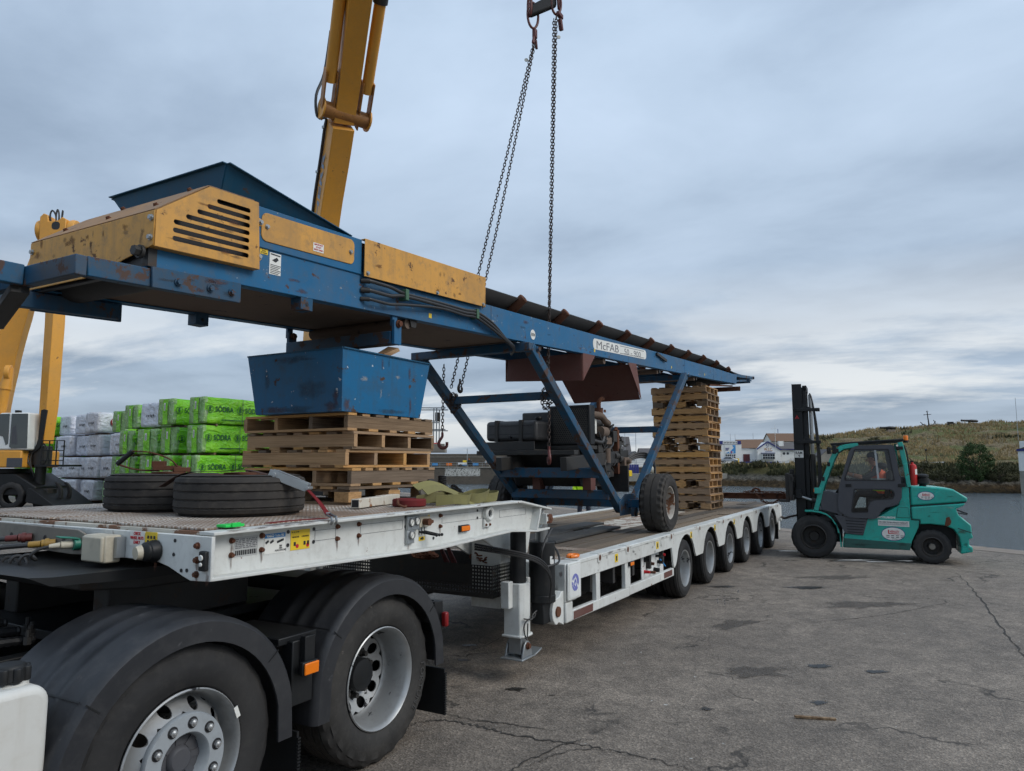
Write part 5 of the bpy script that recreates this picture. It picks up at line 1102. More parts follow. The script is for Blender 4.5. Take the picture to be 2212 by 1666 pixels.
b=mc('injector_pump','dustyunder',en,bevel=.006); b.box(-.38,-.18,.99,1.05,2.08,2.18); b.done(); b=mc('starter_motor','grime',en); b.cyl((-.1,1.0,1.92),(.05,1.0,1.92),.05,n=12); b.cyl((.04,.99,1.88),(.24,.99,1.86),.055,n=12); b.done()
b=mc('sump','grime',bevel=.03); b.prism([(-1.25,1.95),(-.95,1.50),(.05,1.48),(.2,1.9)],'y',1.15,2.15); b.done()
b=mc('exhaust_silencer','rust'); b.cyl((-.10,1.22,2.30),(-.10,1.22,2.62),.062,n=20); b.cyl((-.10,1.22,2.30),(-.10,1.22,2.25),.062,.03,n=20); b.tube(cat([(-.10,1.22,2.62),(-.10,1.22,2.70),(-.08,1.20,2.745),(-.03,1.17,2.76)],6),.032,12); b.box(-.04,.03,1.16,1.17,2.56,2.60); b.done()
b=mc('steel_upright','rust',bevel=.003); b.box(.02,.09,.98,1.0,1.66,2.30); b.box(.02,.035,1.0,1.06,1.66,2.30); b.done()
b=mc('prop_strut','rust'); b.cyl((.30,1.35,1.75),(.98,1.45,2.28),.05,n=14); b.prism([(.92,2.24),(1.10,2.24),(1.06,2.40),(.98,2.40)],'y',1.38,1.40); b.prism([(.92,2.24),(1.10,2.24),(1.06,2.40),(.98,2.40)],'y',1.50,1.52); b.done()
b=mc('stop_box','signyel',bevel=.008); b.box(.16,.28,.86,.94,1.62,1.71); sx_=b.done(); b=mc('stop_button','red',sx_); b.cyl((.28,.90,1.665),(.315,.90,1.665),.028,n=16); b.done()
b=mc('control_plate','grime',bevel=.004); b.box(.10,.14,.86,1.35,1.40,1.78); b.done()
b=mc('valve_bank','dustyunder',bevel=.008); b.box(.14,.34,.92,1.10,1.74,1.90); b.cyl((.24,.92,1.84),(.24,.86,1.84),.035,n=14); b.box(.18,.42,1.0,1.2,1.84,1.94); b.done()
for k in range(3):
    P=[(.30,.95,1.82+.03*k),(.52,.88,1.90+.03*k),(.80,.80+.01*k,1.90+.03*k),(.98,.76,1.80+.02*k),(.95,.74,1.60),(.75,.73+.01*k,1.42),(.40,.74,1.32-.01*k),(.1,.8,1.22)]
    b=mc('hydraulic_hose','hose'); b.tube(cat(P,7),.018,8); b.done()
b=mc('hose_tie','black'); b.lathe([(.05,-.012),(.055,0),(.05,.012),(.045,0),(.05,-.012)],(.86,.745,1.50),(.4,0,1),14); b.done()
b=mc('hydraulic_hose','hose'); b.tube(cat([(-.2,1.4,1.66),(-.35,1.3,1.5),(-.5,1.25,1.45),(-.6,1.3,1.55),(-.5,1.5,1.7)],7),.022,8); b.done()
# ================================================================ PALLETS AND LOOSE CARGO
ORD=['lowest','second','third','fourth','fifth','sixth','seventh','eighth','ninth','tenth','eleventh','twelfth','thirteenth','fourteenth','fifteenth','sixteenth','topmost']
_bu={}
def ubox(name,m,parent,c,size,rot=None):
    "board: a shared unit block scaled to size"
    if m not in _bu:
        b=MB(); b.box(-.5,.5,-.5,.5,-.5,.5); o=b.build(name,M[m],None,smooth=False); o.parent=parent; _bu[m]=o
    else:
        o=bpy.data.objects.new(name,_bu[m].data); COL.objects.link(o); o.parent=parent
    o.location=c; o.scale=size
    if rot: o.rotation_euler=rot
    return o
def pallet2(name,label,group,loc,L,Wd,H,rz,seed,kind='stringer'):
    rn=random.Random(seed); p=thing(name,label,'pallet',loc,group); p.rotation_euler=(0,0,rz); bt=.019; sh=H-2*bt-.004
    pick=lambda a=.75:('pallet' if rn.random()<a else 'palletold'); Q=PI/2
    for k,y in enumerate((-Wd/2+.02,-Wd*.17,Wd*.17,Wd/2-.02)):
        if kind=='block':
            for x in (-L/2+.11,rn.uniform(-.03,.03),L/2-.11): ubox('block',pick(),p,(x,y,bt+sh/2),(.19+rn.uniform(-.02,.03),.045,sh))
        else: ubox('runner',pick(.85),p,(rn.uniform(-.006,.006),y,bt+sh/2),(L,.038,sh))
    for nb,z,nm in ((7,bt+sh+bt/2+.002,'top_board'),(5,bt/2,'bottom_board')):
        for i in range(nb):
            x=-L/2+.05+(L-.10)*i/(nb-1); w=.098+rn.uniform(-.014,.014)
            ubox(nm,pick(.6),p,(x,rn.uniform(-.008,.008),z),(Wd,w,bt),(0,0,Q+rn.uniform(-.01,.01)))
    return p
# front stack on the neck: s -5.85..-4.80, t .82..1.95
FS=(-5.32,1.385)
b5=thing('block_pallet','lowest wooden block pallet on the trailer neck, under four others','pallet',(FS[0],FS[1],1.50),'pallets on the trailer neck')
for x in (-.46,0,.46):
    ubox('bottom_board','palletold',b5,(x,0,.010),(1.10,.12,.02),(0,0,PI/2))
    for y in (-.50,0,.50): ubox('block','pallet',b5,(x,y,.058),(.14,.14,.075))
    ubox('stringer_board','palletold',b5,(x,0,.105),(1.13,.10,.018),(0,0,PI/2))
for i in range(7): ubox('top_board','pallet' if i%3 else 'palletold',b5,(0,-.515+i*.1717,.1245),(1.06,.12,.019))
b=MB(); 
text('stamp','CP3',.05,(.405+.0,-.5725,.045),(1,0,0),(0,0,1),M['inkgrey'],b5,.01)
names=['second pallet up on the trailer neck, open ends facing left','third pallet up on the trailer neck, long board facing left','fourth pallet up on the trailer neck, below the top one','topmost wooden pallet under the blue tub']
for k in range(4):
    rz=0 if k in (0,3) else PI/2
    L,Wd=(1.06,1.12) if rz==0 else (1.12,1.04)
    p=pallet2('wooden_pallet',names[k],'pallets on the trailer neck',(FS[0]+(.01,-.015,.02,.0)[k],FS[1]+(-.01,.012,.0,.01)[k],1.638+.1375*k),L,Wd,.1355,rz+(.012,-.015,.02,-.008)[k],20+k)
    if rz: q=[(-.0-.0,0)]
    # heat-treatment stamps
    xx,yy=(-.42,-Wd/2-.0012) if rz==0 else (L/2-.12,Wd/2+.0012)
    if rz==0:
        text('stamp','157',.036,(-.47,-Wd/2-.0005,.072),(1,0,0),(0,0,1),M['inkgrey'],p,.02); text('stamp','HT',.036,(-.45,-Wd/2-.0005,.036),(1,0,0),(0,0,1),M['inkgrey'],p,.02)
    else:
        text('stamp','157',.036,(-L/2+.20,Wd/2+.0005,.075),(-1,0,0),(0,0,1),M['inkgrey'],p,.02); text('stamp','HT',.032,(-L/2+.16,Wd/2+.0005,.040),(-1,0,0),(0,0,1),M['inkgrey'],p,.02)
# tall stack near the tail: s 4.5..5.5, t .76..1.9
rn=random.Random(3)
BLK={1:'block',2:'stringer',9:'block',10:'block',15:'block'}
for k in range(17):
    pos='lowest' if k==0 else 'topmost' if k==16 else ORD[k]+' from the bottom'
    pallet2('wooden_pallet','pallet '+pos+' in the tall pallet stack near the trailer tail','pallets in the tall stack',(5.0+rn.uniform(-.02,.02)-.02*k*.4,1.33+rn.uniform(-.02,.02),.908+.1447*k),1.13,1.0,.143,PI/2+rn.uniform(-.02,.02),60+k,'block' if k in (0,3,8,9,14) else 'stringer')
for (x,y,z,l) in ((5.0,1.0,3.375,'timber packer on the tall pallet stack, nearer the camera side'),(5.0,1.65,3.375,'timber packer on the tall pallet stack, at its far side')):
    b=MB(); b.box(x-.35,x+.35,y-.05,y+.05,z,z+.09); b.jitter(.004,4,2); o=b.build('timber_packer',M['palletold'],bevel=.004); tag(o,l,'timber','timber packers on the tall stack')
# ---- blue tub and the scrap timber in it
TB=thing('steel_tub','blue steel tub tapering to its base on the front pallet stack','tub',(-5.42,1.36,2.19))
b=mk('tub_wall','tub',TB)
B0=[(-5.93,.83,2.188),(-4.98,.83,2.188),(-4.98,1.73,2.188),(-5.93,1.73,2.188)]; T0=[(-5.955,.81,2.655),(-4.875,.81,2.655),(-4.875,1.82,2.655),(-5.955,1.82,2.655)]
def shrink(P,d,dz): cx=sum(p[0] for p in P)/4; cy=sum(p[1] for p in P)/4; return [Vector((p[0]+(d if p[0]<cx else -d),p[1]+(d if p[1]<cy else -d),p[2]+dz)) for p in P]
o4=[vec(p) for p in B0]+[vec(p) for p in T0]+shrink(T0,.008,0)+shrink(B0,.008,.008)
b.add(o4,[(0,3,2,1)]+[(i,(i+1)%4,4+(i+1)%4,4+i) for i in range(4)]+[(4+i,4+(i+1)%4,8+(i+1)%4,8+i) for i in range(4)]+[(8+i,8+(i+1)%4,12+(i+1)%4,12+i) for i in range(4)]+[(12,13,14,15)])
tw=b.done()
b=mk('rim_lip','hopper',TB); pts=T0+[T0[0]]
for p,q in zip(pts,pts[1:]): b.bar((p[0],p[1],p[2]+.002),(q[0],q[1],q[2]+.002),.022,.010)
b.jitter(.006,6,4); b.done()
b=mk('tub_fill','dustyunder',TB); b.box(-5.90,-4.93,.87,1.76,2.54,2.58); b.jitter(.02,3,1); b.done()
for i,(p,q,w,h,l) in enumerate((((-5.36,1.0,2.66),(-5.10,1.02,2.78),.10,.04,'splintered timber offcut sticking out of the blue tub'),((-5.16,.95,2.64),(-4.98,1.25,2.66),.10,.07,'short dark timber block lying on the tub rim'),((-5.5,1.15,2.60),(-5.1,1.7,2.63),.12,.05,'plank lying inside the blue tub'))):
    b=MB(); b.bar(p,q,w,h); b.jitter(.02,9,i); o=b.build('timber_offcut',M[('pallet','palletold','palletold')[i]]); tag(o,l,'timber','timber offcuts in the tub')
# ---- spare wheels on the neck
for i,(x,y,l) in enumerate(((-6.81,.82,'spare tyre lying on the trailer neck, strapped, nearer one'),(-6.77,1.585,'spare tyre lying on the trailer neck, farther one with a lever tool on it'))):
    w=thing('spare_wheel',l,'tyre',(x,y,1.50),'spare wheels on the neck')
    b=mk('tyre','oldtyre',w); tyre(b,.380,.225,.235,(x,y,1.618),(0,0,1),n=96,grooves=4,notch=.004,nn=1,gd=.008); b.done()
    b=mk('rim','rust',w); b.lathe([(.228,.095),(.236,.112),(.226,.118),(.212,.10),(.205,.02),(.20,.0),(.11,.06),(.105,.13),(.0,.135)],(x,y,1.618),(0,0,1),36); b.done()
lv=thing('lever_tool','rusty lever tool with black grip on the farther spare tyre','tool',(-6.85,1.5,1.74))
b=mk('grip','black',lv); b.cyl((-7.05,1.72,1.80),(-7.0,1.64,1.885),.016,n=12); b.done()
b=mk('bow','rust',lv); b.tube(cat([(-7.0,1.64,1.885),(-6.95,1.52,1.875),(-6.88,1.42,1.83),(-6.85,1.36,1.765)],6),.005,6); b.tube(cat([(-7.05,1.72,1.80),(-6.98,1.62,1.765),(-6.9,1.50,1.758)],6),.006,6); b.done()
b=mk('ratchet_body','rust',lv,bevel=.003); b.obox((-6.88,1.45,1.775),(.16,.06,.03),Matrix.Rotation(-.9,3,'Z')); b.obox((-6.91,1.49,1.80),(.08,.05,.04),Matrix.Rotation(-.9,3,'Z')); b.obox((-6.83,1.37,1.765),(.10,.05,.03),Matrix.Rotation(-.5,3,'Z')); b.done()
# ---- red ratchet strap over the nearer tyre
rs=thing('ratchet_strap','red ratchet strap with silver buckle holding the nearer spare tyre','strap',(-6.89,0,1.49))
def ribbon(mb,pts,w,nrm,th=.003):
    pts=[vec(p) for p in pts]; n=len(pts); vs=[]
    for i,p in enumerate(pts):
        d=(pts[min(i+1,n-1)]-pts[max(i-1,0)]).normalized(); nn=vec(nrm[i]) if isinstance(nrm[0],(tuple,Vector)) else vec(nrm); s_=d.cross(nn).normalized(); u=s_.cross(d).normalized()
        vs+=[p-s_*w/2,p+s_*w/2,p+s_*w/2+u*th,p-s_*w/2+u*th]
    fs=[]
    for i in range(n-1):
        for k in range(4): fs.append((4*i+k,4*i+(k+1)%4,4*i+4+(k+1)%4,4*i+4+k))
    fs+=[(3,2,1,0),tuple(4*(n-1)+k for k in range(4))]; return mb.add(vs,fs)
b=mk('webbing','strapred',rs); ribbon(b,cat([(-6.74,.34,1.655),(-6.80,.18,1.585),(-6.875,.03,1.515)],6),.048,(.3,-.45,.85)); b.done()
b=mk('webbing','strapred',rs); ribbon(b,cat([(-7.30,.04,1.5035),(-7.1,.06,1.5035),(-6.9,.02,1.5035)],4),.04,(0,0,1)); b.done()
M['strapdark']=paint('dirty_dark_webbing',c255(70,46,40),.85,0,dirt=.5,bmp=.3)
b=mk('webbing','strapdark',rs); ribbon(b,cat([(-6.86,.54,1.738),(-6.90,.68,1.765),(-6.95,.85,1.755),(-7.02,1.06,1.745),(-7.05,1.25,1.66)],6),.05,(0,0,1)); b.done()
bk_=mk('ratchet_frame','galv',rs,bevel=.002)
d=Vector((.10,-.16,-.075)).normalized(); x_,y_,z_=frame(d); Rm=Matrix((x_,y_,z_)).transposed(); c=Vector((-6.79,.43,1.705))
for s_ in (-1,1): bk_.obox(c+y_*.036*s_,(.24,.005,.05),Rm)
bk_.cyl(c-x_*.09-y_*.045,c-x_*.09+y_*.045,.016,n=14); bk_.cyl(c+x_*.125-y_*.055,c+x_*.125+y_*.055,.011,n=12); bk_.obox(c+x_*.03+z_*.012,(.08,.07,.006),Rm); bk_.obox(c-x_*.02+z_*.03,(.14,.04,.004),Rm); bk_.done()
b=mk('claw_hook','steel',rs); 
for s_ in (-.018,.018): b.tube(cat([(-6.86+s_,.05,1.525),(-6.875+s_,.01,1.515),(-6.885+s_,-.018,1.51),(-6.89+s_,-.026,1.49),(-6.89+s_,-.018,1.472)],5),.007,7)
b.tube([(-6.88,.055,1.528),(-6.84,.055,1.528)],.006,6); b.done()
# ---- odds and ends on the neck
b=MB(); b.bar((-6.165,.47,1.537),(-5.46,.70,1.537),.06,.06); b.done=None
M['rustywhite']=paint('rusty_white_tube_paint',c255(206,200,186),.6,.40,(.26,.12,.05),.3,(.35,.28,.2),sc=1.6)
tb=thing('square_tube','rusty white square steel tube lying in front of the pallets','steel tube',(-5.81,.59,1.50))
b=mk('tube_wall','rustywhite',tb,bevel=.004); b.bar((-6.165,.47,1.537),(-5.46,.70,1.537),.062,.062); b.done()
b=mk('tube_bore','ink',tb); xd=Vector((.705,.23,0)).normalized(); p=Vector((-6.165,.47,1.537))-xd*.0006; b.bar(p,p+xd*.0004,.048,.048); b.done()
b=mk('tube_sleeve','rustywhite',tb,bevel=.003); b.bar((-5.75,.605,1.538),(-5.44,.707,1.538),.070,.068); b.done()
tp=thing('strap_roll','flat roll of red webbing beside the steel tube','strap',(-5.72,.36,1.50))
b=mk('roll','strapred',tp); b.lathe([(.012,0),(.115,0),(.12,.006),(.12,.044),(.115,.05),(.012,.05)],(-5.72,.36,1.502),(0,0,1),40); 
for k in range(7): b.lathe([(.02+.014*k,.05),(.026+.014*k,.053),(.03+.014*k,.05)],(-5.72,.36,1.502),(0,0,1),36)
b.done()
b=mk('hook','rust',tp); b.tube(cat([(-5.84,.36,1.53),(-5.89,.33,1.55),(-5.92,.30,1.525),(-5.89,.27,1.508),(-5.86,.28,1.512)],5),.009,7); b.done()
gs=thing('webbing_strap','crumpled olive green webbing strap heaped on the trailer neck','strap',(-5.3,.28,1.50))
text_done=False
loops=[([(-5.62,.30,1.60),(-5.5,.26,1.625),(-5.36,.20,1.58),(-5.30,.14,1.525),(-5.24,.12,1.508)],(0,-.6,.8)),
([(-5.60,.40,1.625),(-5.45,.36,1.655),(-5.30,.32,1.615),(-5.20,.30,1.56),(-5.18,.26,1.52)],(0,-.5,.85)),
([(-5.55,.20,1.505),(-5.40,.17,1.545),(-5.28,.14,1.535),(-5.20,.12,1.508)],(0,-.4,.9)),
([(-5.22,.26,1.53),(-5.12,.24,1.60),(-5.04,.20,1.57),(-5.0,.16,1.51),(-5.06,.12,1.508),(-5.12,.16,1.55)],(.2,-.7,.6)),
([(-5.10,.34,1.60),(-4.98,.28,1.575),(-4.92,.22,1.53),(-4.95,.15,1.508)],(.5,-.5,.7)),
([(-5.65,.46,1.52),(-5.5,.44,1.58),(-5.38,.42,1.60),(-5.22,.38,1.55),(-5.1,.36,1.51)],(0,-.7,.7)),
([(-5.44,.30,1.51),(-5.36,.25,1.56),(-5.30,.24,1.60),(-5.24,.28,1.57),(-5.28,.33,1.52),(-5.36,.33,1.52)],(.3,-.6,.7))]
for pts,nn in loops[:2]: b=mk('webbing','strapgreen',gs); ribbon(b,cat(pts,7),.075,nn,.005); b.done()
def standing(pts,w,z):
    P=cat([(x,y,z+dz) for x,y,dz in pts],7); n=len(P); N_=[]
    for i in range(n):
        d=(P[min(i+1,n-1)]-P[max(i-1,0)]); d.normalize(); u=d.cross(Vector((.0,-.25,1))).normalized(); N_.append(u)
    b=mk('webbing','strapgreen',gs); ribbon(b,P,w,N_,.005); b.done()
standing([(-5.62,.20,0),(-5.50,.12,.01),(-5.36,.10,.0),(-5.24,.16,.01),(-5.20,.26,0),(-5.30,.34,.02),(-5.46,.36,.01)],.072,1.538)
standing([(-5.34,.20,.01),(-5.22,.10,.0),(-5.08,.10,.02),(-4.98,.17,.03),(-5.02,.27,.02),(-5.14,.28,.0),(-5.18,.20,0)],.075,1.542)
standing([(-5.10,.12,0),(-4.98,.08,.01),(-4.88,.14,.02),(-4.90,.24,.01),(-5.0,.30,0)],.07,1.538)
standing([(-5.66,.34,0),(-5.56,.26,.02),(-5.44,.24,.03),(-5.36,.30,.01),(-5.42,.40,0)],.07,1.54)
text('lettering','HMT SHIPPING',.045,(-5.50,.318,1.618),(.86,-.26,-.12),(.1,-.45,.85),M['ink'],gs,.012,fit=.27)
wg=thing('ratchet_winch','grimy load binder winch with coiled lead behind the olive strap','winch',(-4.95,.62,1.50))
b=mk('drum','dirtysteel',wg); b.lathe([(0,0),(.07,0),(.07,.02),(.04,.03),(.04,.10),(.07,.11),(.07,.13),(0,.13)],(-5.12,.62,1.59),(.7,.7,0),20); b.done()
b=mk('base','rustred',wg,bevel=.004); b.box(-5.1,-4.75,.58,.70,1.505,1.575); b.done()
b=mk('coil','hose',wg)
for k in range(8): b.lathe([(.032,-.007),(.04,0),(.032,.007),(.025,0),(.032,-.007)],(-4.94,.62,1.60+.014*k),(.15,0,1),12)
for k in range(5): b.lathe([(.035,-.007),(.043,0),(.035,.007),(.028,0),(.035,-.007)],(-4.84+.02*k,.56,1.60-.012*k),(.6,0,.5),12)
b.done()
b=mk('linkage','grime',wg); b.tube(cat([(-5.08,.66,1.66),(-5.0,.66,1.66),(-4.95,.62,1.60)],5),.018,8); b.bar((-5.5,.62,1.53),(-5.2,.55,1.535),.03,.03); b.done()
gp_=MB(); gp_.box(-7.53,-7.42,.06,.13,1.4985,1.512); gp_.box(-7.50,-7.45,.05,.062,1.4985,1.520); tag(gp_.build('plastic_corner',M['greenplastic'],bevel=.003),'small bright green plastic corner protector on the neck edge','corner protector')
# timber skid on the deck tail
b=MB(); b.box(5.75,7.2,1.5,1.62,.908,.99); tag(b.build('timber_skid',M['plank'],bevel=.006),'long weathered timber skid lying on the trailer deck tail','timber')
# chains and binders lying in the neck basket
def link_mesh(mb,c,d,side,p,r,w):
    "one oval link centred c, long axis d, flat in the plane d/side"
    d=d.normalized(); s_=(side-d*side.dot(d)).normalized(); pts=[]; L=p/2+r*.9-w/2; rr=w/2
    for k in range(5): a=-PI/2+PI*k/4; pts.append(c+d*(L+rr*math.cos(a))+s_*rr*math.sin(a))
    for k in range(5): a=PI/2+PI*k/4; pts.append(c+d*(-L+rr*math.cos(a))+s_*rr*math.sin(a))
    mb.tube(pts,r,5,closed=True)
def chain(mb,pts,p=.039,r=.0068,w=.030,twist=0.0):
    pts=[vec(q) for q in pts]; acc=0; i=0; k=0; pos=0.0
    lens=[(b_-a_).length for a_,b_ in zip(pts,pts[1:])]; tot=sum(lens); n=int(tot/p)
    for k in range(n):
        t=(k+.5)*p; i=0
        while i<len(lens)-1 and t>lens[i]: t-=lens[i]; i+=1
        d=pts[i+1]-pts[i]; c=pts[i]+d*(t/lens[i]); x,y,z=frame(d,(.3,.2,.93) if abs(d.normalized().z)<.9 else (1,0,0))
        a=PI/4+PI/2*(k%2)+twist; link_mesh(mb,c,x,y*math.cos(a)+z*math.sin(a),p,r,w)
    return mb
def heap(name,label,grp,c,n,rad,h,seed,m='chain'):
    rn=random.Random(seed); pts=[]
    for k in range(n): a=k*1.9; q=rad*(.3+.7*rn.random()); pts.append(Vector((c[0]+q*.5*math.cos(a),c[1]+q*math.sin(a),c[2]+h*rn.random()*(1-q/rad*.6))))
    b=MB(); chain(b,cat(pts,4),.05,.008,.036); o=b.build(name,M[m]); tag(o,label,'chain',grp,); return o
heap('lashing_chain','rusty lashing chain heaped in the neck basket, left heap','chains in the basket',(-4.30,1.95,.93),14,.20,.12,1,'rust')
heap('lashing_chain','rusty lashing chain heaped in the neck basket, middle heap','chains in the basket',(-4.30,1.25,.93),14,.18,.08,2,'rust')
heap('lashing_chain','rusty lashing chain heaped in the neck basket, right heap by the neck post','chains in the basket',(-4.30,.60,.94),14,.15,.12,3,'rust')
for i,(y,z1,l) in enumerate(((1.08,1.20,'leftmost red chain binder leaning in the basket'),(1.0,1.22,'second red chain binder leaning in the basket'),(.62,1.20,'red chain binder leaning right in the basket'),(.52,1.12,'rightmost red chain binder in the basket'))):
    b=MB(); b.bar((-4.30,y-.10,.90),(-4.36,y+.05*(1 if i<2 else -1),z1),.035,.014); b.bar((-4.31,y-.07,.90),(-4.36,y+.05*(1 if i<2 else -1)-.012,z1),.010,.026); tag(b.build('chain_binder',M['redhook'],bevel=.003),l,'chain binder','chain binders in the basket')
hk=MB(); chain(hk,cat([(-4.62,1.1,1.16),(-4.5,.85,1.14),(-4.4,.6,1.17),(-4.35,.45,1.2)],6),.05,.008,.036); tag(hk.build('lashing_chain',M['redhook']),'red painted chain lying under the neck beside the post','chain','chains in the basket')
# ---- lifting sling
SL=thing('chain_sling','chain sling with two hooked legs hanging from a lifting beam','chain sling',(-2.4,1.0,7.2))
def mstrand(pts,nm='chain_leg',tw=0.0,m='chain'):
    b=MB(); chain(b,pts,.039,.0058,.027,tw); o=b.build(nm,M[m],SL); o['kind']='stuff'; return o
NT=Vector((-2.36,.80,7.36)); FTp=Vector((-2.42,1.05,7.16)); ND=Vector((-2.60,.80,2.66)); FD=Vector((-2.52,2.08,2.70))
mstrand([NT+Vector((0,-.02,-.05)),ND+Vector((-.05,-.015,.0))]); mstrand([NT+Vector((.03,.03,-.05)),ND+Vector((.05,.03,.0))],tw=.3)
mstrand([FTp+Vector((-.01,.0,-.12)),FD+Vector((-.20,-.02,.0))]); mstrand(cat([FTp+Vector((.01,.0,-.12)),(FTp+FD)/2+Vector((.03,-.02,-.08)),FD+Vector((.08,.03,.0))],6),tw=.4)
# bights round the tie beam and the hanging tails
for c,nm in ((Vector((-2.60,.80,2.575)),0),(Vector((-2.60,2.06,2.575)),1)):
    pts=[c+Vector((.075*math.cos(R(a)),.02*math.sin(R(a*2)),.085*math.sin(R(a))-.01)) for a in range(90,460,24)]; mstrand(pts,'chain_bight')
    pts=[c+Vector((.085*math.cos(R(a)),.04,.12*math.sin(R(a))-.03)) for a in range(90,460,24)]; mstrand(pts,'chain_bight',.3)
mstrand([(-2.62,.78,2.47),(-2.63,.78,1.98)],'chain_tail'); mstrand([(-2.78,2.12,3.0),(-2.80,2.12,2.16)],'chain_tail')
def hook(name,p,s_=1.0,m='redhook',ry=0.0):
    p=vec(p); b=MB(); pts=cat([p+Vector((0,0,.05)),p,p+Vector((-.03*s_,0,-.05*s_)),p+Vector((-.035*s_,0,-.09*s_)),p+Vector((0,0,-.125*s_)),p+Vector((.045*s_,0,-.11*s_)),p+Vector((.052*s_,0,-.06*s_))],5)
    b.tube(pts,[.016*s_*(1.25-.7*abs(i/(len(pts)-1)-.62)) for i in range(len(pts))],9); b.xform(Matrix.Translation(p)@Matrix.Rotation(ry,4,'Z')@Matrix.Translation(-p)); return b.build(name,M[m],SL)
hook('tail_hook',(-2.80,2.12,2.13),1.1,'redhook',-1.0); hook('tail_hook',(-2.63,.78,1.95),1.1,'redhook',.6); hook('tail_hook',(-2.52,2.06,2.80),.9,'chain')
# lifting beam with ring links and shackles
b=mk('lifting_beam','black',SL,bevel=.03); b.hexa([(-2.52,1.06,7.31),(-2.30,.80,7.50),(-2.24,.84,7.50),(-2.46,1.10,7.31),(-2.52,1.06,7.47),(-2.30,.80,7.70),(-2.24,.84,7.70),(-2.46,1.10,7.47)]); b.done()
def ring(name,c,rx,rz,r,rot,m='redhook'):
    b=MB(); c=vec(c); b.tube([c+Matrix.Rotation(rot,3,'Z')@Vector((rx*math.cos(2*PI*k/20),0,rz*math.sin(2*PI*k/20))) for k in range(20)],r,8,closed=True); return b.build(name,M[m],SL)
ring('ring_link',(-2.45,1.06,7.36),.075,.17,.016,-.6); ring('ring_link',(-2.28,.82,7.56),.07,.17,.016,-.6); ring('ring_link',(-2.50,1.08,7.47),.05,.14,.018,.9); ring('ring_link',(-2.25,.80,7.64),.06,.16,.015,.3)
b=mk('shortening_hook','redhook',SL,bevel=.01); b.obox(FTp+Vector((0,0,-.03)),(.06,.05,.12)); b.obox(FTp+Vector((-.035,.0,-.13)),(.035,.03,.11),Matrix.Rotation(.3,3,'Y')); b.obox(FTp+Vector((.035,.0,-.15)),(.035,.03,.12),Matrix.Rotation(-.2,3,'Y')); b.done()
b=mk('shortening_hook','redhook',SL,bevel=.01); c=NT+Vector((.10,-.02,.02)); b.obox(c,(.12,.05,.06)); b.obox(c+Vector((0,-.01,-.13)),(.05,.05,.14),Matrix.Rotation(-.3,3,'Y')); b.done()
M['tagwhite']=paint('white_sling_tag',c255(210,208,196),.6,0,dirt=.4)
for p in (NT.lerp(ND,.07)+RT*.05,FTp.lerp(FD,.08)-RT*.03): b=mk('sling_tag','tagwhite',SL); b.lathe([(0,0),(.026,0),(.026,.006),(0,.006)],p,(-.8,-.5,.2),9); b.done()
b=mk('hoist_pin','redhook',SL); b.cyl((-2.38,.95,7.62),(-2.38,.95,9.0),.03,n=10); b.done()
# ================================================================ FORKLIFT (local frame: x forward, y left, z up; left side at y=0)
FL=thing('forklift_truck','teal counterbalance forklift with enclosed cab facing the trailer tail','forklift',(0,0,0))
def mf(name,m,parent=FL,bevel=0,**k): return mk(name,m,parent,bevel,**k)
LEFT=(0,1,0)
YR=-1.36
b=mf('chassis','teal',bevel=.015); b.prism([(-.50,.24),(-1.62,.24),(-1.66,.40),(-1.78,.66),(-1.80,.775),(-1.66,.785),(-1.66,1.40),(-1.52,1.38),(-1.48,1.05),(-1.12,.82),(-.93,.77),(-.85,.48),(-.56,.50),(-.52,.40)],'y',YR,-.02); ch=b.done()
M['sootteal']=paint('grimy_teal_paint',c255(30,92,84),.6,.2,(.04,.035,.03),.6,(.05,.05,.045))
b=mf('sill','sootteal',bevel=.006); b.prism([(-.52,.235),(-1.62,.235),(-1.645,.36),(-.53,.41)],'y',-.022,-.012); b.done()
# front mudguards
for y0,y1 in ((-.36,.0),(YR-.02,YR+.34)):
    b=mf('front_mudguard','teal',bevel=.006); pts=[(.14,.915),(.0,.915),(-.12,.90),(-.23,.865),(-.33,.79),(-.41,.66),(-.46,.50),(-.49,.24)]
    for p,q in zip(pts,pts[1:]): b.hexa([(p[0],y0,p[1]-.03),(p[0],y1,p[1]-.03),(p[0]+0,y1,p[1]),(p[0],y0,p[1]),(q[0]+(.03 if q[1]<.7 else 0),y0,q[1]-(.03 if q[1]>.7 else 0)),(q[0]+(.03 if q[1]<.7 else 0),y1,q[1]-(.03 if q[1]>.7 else 0)),(q[0],y1,q[1]),(q[0],y0,q[1])])
    b.done()
b=mf('chassis_front','grey',bevel=.01); b.box(-.5,.05,YR+.35,-.37,.30,.92); b.box(-.55,-.02,YR+.1,-.1,.86,.93); b.done()
# step
b=mf('step','grey',bevel=.008); b.prism([(-.38,.84),(-.95,.775),(-.86,.475),(-.56,.495)],'y',-.30,.0); stp=b.done()
for k in range(5): b=mf('step_tread','black',stp,bevel=.003); x0=-.56-.015*k; b.bar((-.57+.0-.02*(4-k)*.3,.001,.53+.052*k),(-.85-.014*k,.001,.525+.050*k),.006,.014,(0,0,1)); b.done()
b=mf('side_cowl','grey',bevel=.012); b.prism([(-.12,1.26),(-.16,.93),(-.30,.89),(-.42,.86),(-.52,.80),(-.56,1.0),(-.52,1.22),(-.30,1.30)],'y',-.16,-.012); b.done()
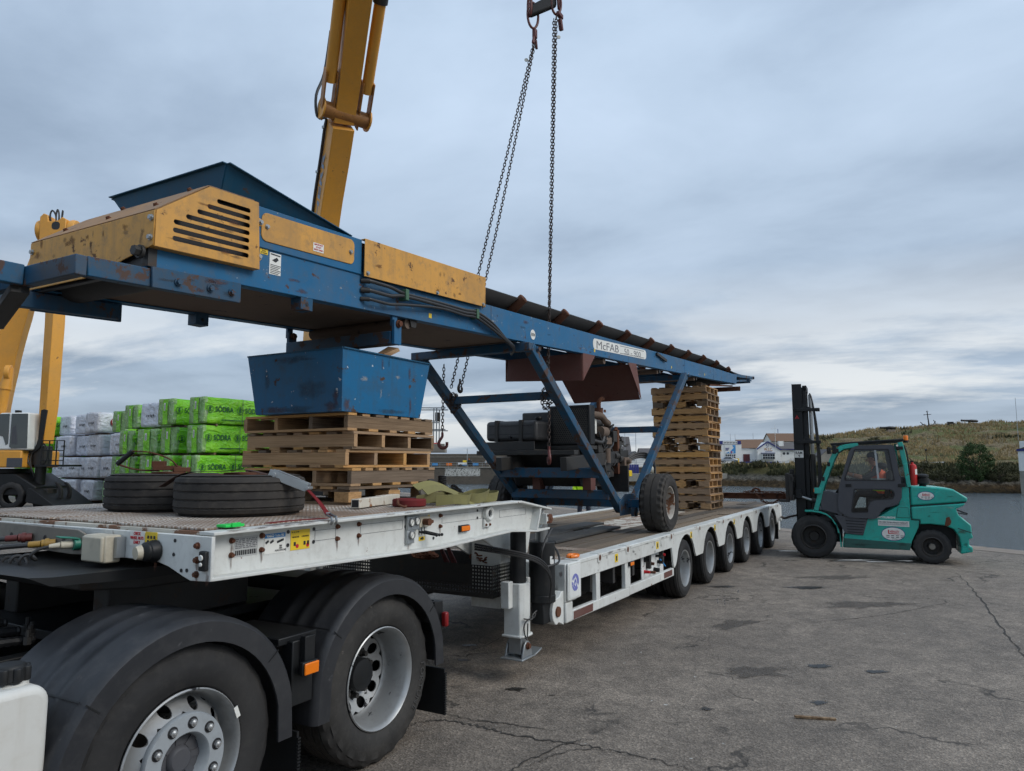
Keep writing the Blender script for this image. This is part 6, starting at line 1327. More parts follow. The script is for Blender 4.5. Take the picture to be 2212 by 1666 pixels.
# hood and counterweight
b=mf('hood','teal',bevel=.03,seg=3); b.prism([(-1.675,1.04),(-1.675,1.40),(-1.89,1.395),(-2.15,1.38),(-2.36,1.35),(-2.575,1.20),(-2.56,1.13)],'y',YR+.03,-.02); b.done()
b=mf('hood_seam','ink'); b.prism([(-1.67,1.025),(-1.67,1.037),(-2.55,1.127),(-2.55,1.112)],'y',YR+.045,-.03); b.done()
cwp=[(-1.675,.795),(-1.675,1.02),(-2.54,1.105),(-2.50,1.06),(-2.38,1.0),(-2.42,.89),(-2.60,.72),(-2.60,.56),(-2.62,.50),(-2.55,.47),(-2.55,.36),(-2.60,.34),(-2.60,.25),(-2.41,.205),(-2.43,.36),(-2.40,.52),(-2.33,.64),(-2.20,.70),(-1.95,.72),(-1.80,.71),(-1.81,.79)]
b=mf('counterweight','teal',bevel=.025,seg=3); b.prism(cwp,'y',YR,-.01); cw=b.done()
b=mf('counterweight_seam','ink',cw); b.bar((-2.39,-.008,.66),(-2.60,-.008,.585),.004,.012); b.done(); b=mf('body_seam','ink',cw); b.bar((-1.665,-.006,.79),(-1.80,-.006,.785),.008,.012); b.bar((-1.668,-.006,.80),(-1.668,-.006,1.39),.008,.010,(1,0,0)); b.bar((-1.803,-.006,.78),(-1.805,-.006,.70),.008,.012,(1,0,0)); b.done()
b=mf('scuff','rust',cw); b.prism([(-2.19,.70),(-2.22,.84),(-2.27,.86),(-2.30,.78),(-2.28,.72),(-2.24,.69)],'y',-.0095,-.0085); b.done()
b=mf('rear_lamp','black',cw,bevel=.006); b.bar((-2.40,-.05,.98),(-2.56,-.05,.92),.05,.022); b.bar((-2.41,-.05,.93),(-2.55,-.05,.905),.04,.018); b.done()
b=mf('filler_flap','teal',bevel=.004); b.prism([(-1.43,.825),(-1.46,.99),(-1.50,1.0),(-1.62,1.0),(-1.635,.83)],'y',-.019,-.014); b.done()
b=mf('filler_outline','ink'); P=[(-1.425,.82),(-1.455,.995),(-1.50,1.007),(-1.625,1.007),(-1.642,.822),(-1.425,.82)]
for p,q in zip(P,P[1:]): b.bar((p[0],-.0195,p[1]),(q[0],-.0195,q[1]),.003,.006)
b.done()
# cab frame
def pillar(pts,y,w=.075,m='teal'):
    b=mf('cab_pillar',m,bevel=.008)
    for p,q in zip(pts,pts[1:]): b.bar((p[0],y,p[1]),(q[0]+(q[0]-p[0])*.02,y,q[1]+(q[1]-p[1])*.02),.07,w)
    b.done()
FP=[(-.06,.92),(-.12,1.12),(-.18,1.36),(-.28,1.62),(-.39,1.90),(-.46,2.04),(-.58,2.13),(-.85,2.17)]
RP=[(-1.66,1.38),(-1.62,1.8),(-1.56,2.20)]
for y in (-.035,YR+.035): pillar(FP,y,.085); pillar(RP,y,.085)
b=mf('cab_rear_wall','grey',bevel=.006); b.box(-1.63,-1.60,YR+.08,-.08,1.36,1.56); b.done()
b=mf('roof','black',bevel=.012); b.hexa([(-.37,YR,2.165),(-.37,0,2.165),(-1.62,0,2.23),(-1.62,YR,2.23),(-.37,YR,2.205),(-.37,0,2.205),(-1.62,0,2.275),(-1.62,YR,2.275)]); b.done()
b=mf('windscreen','glass'); b.add([Vector((-.12,-.08,1.15)),Vector((-.12,YR+.08,1.15)),Vector((-.45,YR+.08,2.10)),Vector((-.45,-.08,2.10))],[(0,1,2,3)]); b.done()
b=mf('rear_window','glass'); b.add([Vector((-1.61,-.08,1.56)),Vector((-1.61,YR+.08,1.56)),Vector((-1.54,YR+.08,2.18)),Vector((-1.54,-.08,2.18))],[(0,1,2,3)]); b.done()
# doors
DO=[(-.62,.80),(-.46,.92),(-.45,1.05),(-.485,1.38),(-.60,1.75),(-.68,2.02),(-.74,2.11),(-.85,2.155),(-1.40,2.165),(-1.455,2.14),(-1.50,1.75),(-1.545,1.40),(-1.53,1.18),(-1.47,1.07),(-1.38,1.03),(-1.26,1.0),(-1.18,.92),(-1.11,.80),(-1.05,.785)]
W1=[(-.79,2.075),(-1.355,2.075),(-1.425,1.50),(-.595,1.50),(-.60,1.54)]
W2=[(-.75,1.33),(-1.34,1.335),(-1.40,1.31),(-1.415,1.24),(-1.38,1.165),(-1.08,1.14),(-1.0,1.10),(-.965,1.02),(-.955,.91),(-.70,.895),(-.685,.93)]
for y in (.0,YR):
    d=plate2d('door',DO,[W1,W2],.045,(0,y,0),(1,0,0),(0,0,1),M['grey'],FL)
    b=mf('door_pane','glass',d); b.add([Vector((x,y,z)) for x,z in W1],[tuple(range(len(W1)))]); b.done()
    b=mf('door_pane','glass',d); b.add([Vector((x,y,z)) for x,z in W2],[tuple(range(len(W2)))]); b.done()
    b=mf('pane_seal','ink',d)
    for L_ in (W1,W2):
        for p,q in zip(L_,L_[1:]+L_[:1]): b.bar((p[0],y+.024*(1 if y==0 else -1),p[1]),(q[0],y+.024*(1 if y==0 else -1),q[1]),.004,.022)
    b.done()
    b=mf('sliding_bar','galv',d); b.bar((-1.135,y+.006,2.07),(-1.165,y+.006,1.50),.012,.035,(1,0,0)); b.done()
    b=mf('door_handle','black',d,bevel=.006); b.box(-.70,-.60,y+.02,y+.035,1.37,1.43); b.done()
    for z in (1.41,2.10): b=mf('hinge','black',d,bevel=.005); b.box(-1.60,-1.48,y+.01,y+.035,z-.03,z+.03); b.done()
# interior
b=mf('cab_floor','black'); b.box(-1.6,-.1,YR+.06,-.06,.72,.80); b.done()
b=mf('seat','black',bevel=.04,seg=3); b.box(-1.42,-.95,-.92,-.44,1.02,1.16); b.prism([(-1.36,1.16),(-1.25,1.16),(-1.34,1.68),(-1.44,1.68)],'y',-.90,-.46); b.done()
b=mf('wheel_well','black'); b.box(-2.38,-1.70,YR+.27,-.27,.28,.70); b.done()
b=mf('seat_base','black',bevel=.02); b.box(-1.40,-.98,-.88,-.48,.80,1.02); b.done()
b=mf('dashboard','grey',bevel=.02); b.prism([(-.2,1.18),(-.40,1.22),(-.48,1.10),(-.42,.80),(-.15,.80)],'y',YR+.12,-.12); b.done()
b=mf('steering_column','black'); b.cyl((-.42,-.68,1.2),(-.60,-.68,1.46),.035,n=12); b.done()
b=mf('steering_wheel','black'); b.lathe([(.155,-.012),(.167,0),(.155,.012),(.143,0),(.155,-.012)],(-.60,-.68,1.48),(-.5,0,.85),24); b.bar((-.60-.13,-.68,1.41),(-.60+.13,-.68,1.55),.02,.012); b.done()
# wheels
def fl_wheel(x,y,r,w,sg,hub):
    o=(x,y,r); q=bpy.data.objects.new('wheel',None); COL.objects.link(q); q.parent=FL; q.location=o; WL[q.name]=vec(o); ax=(0,sg,0)
    b=mf('tyre','tread',q); tyre(b,r,r*.53,w,o,ax,n=72,grooves=1 if hub else 2,notch=.028 if hub else .020,nn=2,gd=.02,lug=.02); b.done()
    b=mf('rim','grime',q); k=r*.53; b.lathe([(k,.11*w/.3),(k+.02,.14*w/.3),(k,.15*w/.3),(k*.9,.10),(k*.85,.0 if hub else -.05),(k*.45,.0 if hub else -.05),(k*.40,.04 if hub else -.02),(0,.045 if hub else -.02)],o,ax,36); rm=b.done()
    for i in range(6): a=R(60*i); b=mf('wheel_nut','grime',rm); b.bolt((x+k*.65*math.cos(a),y+sg*(.0 if hub else -.05),r+k*.65*math.sin(a)),ax,.016,.03); b.done()
    if hub: b=mf('hub_cap','dirtysteel',rm); b.cyl((x,y+sg*.03,r),(x,y+sg*.10,r),.055,.05,n=16); b.done()
fl_wheel(0,-.19,.41,.34,1,False); fl_wheel(0,YR+.19,.41,.34,-1,False); fl_wheel(-1.98,-.16,.31,.26,1,True); fl_wheel(-1.98,YR+.16,.31,.26,-1,True)
# mast
MS=mf('mast_outer','black',bevel=.006)
for y in (-.33,-1.03):
    s_=1 if y>-.6 else -1
    MS.box(.125,.305,y-.012,y+.012,.30,3.41); MS.box(.285,.305,y-.06,y+.012,.30,3.41); MS.box(.125,.14,y-.06,y+.012,.30,3.41)
MS.box(.10,.16,-1.03,-.33,2.86,2.95); MS.box(.10,.16,-1.03,-.33,2.20,2.30); MS.box(.11,.16,-1.03,-.33,.40,.58); MS=MS.done()
b=mf('mast_inner','black',MS,bevel=.005)
for y in (-.40,-.96): b.box(.04,.11,y-.03,y+.03,.35,3.36)
b.box(.03,.11,-.99,-.37,3.27,3.38); b.box(.03,.10,-.99,-.37,1.9,2.0); b.done()
for z in (2.885,2.24): b=mf('mast_bracket','black',MS,bevel=.005); b.box(-.18,.25,-.36,-.30,z-.03,z+.03); b.prism([(.12,z+.12),(.12,z-.02),(-.15,z-.02)],'y',-.345,-.335); b.box(-.20,-.12,-.42,-.28,z-.035,z+.03); b.done()
for y in (-.46,-.90):
    b=mf('lift_cylinder','grime',MS); b.cyl((-.02,y,.5),(-.02,y,2.0),.045,n=18); b.done()
    b=mf('lift_rod','steel',MS); b.cyl((-.02,y,2.0),(-.02,y,3.2),.028,n=16); b.done()
for y in (-.62,-.74): b=mf('lift_chain','grime',MS); b.box(-.03,-.01,y-.02,y+.02,.6,3.15); b.done()
b=mf('mast_hose','hose',MS)
for k in range(4): b.tube(cat([(-.10-.02*k,-.38-.02*k,1.15),(-.13-.015*k,-.38,1.8),(-.10-.01*k,-.38,2.6),(-.06,-.40,3.1),(-.02,-.45,3.22)],5),.014,7)
b.done()
b=mf('ram_plate','signwhite',MS); b.box(.135,.30,-.3175,-.314,1.93,2.075); sg_=b.done()
text('lettering','RAM',.078,(.218,-.3135,2.0),(-1,0,0),(0,0,1),M['ink'],sg_,.012,align='CENTER',fit=.125); text('lettering','9',.072,(.215,-.3135,1.938),(-1,0,0),(0,0,1),M['ink'],sg_,.012,align='CENTER')
for a in (90,210,330):
    b=mf('emblem','inkred',MS); c=Vector((.225,-.317,2.735)); p=[(0,0),(.022,.0125),(0.045,0),(.022,-.0125)]
    b.add([c+Vector((-(u*math.cos(R(a))-v*math.sin(R(a))),0,u*math.sin(R(a))+v*math.cos(R(a)))) for u,v in p],[(0,1,2,3)]); b.done()
# carriage and rusty boom attachment
cg=mf('carriage','grime',bevel=.008)
for z in (1.14,1.50): cg.box(.33,.40,-1.20,-.16,z-.05,z+.05)
for y in (-.20,-.50,-.86,-1.16): cg.box(.35,.42,y-.04,y+.04,1.10,1.70 if y in (-.50,-.86) else 1.6)
cg=cg.done()
for y in (-.28,-.98):
    b=mf('fork','grime',cg,bevel=.006); b.box(.42,.49,y-.07,y+.07,1.08,1.62); b.box(.42,.62,y-.07,y+.07,1.05,1.10); b.done()
b=mf('tilt_cylinder','grime'); b.cyl((-.40,-.24,.98),(.02,-.24,1.10),.05,n=16); tc_=b.done(); b=mf('tilt_rod','steel',tc_); b.cyl((.02,-.24,1.10),(.22,-.24,1.165),.026,n=14); b.done()
b=mf('tilt_clevis','black',tc_,bevel=.006); b.cyl((.24,-.31,1.18),(.24,-.18,1.18),.055,n=18); b.box(.20,.30,-.32,-.20,1.13,1.30); b.done()
# fittings
b=mf('beacon_base','black'); b.cyl((-1.66,-.12,2.20),(-1.66,-.12,2.245),.045,n=16); bb=b.done(); b=mf('beacon_lens','orange',bb); b.lathe([(.042,0),(.042,.075),(.034,.09),(0,.092)],(-1.66,-.12,2.245),(0,0,1),20); b.done()
b=mf('extinguisher','red'); b.lathe([(0,0),(.068,0),(.072,.01),(.072,.33),(.06,.38),(.025,.40),(.022,.43),(0,.43)],(-1.745,-.16,1.41),(0,0,1),24); ex=b.done()
b=mf('extinguisher_valve','black',ex,bevel=.003); b.box(-1.77,-1.715,-.18,-.14,1.84,1.87); b.bar((-1.74,-.16,1.87),(-1.70,-.16,1.92),.02,.012); b.tube(cat([(-1.72,-.16,1.85),(-1.69,-.10,1.82),(-1.69,-.09,1.6),(-1.70,-.09,1.5)],5),.010,6); b.done()
b=mf('extinguisher_label','signwhite',ex); b.lathe([(.0725,.20),(.0725,.30)],(-1.745,-.16,1.41),(0,0,1),10,R(120),R(200)); b.done()
b=mf('pre_cleaner','black'); b.lathe([(.06,0),(.06,.04),(.115,.06),(.115,.14),(.085,.15),(.085,.17),(.105,.18),(.105,.21),(.07,.235),(0,.24)],(-1.90,-.22,1.385),(0,0,1),28); b.done()
b=mf('mirror','black',bevel=.01); b.obox((-.34,.05,2.06),(.04,.13,.13),Matrix.Rotation(.4,3,'Z')); b.bar((-.45,.0,2.10),(-.36,.05,2.07),.02,.02); b.box(-.47,-.40,-.01,.02,2.0,2.16); b.done()
b=mf('turn_lamp','teal',bevel=.008); b.box(-.17,-.05,.0,.07,1.24,1.35); tl=b.done(); b=mf('lens','orange',tl,bevel=.003); b.box(-.048,-.035,.005,.06,1.27,1.33); b.done()
b=mf('grab_rail','black'); b.tube(cat([(-1.66,-.06,1.45),(-1.68,-.03,1.7),(-1.66,-.03,2.0),(-1.62,-.06,2.15)],5),.014,8); b.done()
for x,z in ((-.22,1.52),(-.33,1.80),(-.49,2.06)): b=mf('pillar_bracket','black',bevel=.004); b.box(x-.02,x+.03,.0,.012,z-.04,z+.04); b.done()
# stickers
text('lettering','MITSUBISHI',.050,(-1.115,-.018,.80),(-1,0,0),(0,0,1),M['signwhite'],FL,.03,fit=.29)
b=mf('hire_sign','signwhite'); b.prism([(-1.12,.665),(-1.63,.655),(-1.63,.755),(-1.12,.77)],'y',-.0185,-.015); hs=b.done()
text('lettering','ON HIRE FROM HENLEY FORKLIFT',.038,(-1.13,-.0145,.720),(-1,0,-.02),(0,0,1),M['ink'],hs,.025,fit=.48)
b=mf('print','inkgrey',hs)
for k in range(14): b.box(-1.14-.034*k-.026,-1.14-.034*k,-.0148,-.0135,.698-.0006*k,.707-.0006*k)
for k in range(20): b.box(-1.14-.024*k-.019,-1.14-.024*k,-.0148,-.0135,.683-.0004*k,.689-.0004*k)
b.done()
def oval(x,z,a,c,sx):
    b=mf('sticker_border','inknavy'); b.prism([(x+(a+.010)*math.cos(R(t)),z+(c+.010)*math.sin(R(t))) for t in range(0,360,10)],'y',-.0188,-.0172); o=b.done()
    b=mf('sticker','signwhite',o); b.prism([(x+a*math.cos(R(t)),z+c*math.sin(R(t))) for t in range(0,360,10)],'y',-.0170,-.0155); b.done()
    text('lettering','HENLEY',c*.52,(x+a*.30,-.0148,z+c*.18),(-1,0,0),(0,0,1),M['inkred'],o,.02,fit=a*.85)
    b=mf('logo_bar','inkred',o); b.prism([(x+a*.45,z+c*.62),(x+a*.36,z+c*.62),(x+a*.36,z+c*.12),(x-a*.55,z+c*.04),(x-a*.55,z-c*.04),(x+a*.45,z+c*.0)],'y',-.0150,-.0140); b.done()
    b=mf('print','ink',o)
    for r_ in range(2):
        for k in range(4): b.box(x+a*(.62-.42*k)-a*.28,x+a*(.62-.42*k),-.0150,-.0140,z-c*(.28+.26*r_)-c*.05,z-c*(.28+.26*r_)+c*.05)
    b.box(x-a*.35,x+a*.15,-.0150,-.0140,z-c*.84,z-c*.76); b.done()
oval(-1.36,.52,.185,.115,1); oval(-1.925,1.225,.125,.072,1)
FLM=Matrix.Translation((5.195,-.995,0))@Matrix.Rotation(R(94.44),4,'Z')
FL.location=(5.195,-.995,0); FL.rotation_euler=(0,0,R(94.44))
# boom attachment held by the forks: a thing of its own
BA=thing('lifting_jib','rusty steel box beam with chains held on the forklift carriage','jib',(0,0,0))
b=mk('beam','rust',BA,bevel=.006); b.box(.45,2.35,-.72,-.58,1.085,1.10); b.box(.45,2.35,-.72,-.58,1.19,1.205); b.box(.45,2.35,-.67,-.63,1.10,1.19); b.done()
b=mk('head_plate','rust',BA,bevel=.006); b.box(.44,.50,-1.02,-.24,1.11,1.22); b.done()
b=mk('hook','rust',BA); b.tube(cat([(1.18,-.62,1.21),(1.16,-.62,1.27),(1.10,-.62,1.30),(1.03,-.62,1.27),(1.04,-.62,1.23)],5),.020,8); b.done()
b=MB(); chain(b,cat([(1.35,-.62,1.22),(1.1,-.60,1.24),(.85,-.60,1.225),(.62,-.60,1.23),(.5,-.58,1.215)],6),.05,.009,.038); chain(b,cat([(1.10,-.56,1.22),(1.02,-.50,1.10),(.9,-.50,1.02),(.75,-.50,1.02),(.62,-.52,1.10),(.52,-.54,1.20)],6),.05,.009,.038); o=b.build('chain',M['rust'],BA); o['kind']='stuff'
BA.location=FL.location; BA.rotation_euler=FL.rotation_euler
b=MB(); chain(b,cat([(7.70,-.02,.60),(7.0,-.2,.62),(6.4,-.4,.70),(5.55,-.72,.80)],5),.06,.009,.04); tag(b.build('safety_chain',M['chain']),'short dark chain between the trailer tail and the forklift mast','chain')
b=MB(); b.bar((-4.243,-1.965,.012),(-4.141,-2.222,.010),.022,.014); b.jitter(.006,9,2); tag(b.build('wood_splinter',M['palletold']),'brown splinter of wood lying alone on the asphalt','wood splinter')
# ================================================================ PEOPLE
def figure(name,label,joints,edges,m_,loc,rz,root='pelvis'):
    "one continuous skinned body: joints {name:(x,y,z,rx,ry)}, edges by name"
    p=thing(name,label,'person',loc); p.rotation_euler=(0,0,rz); ks=list(joints); me=bpy.data.meshes.new('body')
    me.from_pydata([joints[k][:3] for k in ks],[(ks.index(a),ks.index(c)) for a,c in edges],[]); o=bpy.data.objects.new('body',me); COL.objects.link(o); o.parent=p; WL[o.name]=Vector()
    WL[p.name]=Vector(); sk=o.modifiers.new('skin','SKIN'); sk.use_smooth_shade=True
    for i,k in enumerate(ks):
        v=me.skin_vertices[0].data[i]; v.radius=(joints[k][3],joints[k][4]); v.use_root=(k==root)
    ss=o.modifiers.new('sub','SUBSURF'); ss.levels=2; ss.render_levels=2
    for mm in m_: me.materials.append(mm)
    return p,o
def mat_body(name,bounds):
    "clothing by height/forward position is given by separate parts; the body itself is skin over head and hands, dark cloth elsewhere"
    m,nt,b=newmat(name); c=NN(nt,'ShaderNodeTexCoord').outputs['Object']; s_=NN(nt,'ShaderNodeSeparateXYZ',{0:c})
    f=MATH(nt,'GREATER_THAN',s_.outputs[2],bounds[0]); g=MATH(nt,'GREATER_THAN',s_.outputs[0],bounds[1]); g=MATH(nt,'MULTIPLY',g,MATH(nt,'GREATER_THAN',s_.outputs[2],bounds[2]))
    nt.links.new(MIX(nt,MATH(nt,'MAXIMUM',f,g),bounds[3],c255(196,138,112)),b.inputs['Base Color']); b.inputs['Roughness'].default_value=.7; return m
# driver (local frame of the forklift)
J=dict(pelvis=(-1.24,-.68,1.24,.15,.13),waist=(-1.24,-.68,1.36,.135,.12),chest=(-1.20,-.68,1.56,.17,.12),shl=(-1.17,-.68,1.70,.10,.08),neck=(-1.14,-.68,1.77,.055,.055),jaw=(-1.09,-.68,1.835,.068,.072),head=(-1.10,-.68,1.92,.082,.098),crown=(-1.11,-.68,1.985,.065,.078),
 sL=(-1.17,-.49,1.67,.065,.06),eL=(-.96,-.42,1.53,.048,.045),wL=(-.745,-.56,1.595,.032,.026),hL=(-.67,-.60,1.61,.038,.022),sR=(-1.17,-.87,1.67,.065,.06),eR=(-.96,-.94,1.52,.048,.045),wR=(-.76,-.82,1.56,.032,.026),hR=(-.69,-.79,1.58,.038,.022),
 hipL=(-1.18,-.58,1.21,.10,.09),kL=(-.80,-.55,1.23,.075,.07),aL=(-.66,-.55,.88,.05,.05),tL=(-.52,-.55,.84,.045,.035),hipR=(-1.18,-.78,1.21,.10,.09),kR=(-.80,-.81,1.23,.075,.07),aR=(-.66,-.81,.88,.05,.05),tR=(-.52,-.81,.84,.045,.035))
for s_,h in (('L',-.60),('R',-.79)):
    for k in range(5):
        off=(-.03+.016*k) if k<4 else -.045
        y0=h+off; b0=J['h'+s_]
        J[f'f{s_}{k}a']=(b0[0]+(.045 if k<4 else .005),y0,b0[2]+(.02 if k<4 else .03),.0095,.0095); J[f'f{s_}{k}b']=(b0[0]+(.062 if k<4 else .02),y0,b0[2]-(.012 if k<4 else -.045),.0085,.0085)
E_=[('pelvis','waist'),('waist','chest'),('chest','shl'),('shl','neck'),('neck','jaw'),('jaw','head'),('head','crown')]
for s_ in 'LR':
    E_+=[('shl','s'+s_),('s'+s_,'e'+s_),('e'+s_,'w'+s_),('w'+s_,'h'+s_),('pelvis','hip'+s_),('hip'+s_,'k'+s_),('k'+s_,'a'+s_),('a'+s_,'t'+s_)]
    for k in range(5): E_+=[('h'+s_,f'f{s_}{k}a'),(f'f{s_}{k}a',f'f{s_}{k}b')]
M['driver']=mat_body('driver_skin_and_dark_clothes',(1.77,-.90,1.5,(.02,.018,.024)))
DR,db=figure('person','person in orange hi-vis vest and black cap driving the forklift',J,E_,[M['driver']],(0,0,0),0)
def shell(name,m,par,rings,seg=20):
    b=MB(); vs=[]
    for (x,y,z,rx,ry) in rings:
        for i in range(seg): a=2*PI*i/seg; vs.append(Vector((x+rx*math.cos(a),y+ry*math.sin(a),z)))
    b.add(vs,[(j*seg+i,j*seg+(i+1)%seg,(j+1)*seg+(i+1)%seg,(j+1)*seg+i) for j in range(len(rings)-1) for i in range(seg)]); o=b.build(name,m,par); return o
VR=[(-1.24,-.68,1.24,.165,.205),(-1.24,-.68,1.34,.160,.20),(-1.22,-.68,1.48,.160,.215),(-1.20,-.68,1.60,.150,.21),(-1.18,-.68,1.70,.105,.165),(-1.16,-.68,1.755,.075,.09)]
v=shell('vest',M['hivisor'],DR,VR); 
for z0,z1,m in ((1.31,1.345,'reflect'),(1.345,1.365,'hivis'),(1.285,1.31,'hivis'),(1.50,1.53,'reflect')):
    def at_(z):
        for p,q in zip(VR,VR[1:]):
            if p[2]<=z<=q[2]: t=(z-p[2])/(q[2]-p[2]); return tuple(p[i]+(q[i]-p[i])*t for i in range(5))
    A=at_(z0);B_=at_(z1); shell('reflective_band',M[m],DR,[(A[0],A[1],A[2],A[3]+.004,A[4]+.004),(B_[0],B_[1],B_[2],B_[3]+.004,B_[4]+.004)])
b=mk('hood','cloth',DR); b.ball((-1.25,-.68,1.765),.12,16,(.9,1.25,.6)); b.done()
b=mk('cap','cloth',DR); b.lathe([(.102,0),(.104,.03),(.095,.07),(.06,.10),(0,.108)],(-1.105,-.68,1.935),(0,0,1),24); b.hexa([(-1.03,-.76,1.935),(-.90,-.73,1.925),(-.90,-.63,1.925),(-1.03,-.60,1.935),(-1.03,-.76,1.948),(-.90,-.73,1.936),(-.90,-.63,1.936),(-1.03,-.60,1.948)]); b.done()
b=mk('hair','cloth',DR); b.ball((-1.135,-.68,1.92),.095,14,(.75,.98,.75)); b.done()
b=mk('nose','skin',DR); b.ball((-.995,-.68,1.875),.018,8,(1.2,.8,1.3)); b.done()
for y in (-.715,-.645): b=mk('eye','ink',DR); b.ball((-1.005,y,1.905),.009,8); b.done()
for y in (-.595,-.765): b=mk('ear','skin',DR); b.ball((-1.11,y,1.90),.025,8,(.8,.4,1.2)); b.done()
b=mk('mouth','redhook',DR); b.ball((-1.0,-.68,1.825),.012,8,(.5,2.0,.4)); b.done()
b=mk('wristwatch','galv',DR); b.lathe([(.034,-.008),(.036,0),(.034,.008)],(-.76,-.55,1.592),(.8,-.5,.3),14); b.done()
DR.location=FL.location; DR.rotation_euler=FL.rotation_euler
# worker standing behind the trailer
J2=dict(pelvis=(0,0,.92,.15,.12),waist=(0,0,1.06,.14,.11),chest=(.02,0,1.27,.17,.12),shl=(.03,0,1.42,.10,.08),neck=(.05,0,1.50,.055,.055),jaw=(.08,0,1.56,.066,.07),head=(.075,0,1.64,.08,.095),crown=(.07,0,1.71,.062,.075),
 sL=(.03,.19,1.40,.062,.06),eL=(.06,.25,1.13,.048,.045),wL=(.22,.17,.98,.033,.028),hL=(.29,.14,.95,.038,.022),sR=(.03,-.19,1.40,.062,.06),eR=(.05,-.26,1.13,.048,.045),wR=(.20,-.19,.96,.033,.028),hR=(.27,-.17,.93,.038,.022),
 hipL=(0,.10,.87,.10,.09),kL=(.03,.12,.48,.068,.066),aL=(-.02,.13,.10,.045,.045),tL=(.10,.14,.045,.042,.035),hipR=(0,-.10,.87,.10,.09),kR=(.05,-.13,.48,.068,.066),aR=(.0,-.15,.10,.045,.045),tR=(.12,-.16,.045,.042,.035))
for s_,h in (('L',.14),('R',-.17)):
    for k in range(5):
        b0=J2['h'+s_]; off=(-.03+.016*k) if k<4 else (.045 if s_=='R' else -.045)
        J2[f'f{s_}{k}a']=(b0[0]+(.045 if k<4 else .01),h+off,b0[2]-(.01 if k<4 else -.01),.0095,.0095); J2[f'f{s_}{k}b']=(b0[0]+(.065 if k<4 else .04),h+off,b0[2]-(.04 if k<4 else 0),.0085,.0085)
M['worker']=mat_body('worker_skin_and_navy_clothes',(1.50,.24,.88,(.014,.017,.032)))
WK,wb=figure('person','person in yellow hi-vis jacket standing behind the trailer and conveyor',J2,E_,[M['worker']],(8.5,5.25,0),R(200))
shell('jacket',M['hivis'],WK,[(0,0,.86,.165,.20),(0,0,1.0,.16,.195),(.01,0,1.15,.16,.205),(.02,0,1.30,.155,.215),(.03,0,1.41,.115,.185),(.04,0,1.485,.075,.085)])
shell('reflective_band',M['reflect'],WK,[(0,0,1.02,.166,.20),(0,0,1.07,.166,.203)]); 
for s_,y in (('L',1),('R',-1)): 
    b=mk('sleeve','hivis',WK); b.tube([J2['s'+s_][:3],tuple((vec(J2['s'+s_][:3])+vec(J2['e'+s_][:3]))/2),J2['e'+s_][:3],tuple(vec(J2['e'+s_][:3]).lerp(vec(J2['w'+s_][:3]),.85))],[.075,.068,.06,.048],12); b.done()
b=mk('hard_hat','signwhite',WK); b.lathe([(.125,0),(.105,.005),(.105,.05),(.08,.10),(.03,.125),(0,.128)],(.07,0,1.665),(0,0,1),22); b.done()
b=mk('nose','skin',WK); b.ball((.165,0,1.605),.017,8,(1.2,.8,1.3)); b.done()
for y in (-.034,.034): b=mk('eye','ink',WK); b.ball((.155,y,1.632),.009,8); b.done()
# ================================================================ YARD: material handlers, timber packs, access platform
def vthing(name,label,cat,X,Y,z0=0.0,group=None,yaw=0.0):
    o=thing(name,label,cat,VF(X,Y,z0),group); o.rotation_euler=(0,0,VROT+yaw); WL[o.name]=Vector(); return o
def ray_at(px,py,Y):
    "point seen at picture position (px,py) of the 2212-wide frame, at forward distance Y"
    th=PITCH; x=(px-1106)/1550; u=(833-py)/1550; d=math.cos(th)-u*math.sin(th); k=Y/d; return VF(x*k,Y,1.8+k*(math.sin(th)+u*math.cos(th)))
# ---- tall yellow boom carrying the sling
MH=thing('material_handler','tall yellow material handler boom rising behind the conveyor','crane',VF(-7.0,25,0))
def boxbeam(mb,pts,w,h,lat):
    "box beam through pts, width w along lat, depth h across it"
    vs=[]
    n=len(pts); ws=w if isinstance(w,(list,tuple)) else [w]*n; hs=h if isinstance(h,(list,tuple)) else [h]*n
    for i,p in enumerate(pts):
        d=(vec(pts[min(i+1,n-1)])-vec(pts[max(i-1,0)])).normalized(); l=(lat-d*lat.dot(d)).normalized(); q=d.cross(l).normalized()
        vs+=[vec(p)-l*ws[i]/2-q*hs[i]/2,vec(p)+l*ws[i]/2-q*hs[i]/2,vec(p)+l*ws[i]/2+q*hs[i]/2,vec(p)-l*ws[i]/2+q*hs[i]/2]
    fs=[(3,2,1,0),tuple(4*(n-1)+k for k in range(4))]
    for i in range(n-1):
        for k in range(4): fs.append((4*i+k,4*i+(k+1)%4,4*i+4+(k+1)%4,4*i+4+k))
    return mb.add(vs,fs)
LAT=(RT*math.cos(R(36))+FW*math.sin(R(36)))
BP=[ray_at(668,960,26.4),ray_at(683,735,25.6),ray_at(692,600,24.8),ray_at(706,464,23.8),ray_at(724,350,22.8),ray_at(736,269,22.0)]
b=mk('boom_lower','liebherr',MH,bevel=.02); boxbeam(b,cat(BP,3),.70,.80,LAT); b.done()
BP2=[ray_at(737,262,22.0),ray_at(750,180,21.2),ray_at(773,0,19.2),ray_at(795,-180,17.4),ray_at(812,-330,16.0)]
b=mk('boom_upper','liebherr',MH,bevel=.02); boxbeam(b,cat(BP2,3),.66,.66,LAT); b.done()
jc=ray_at(745,248,21.8)
b=mk('boom_joint','cranerust',MH); b.cyl(jc-LAT*.74,jc+LAT*.74,.25,n=28); b.done()
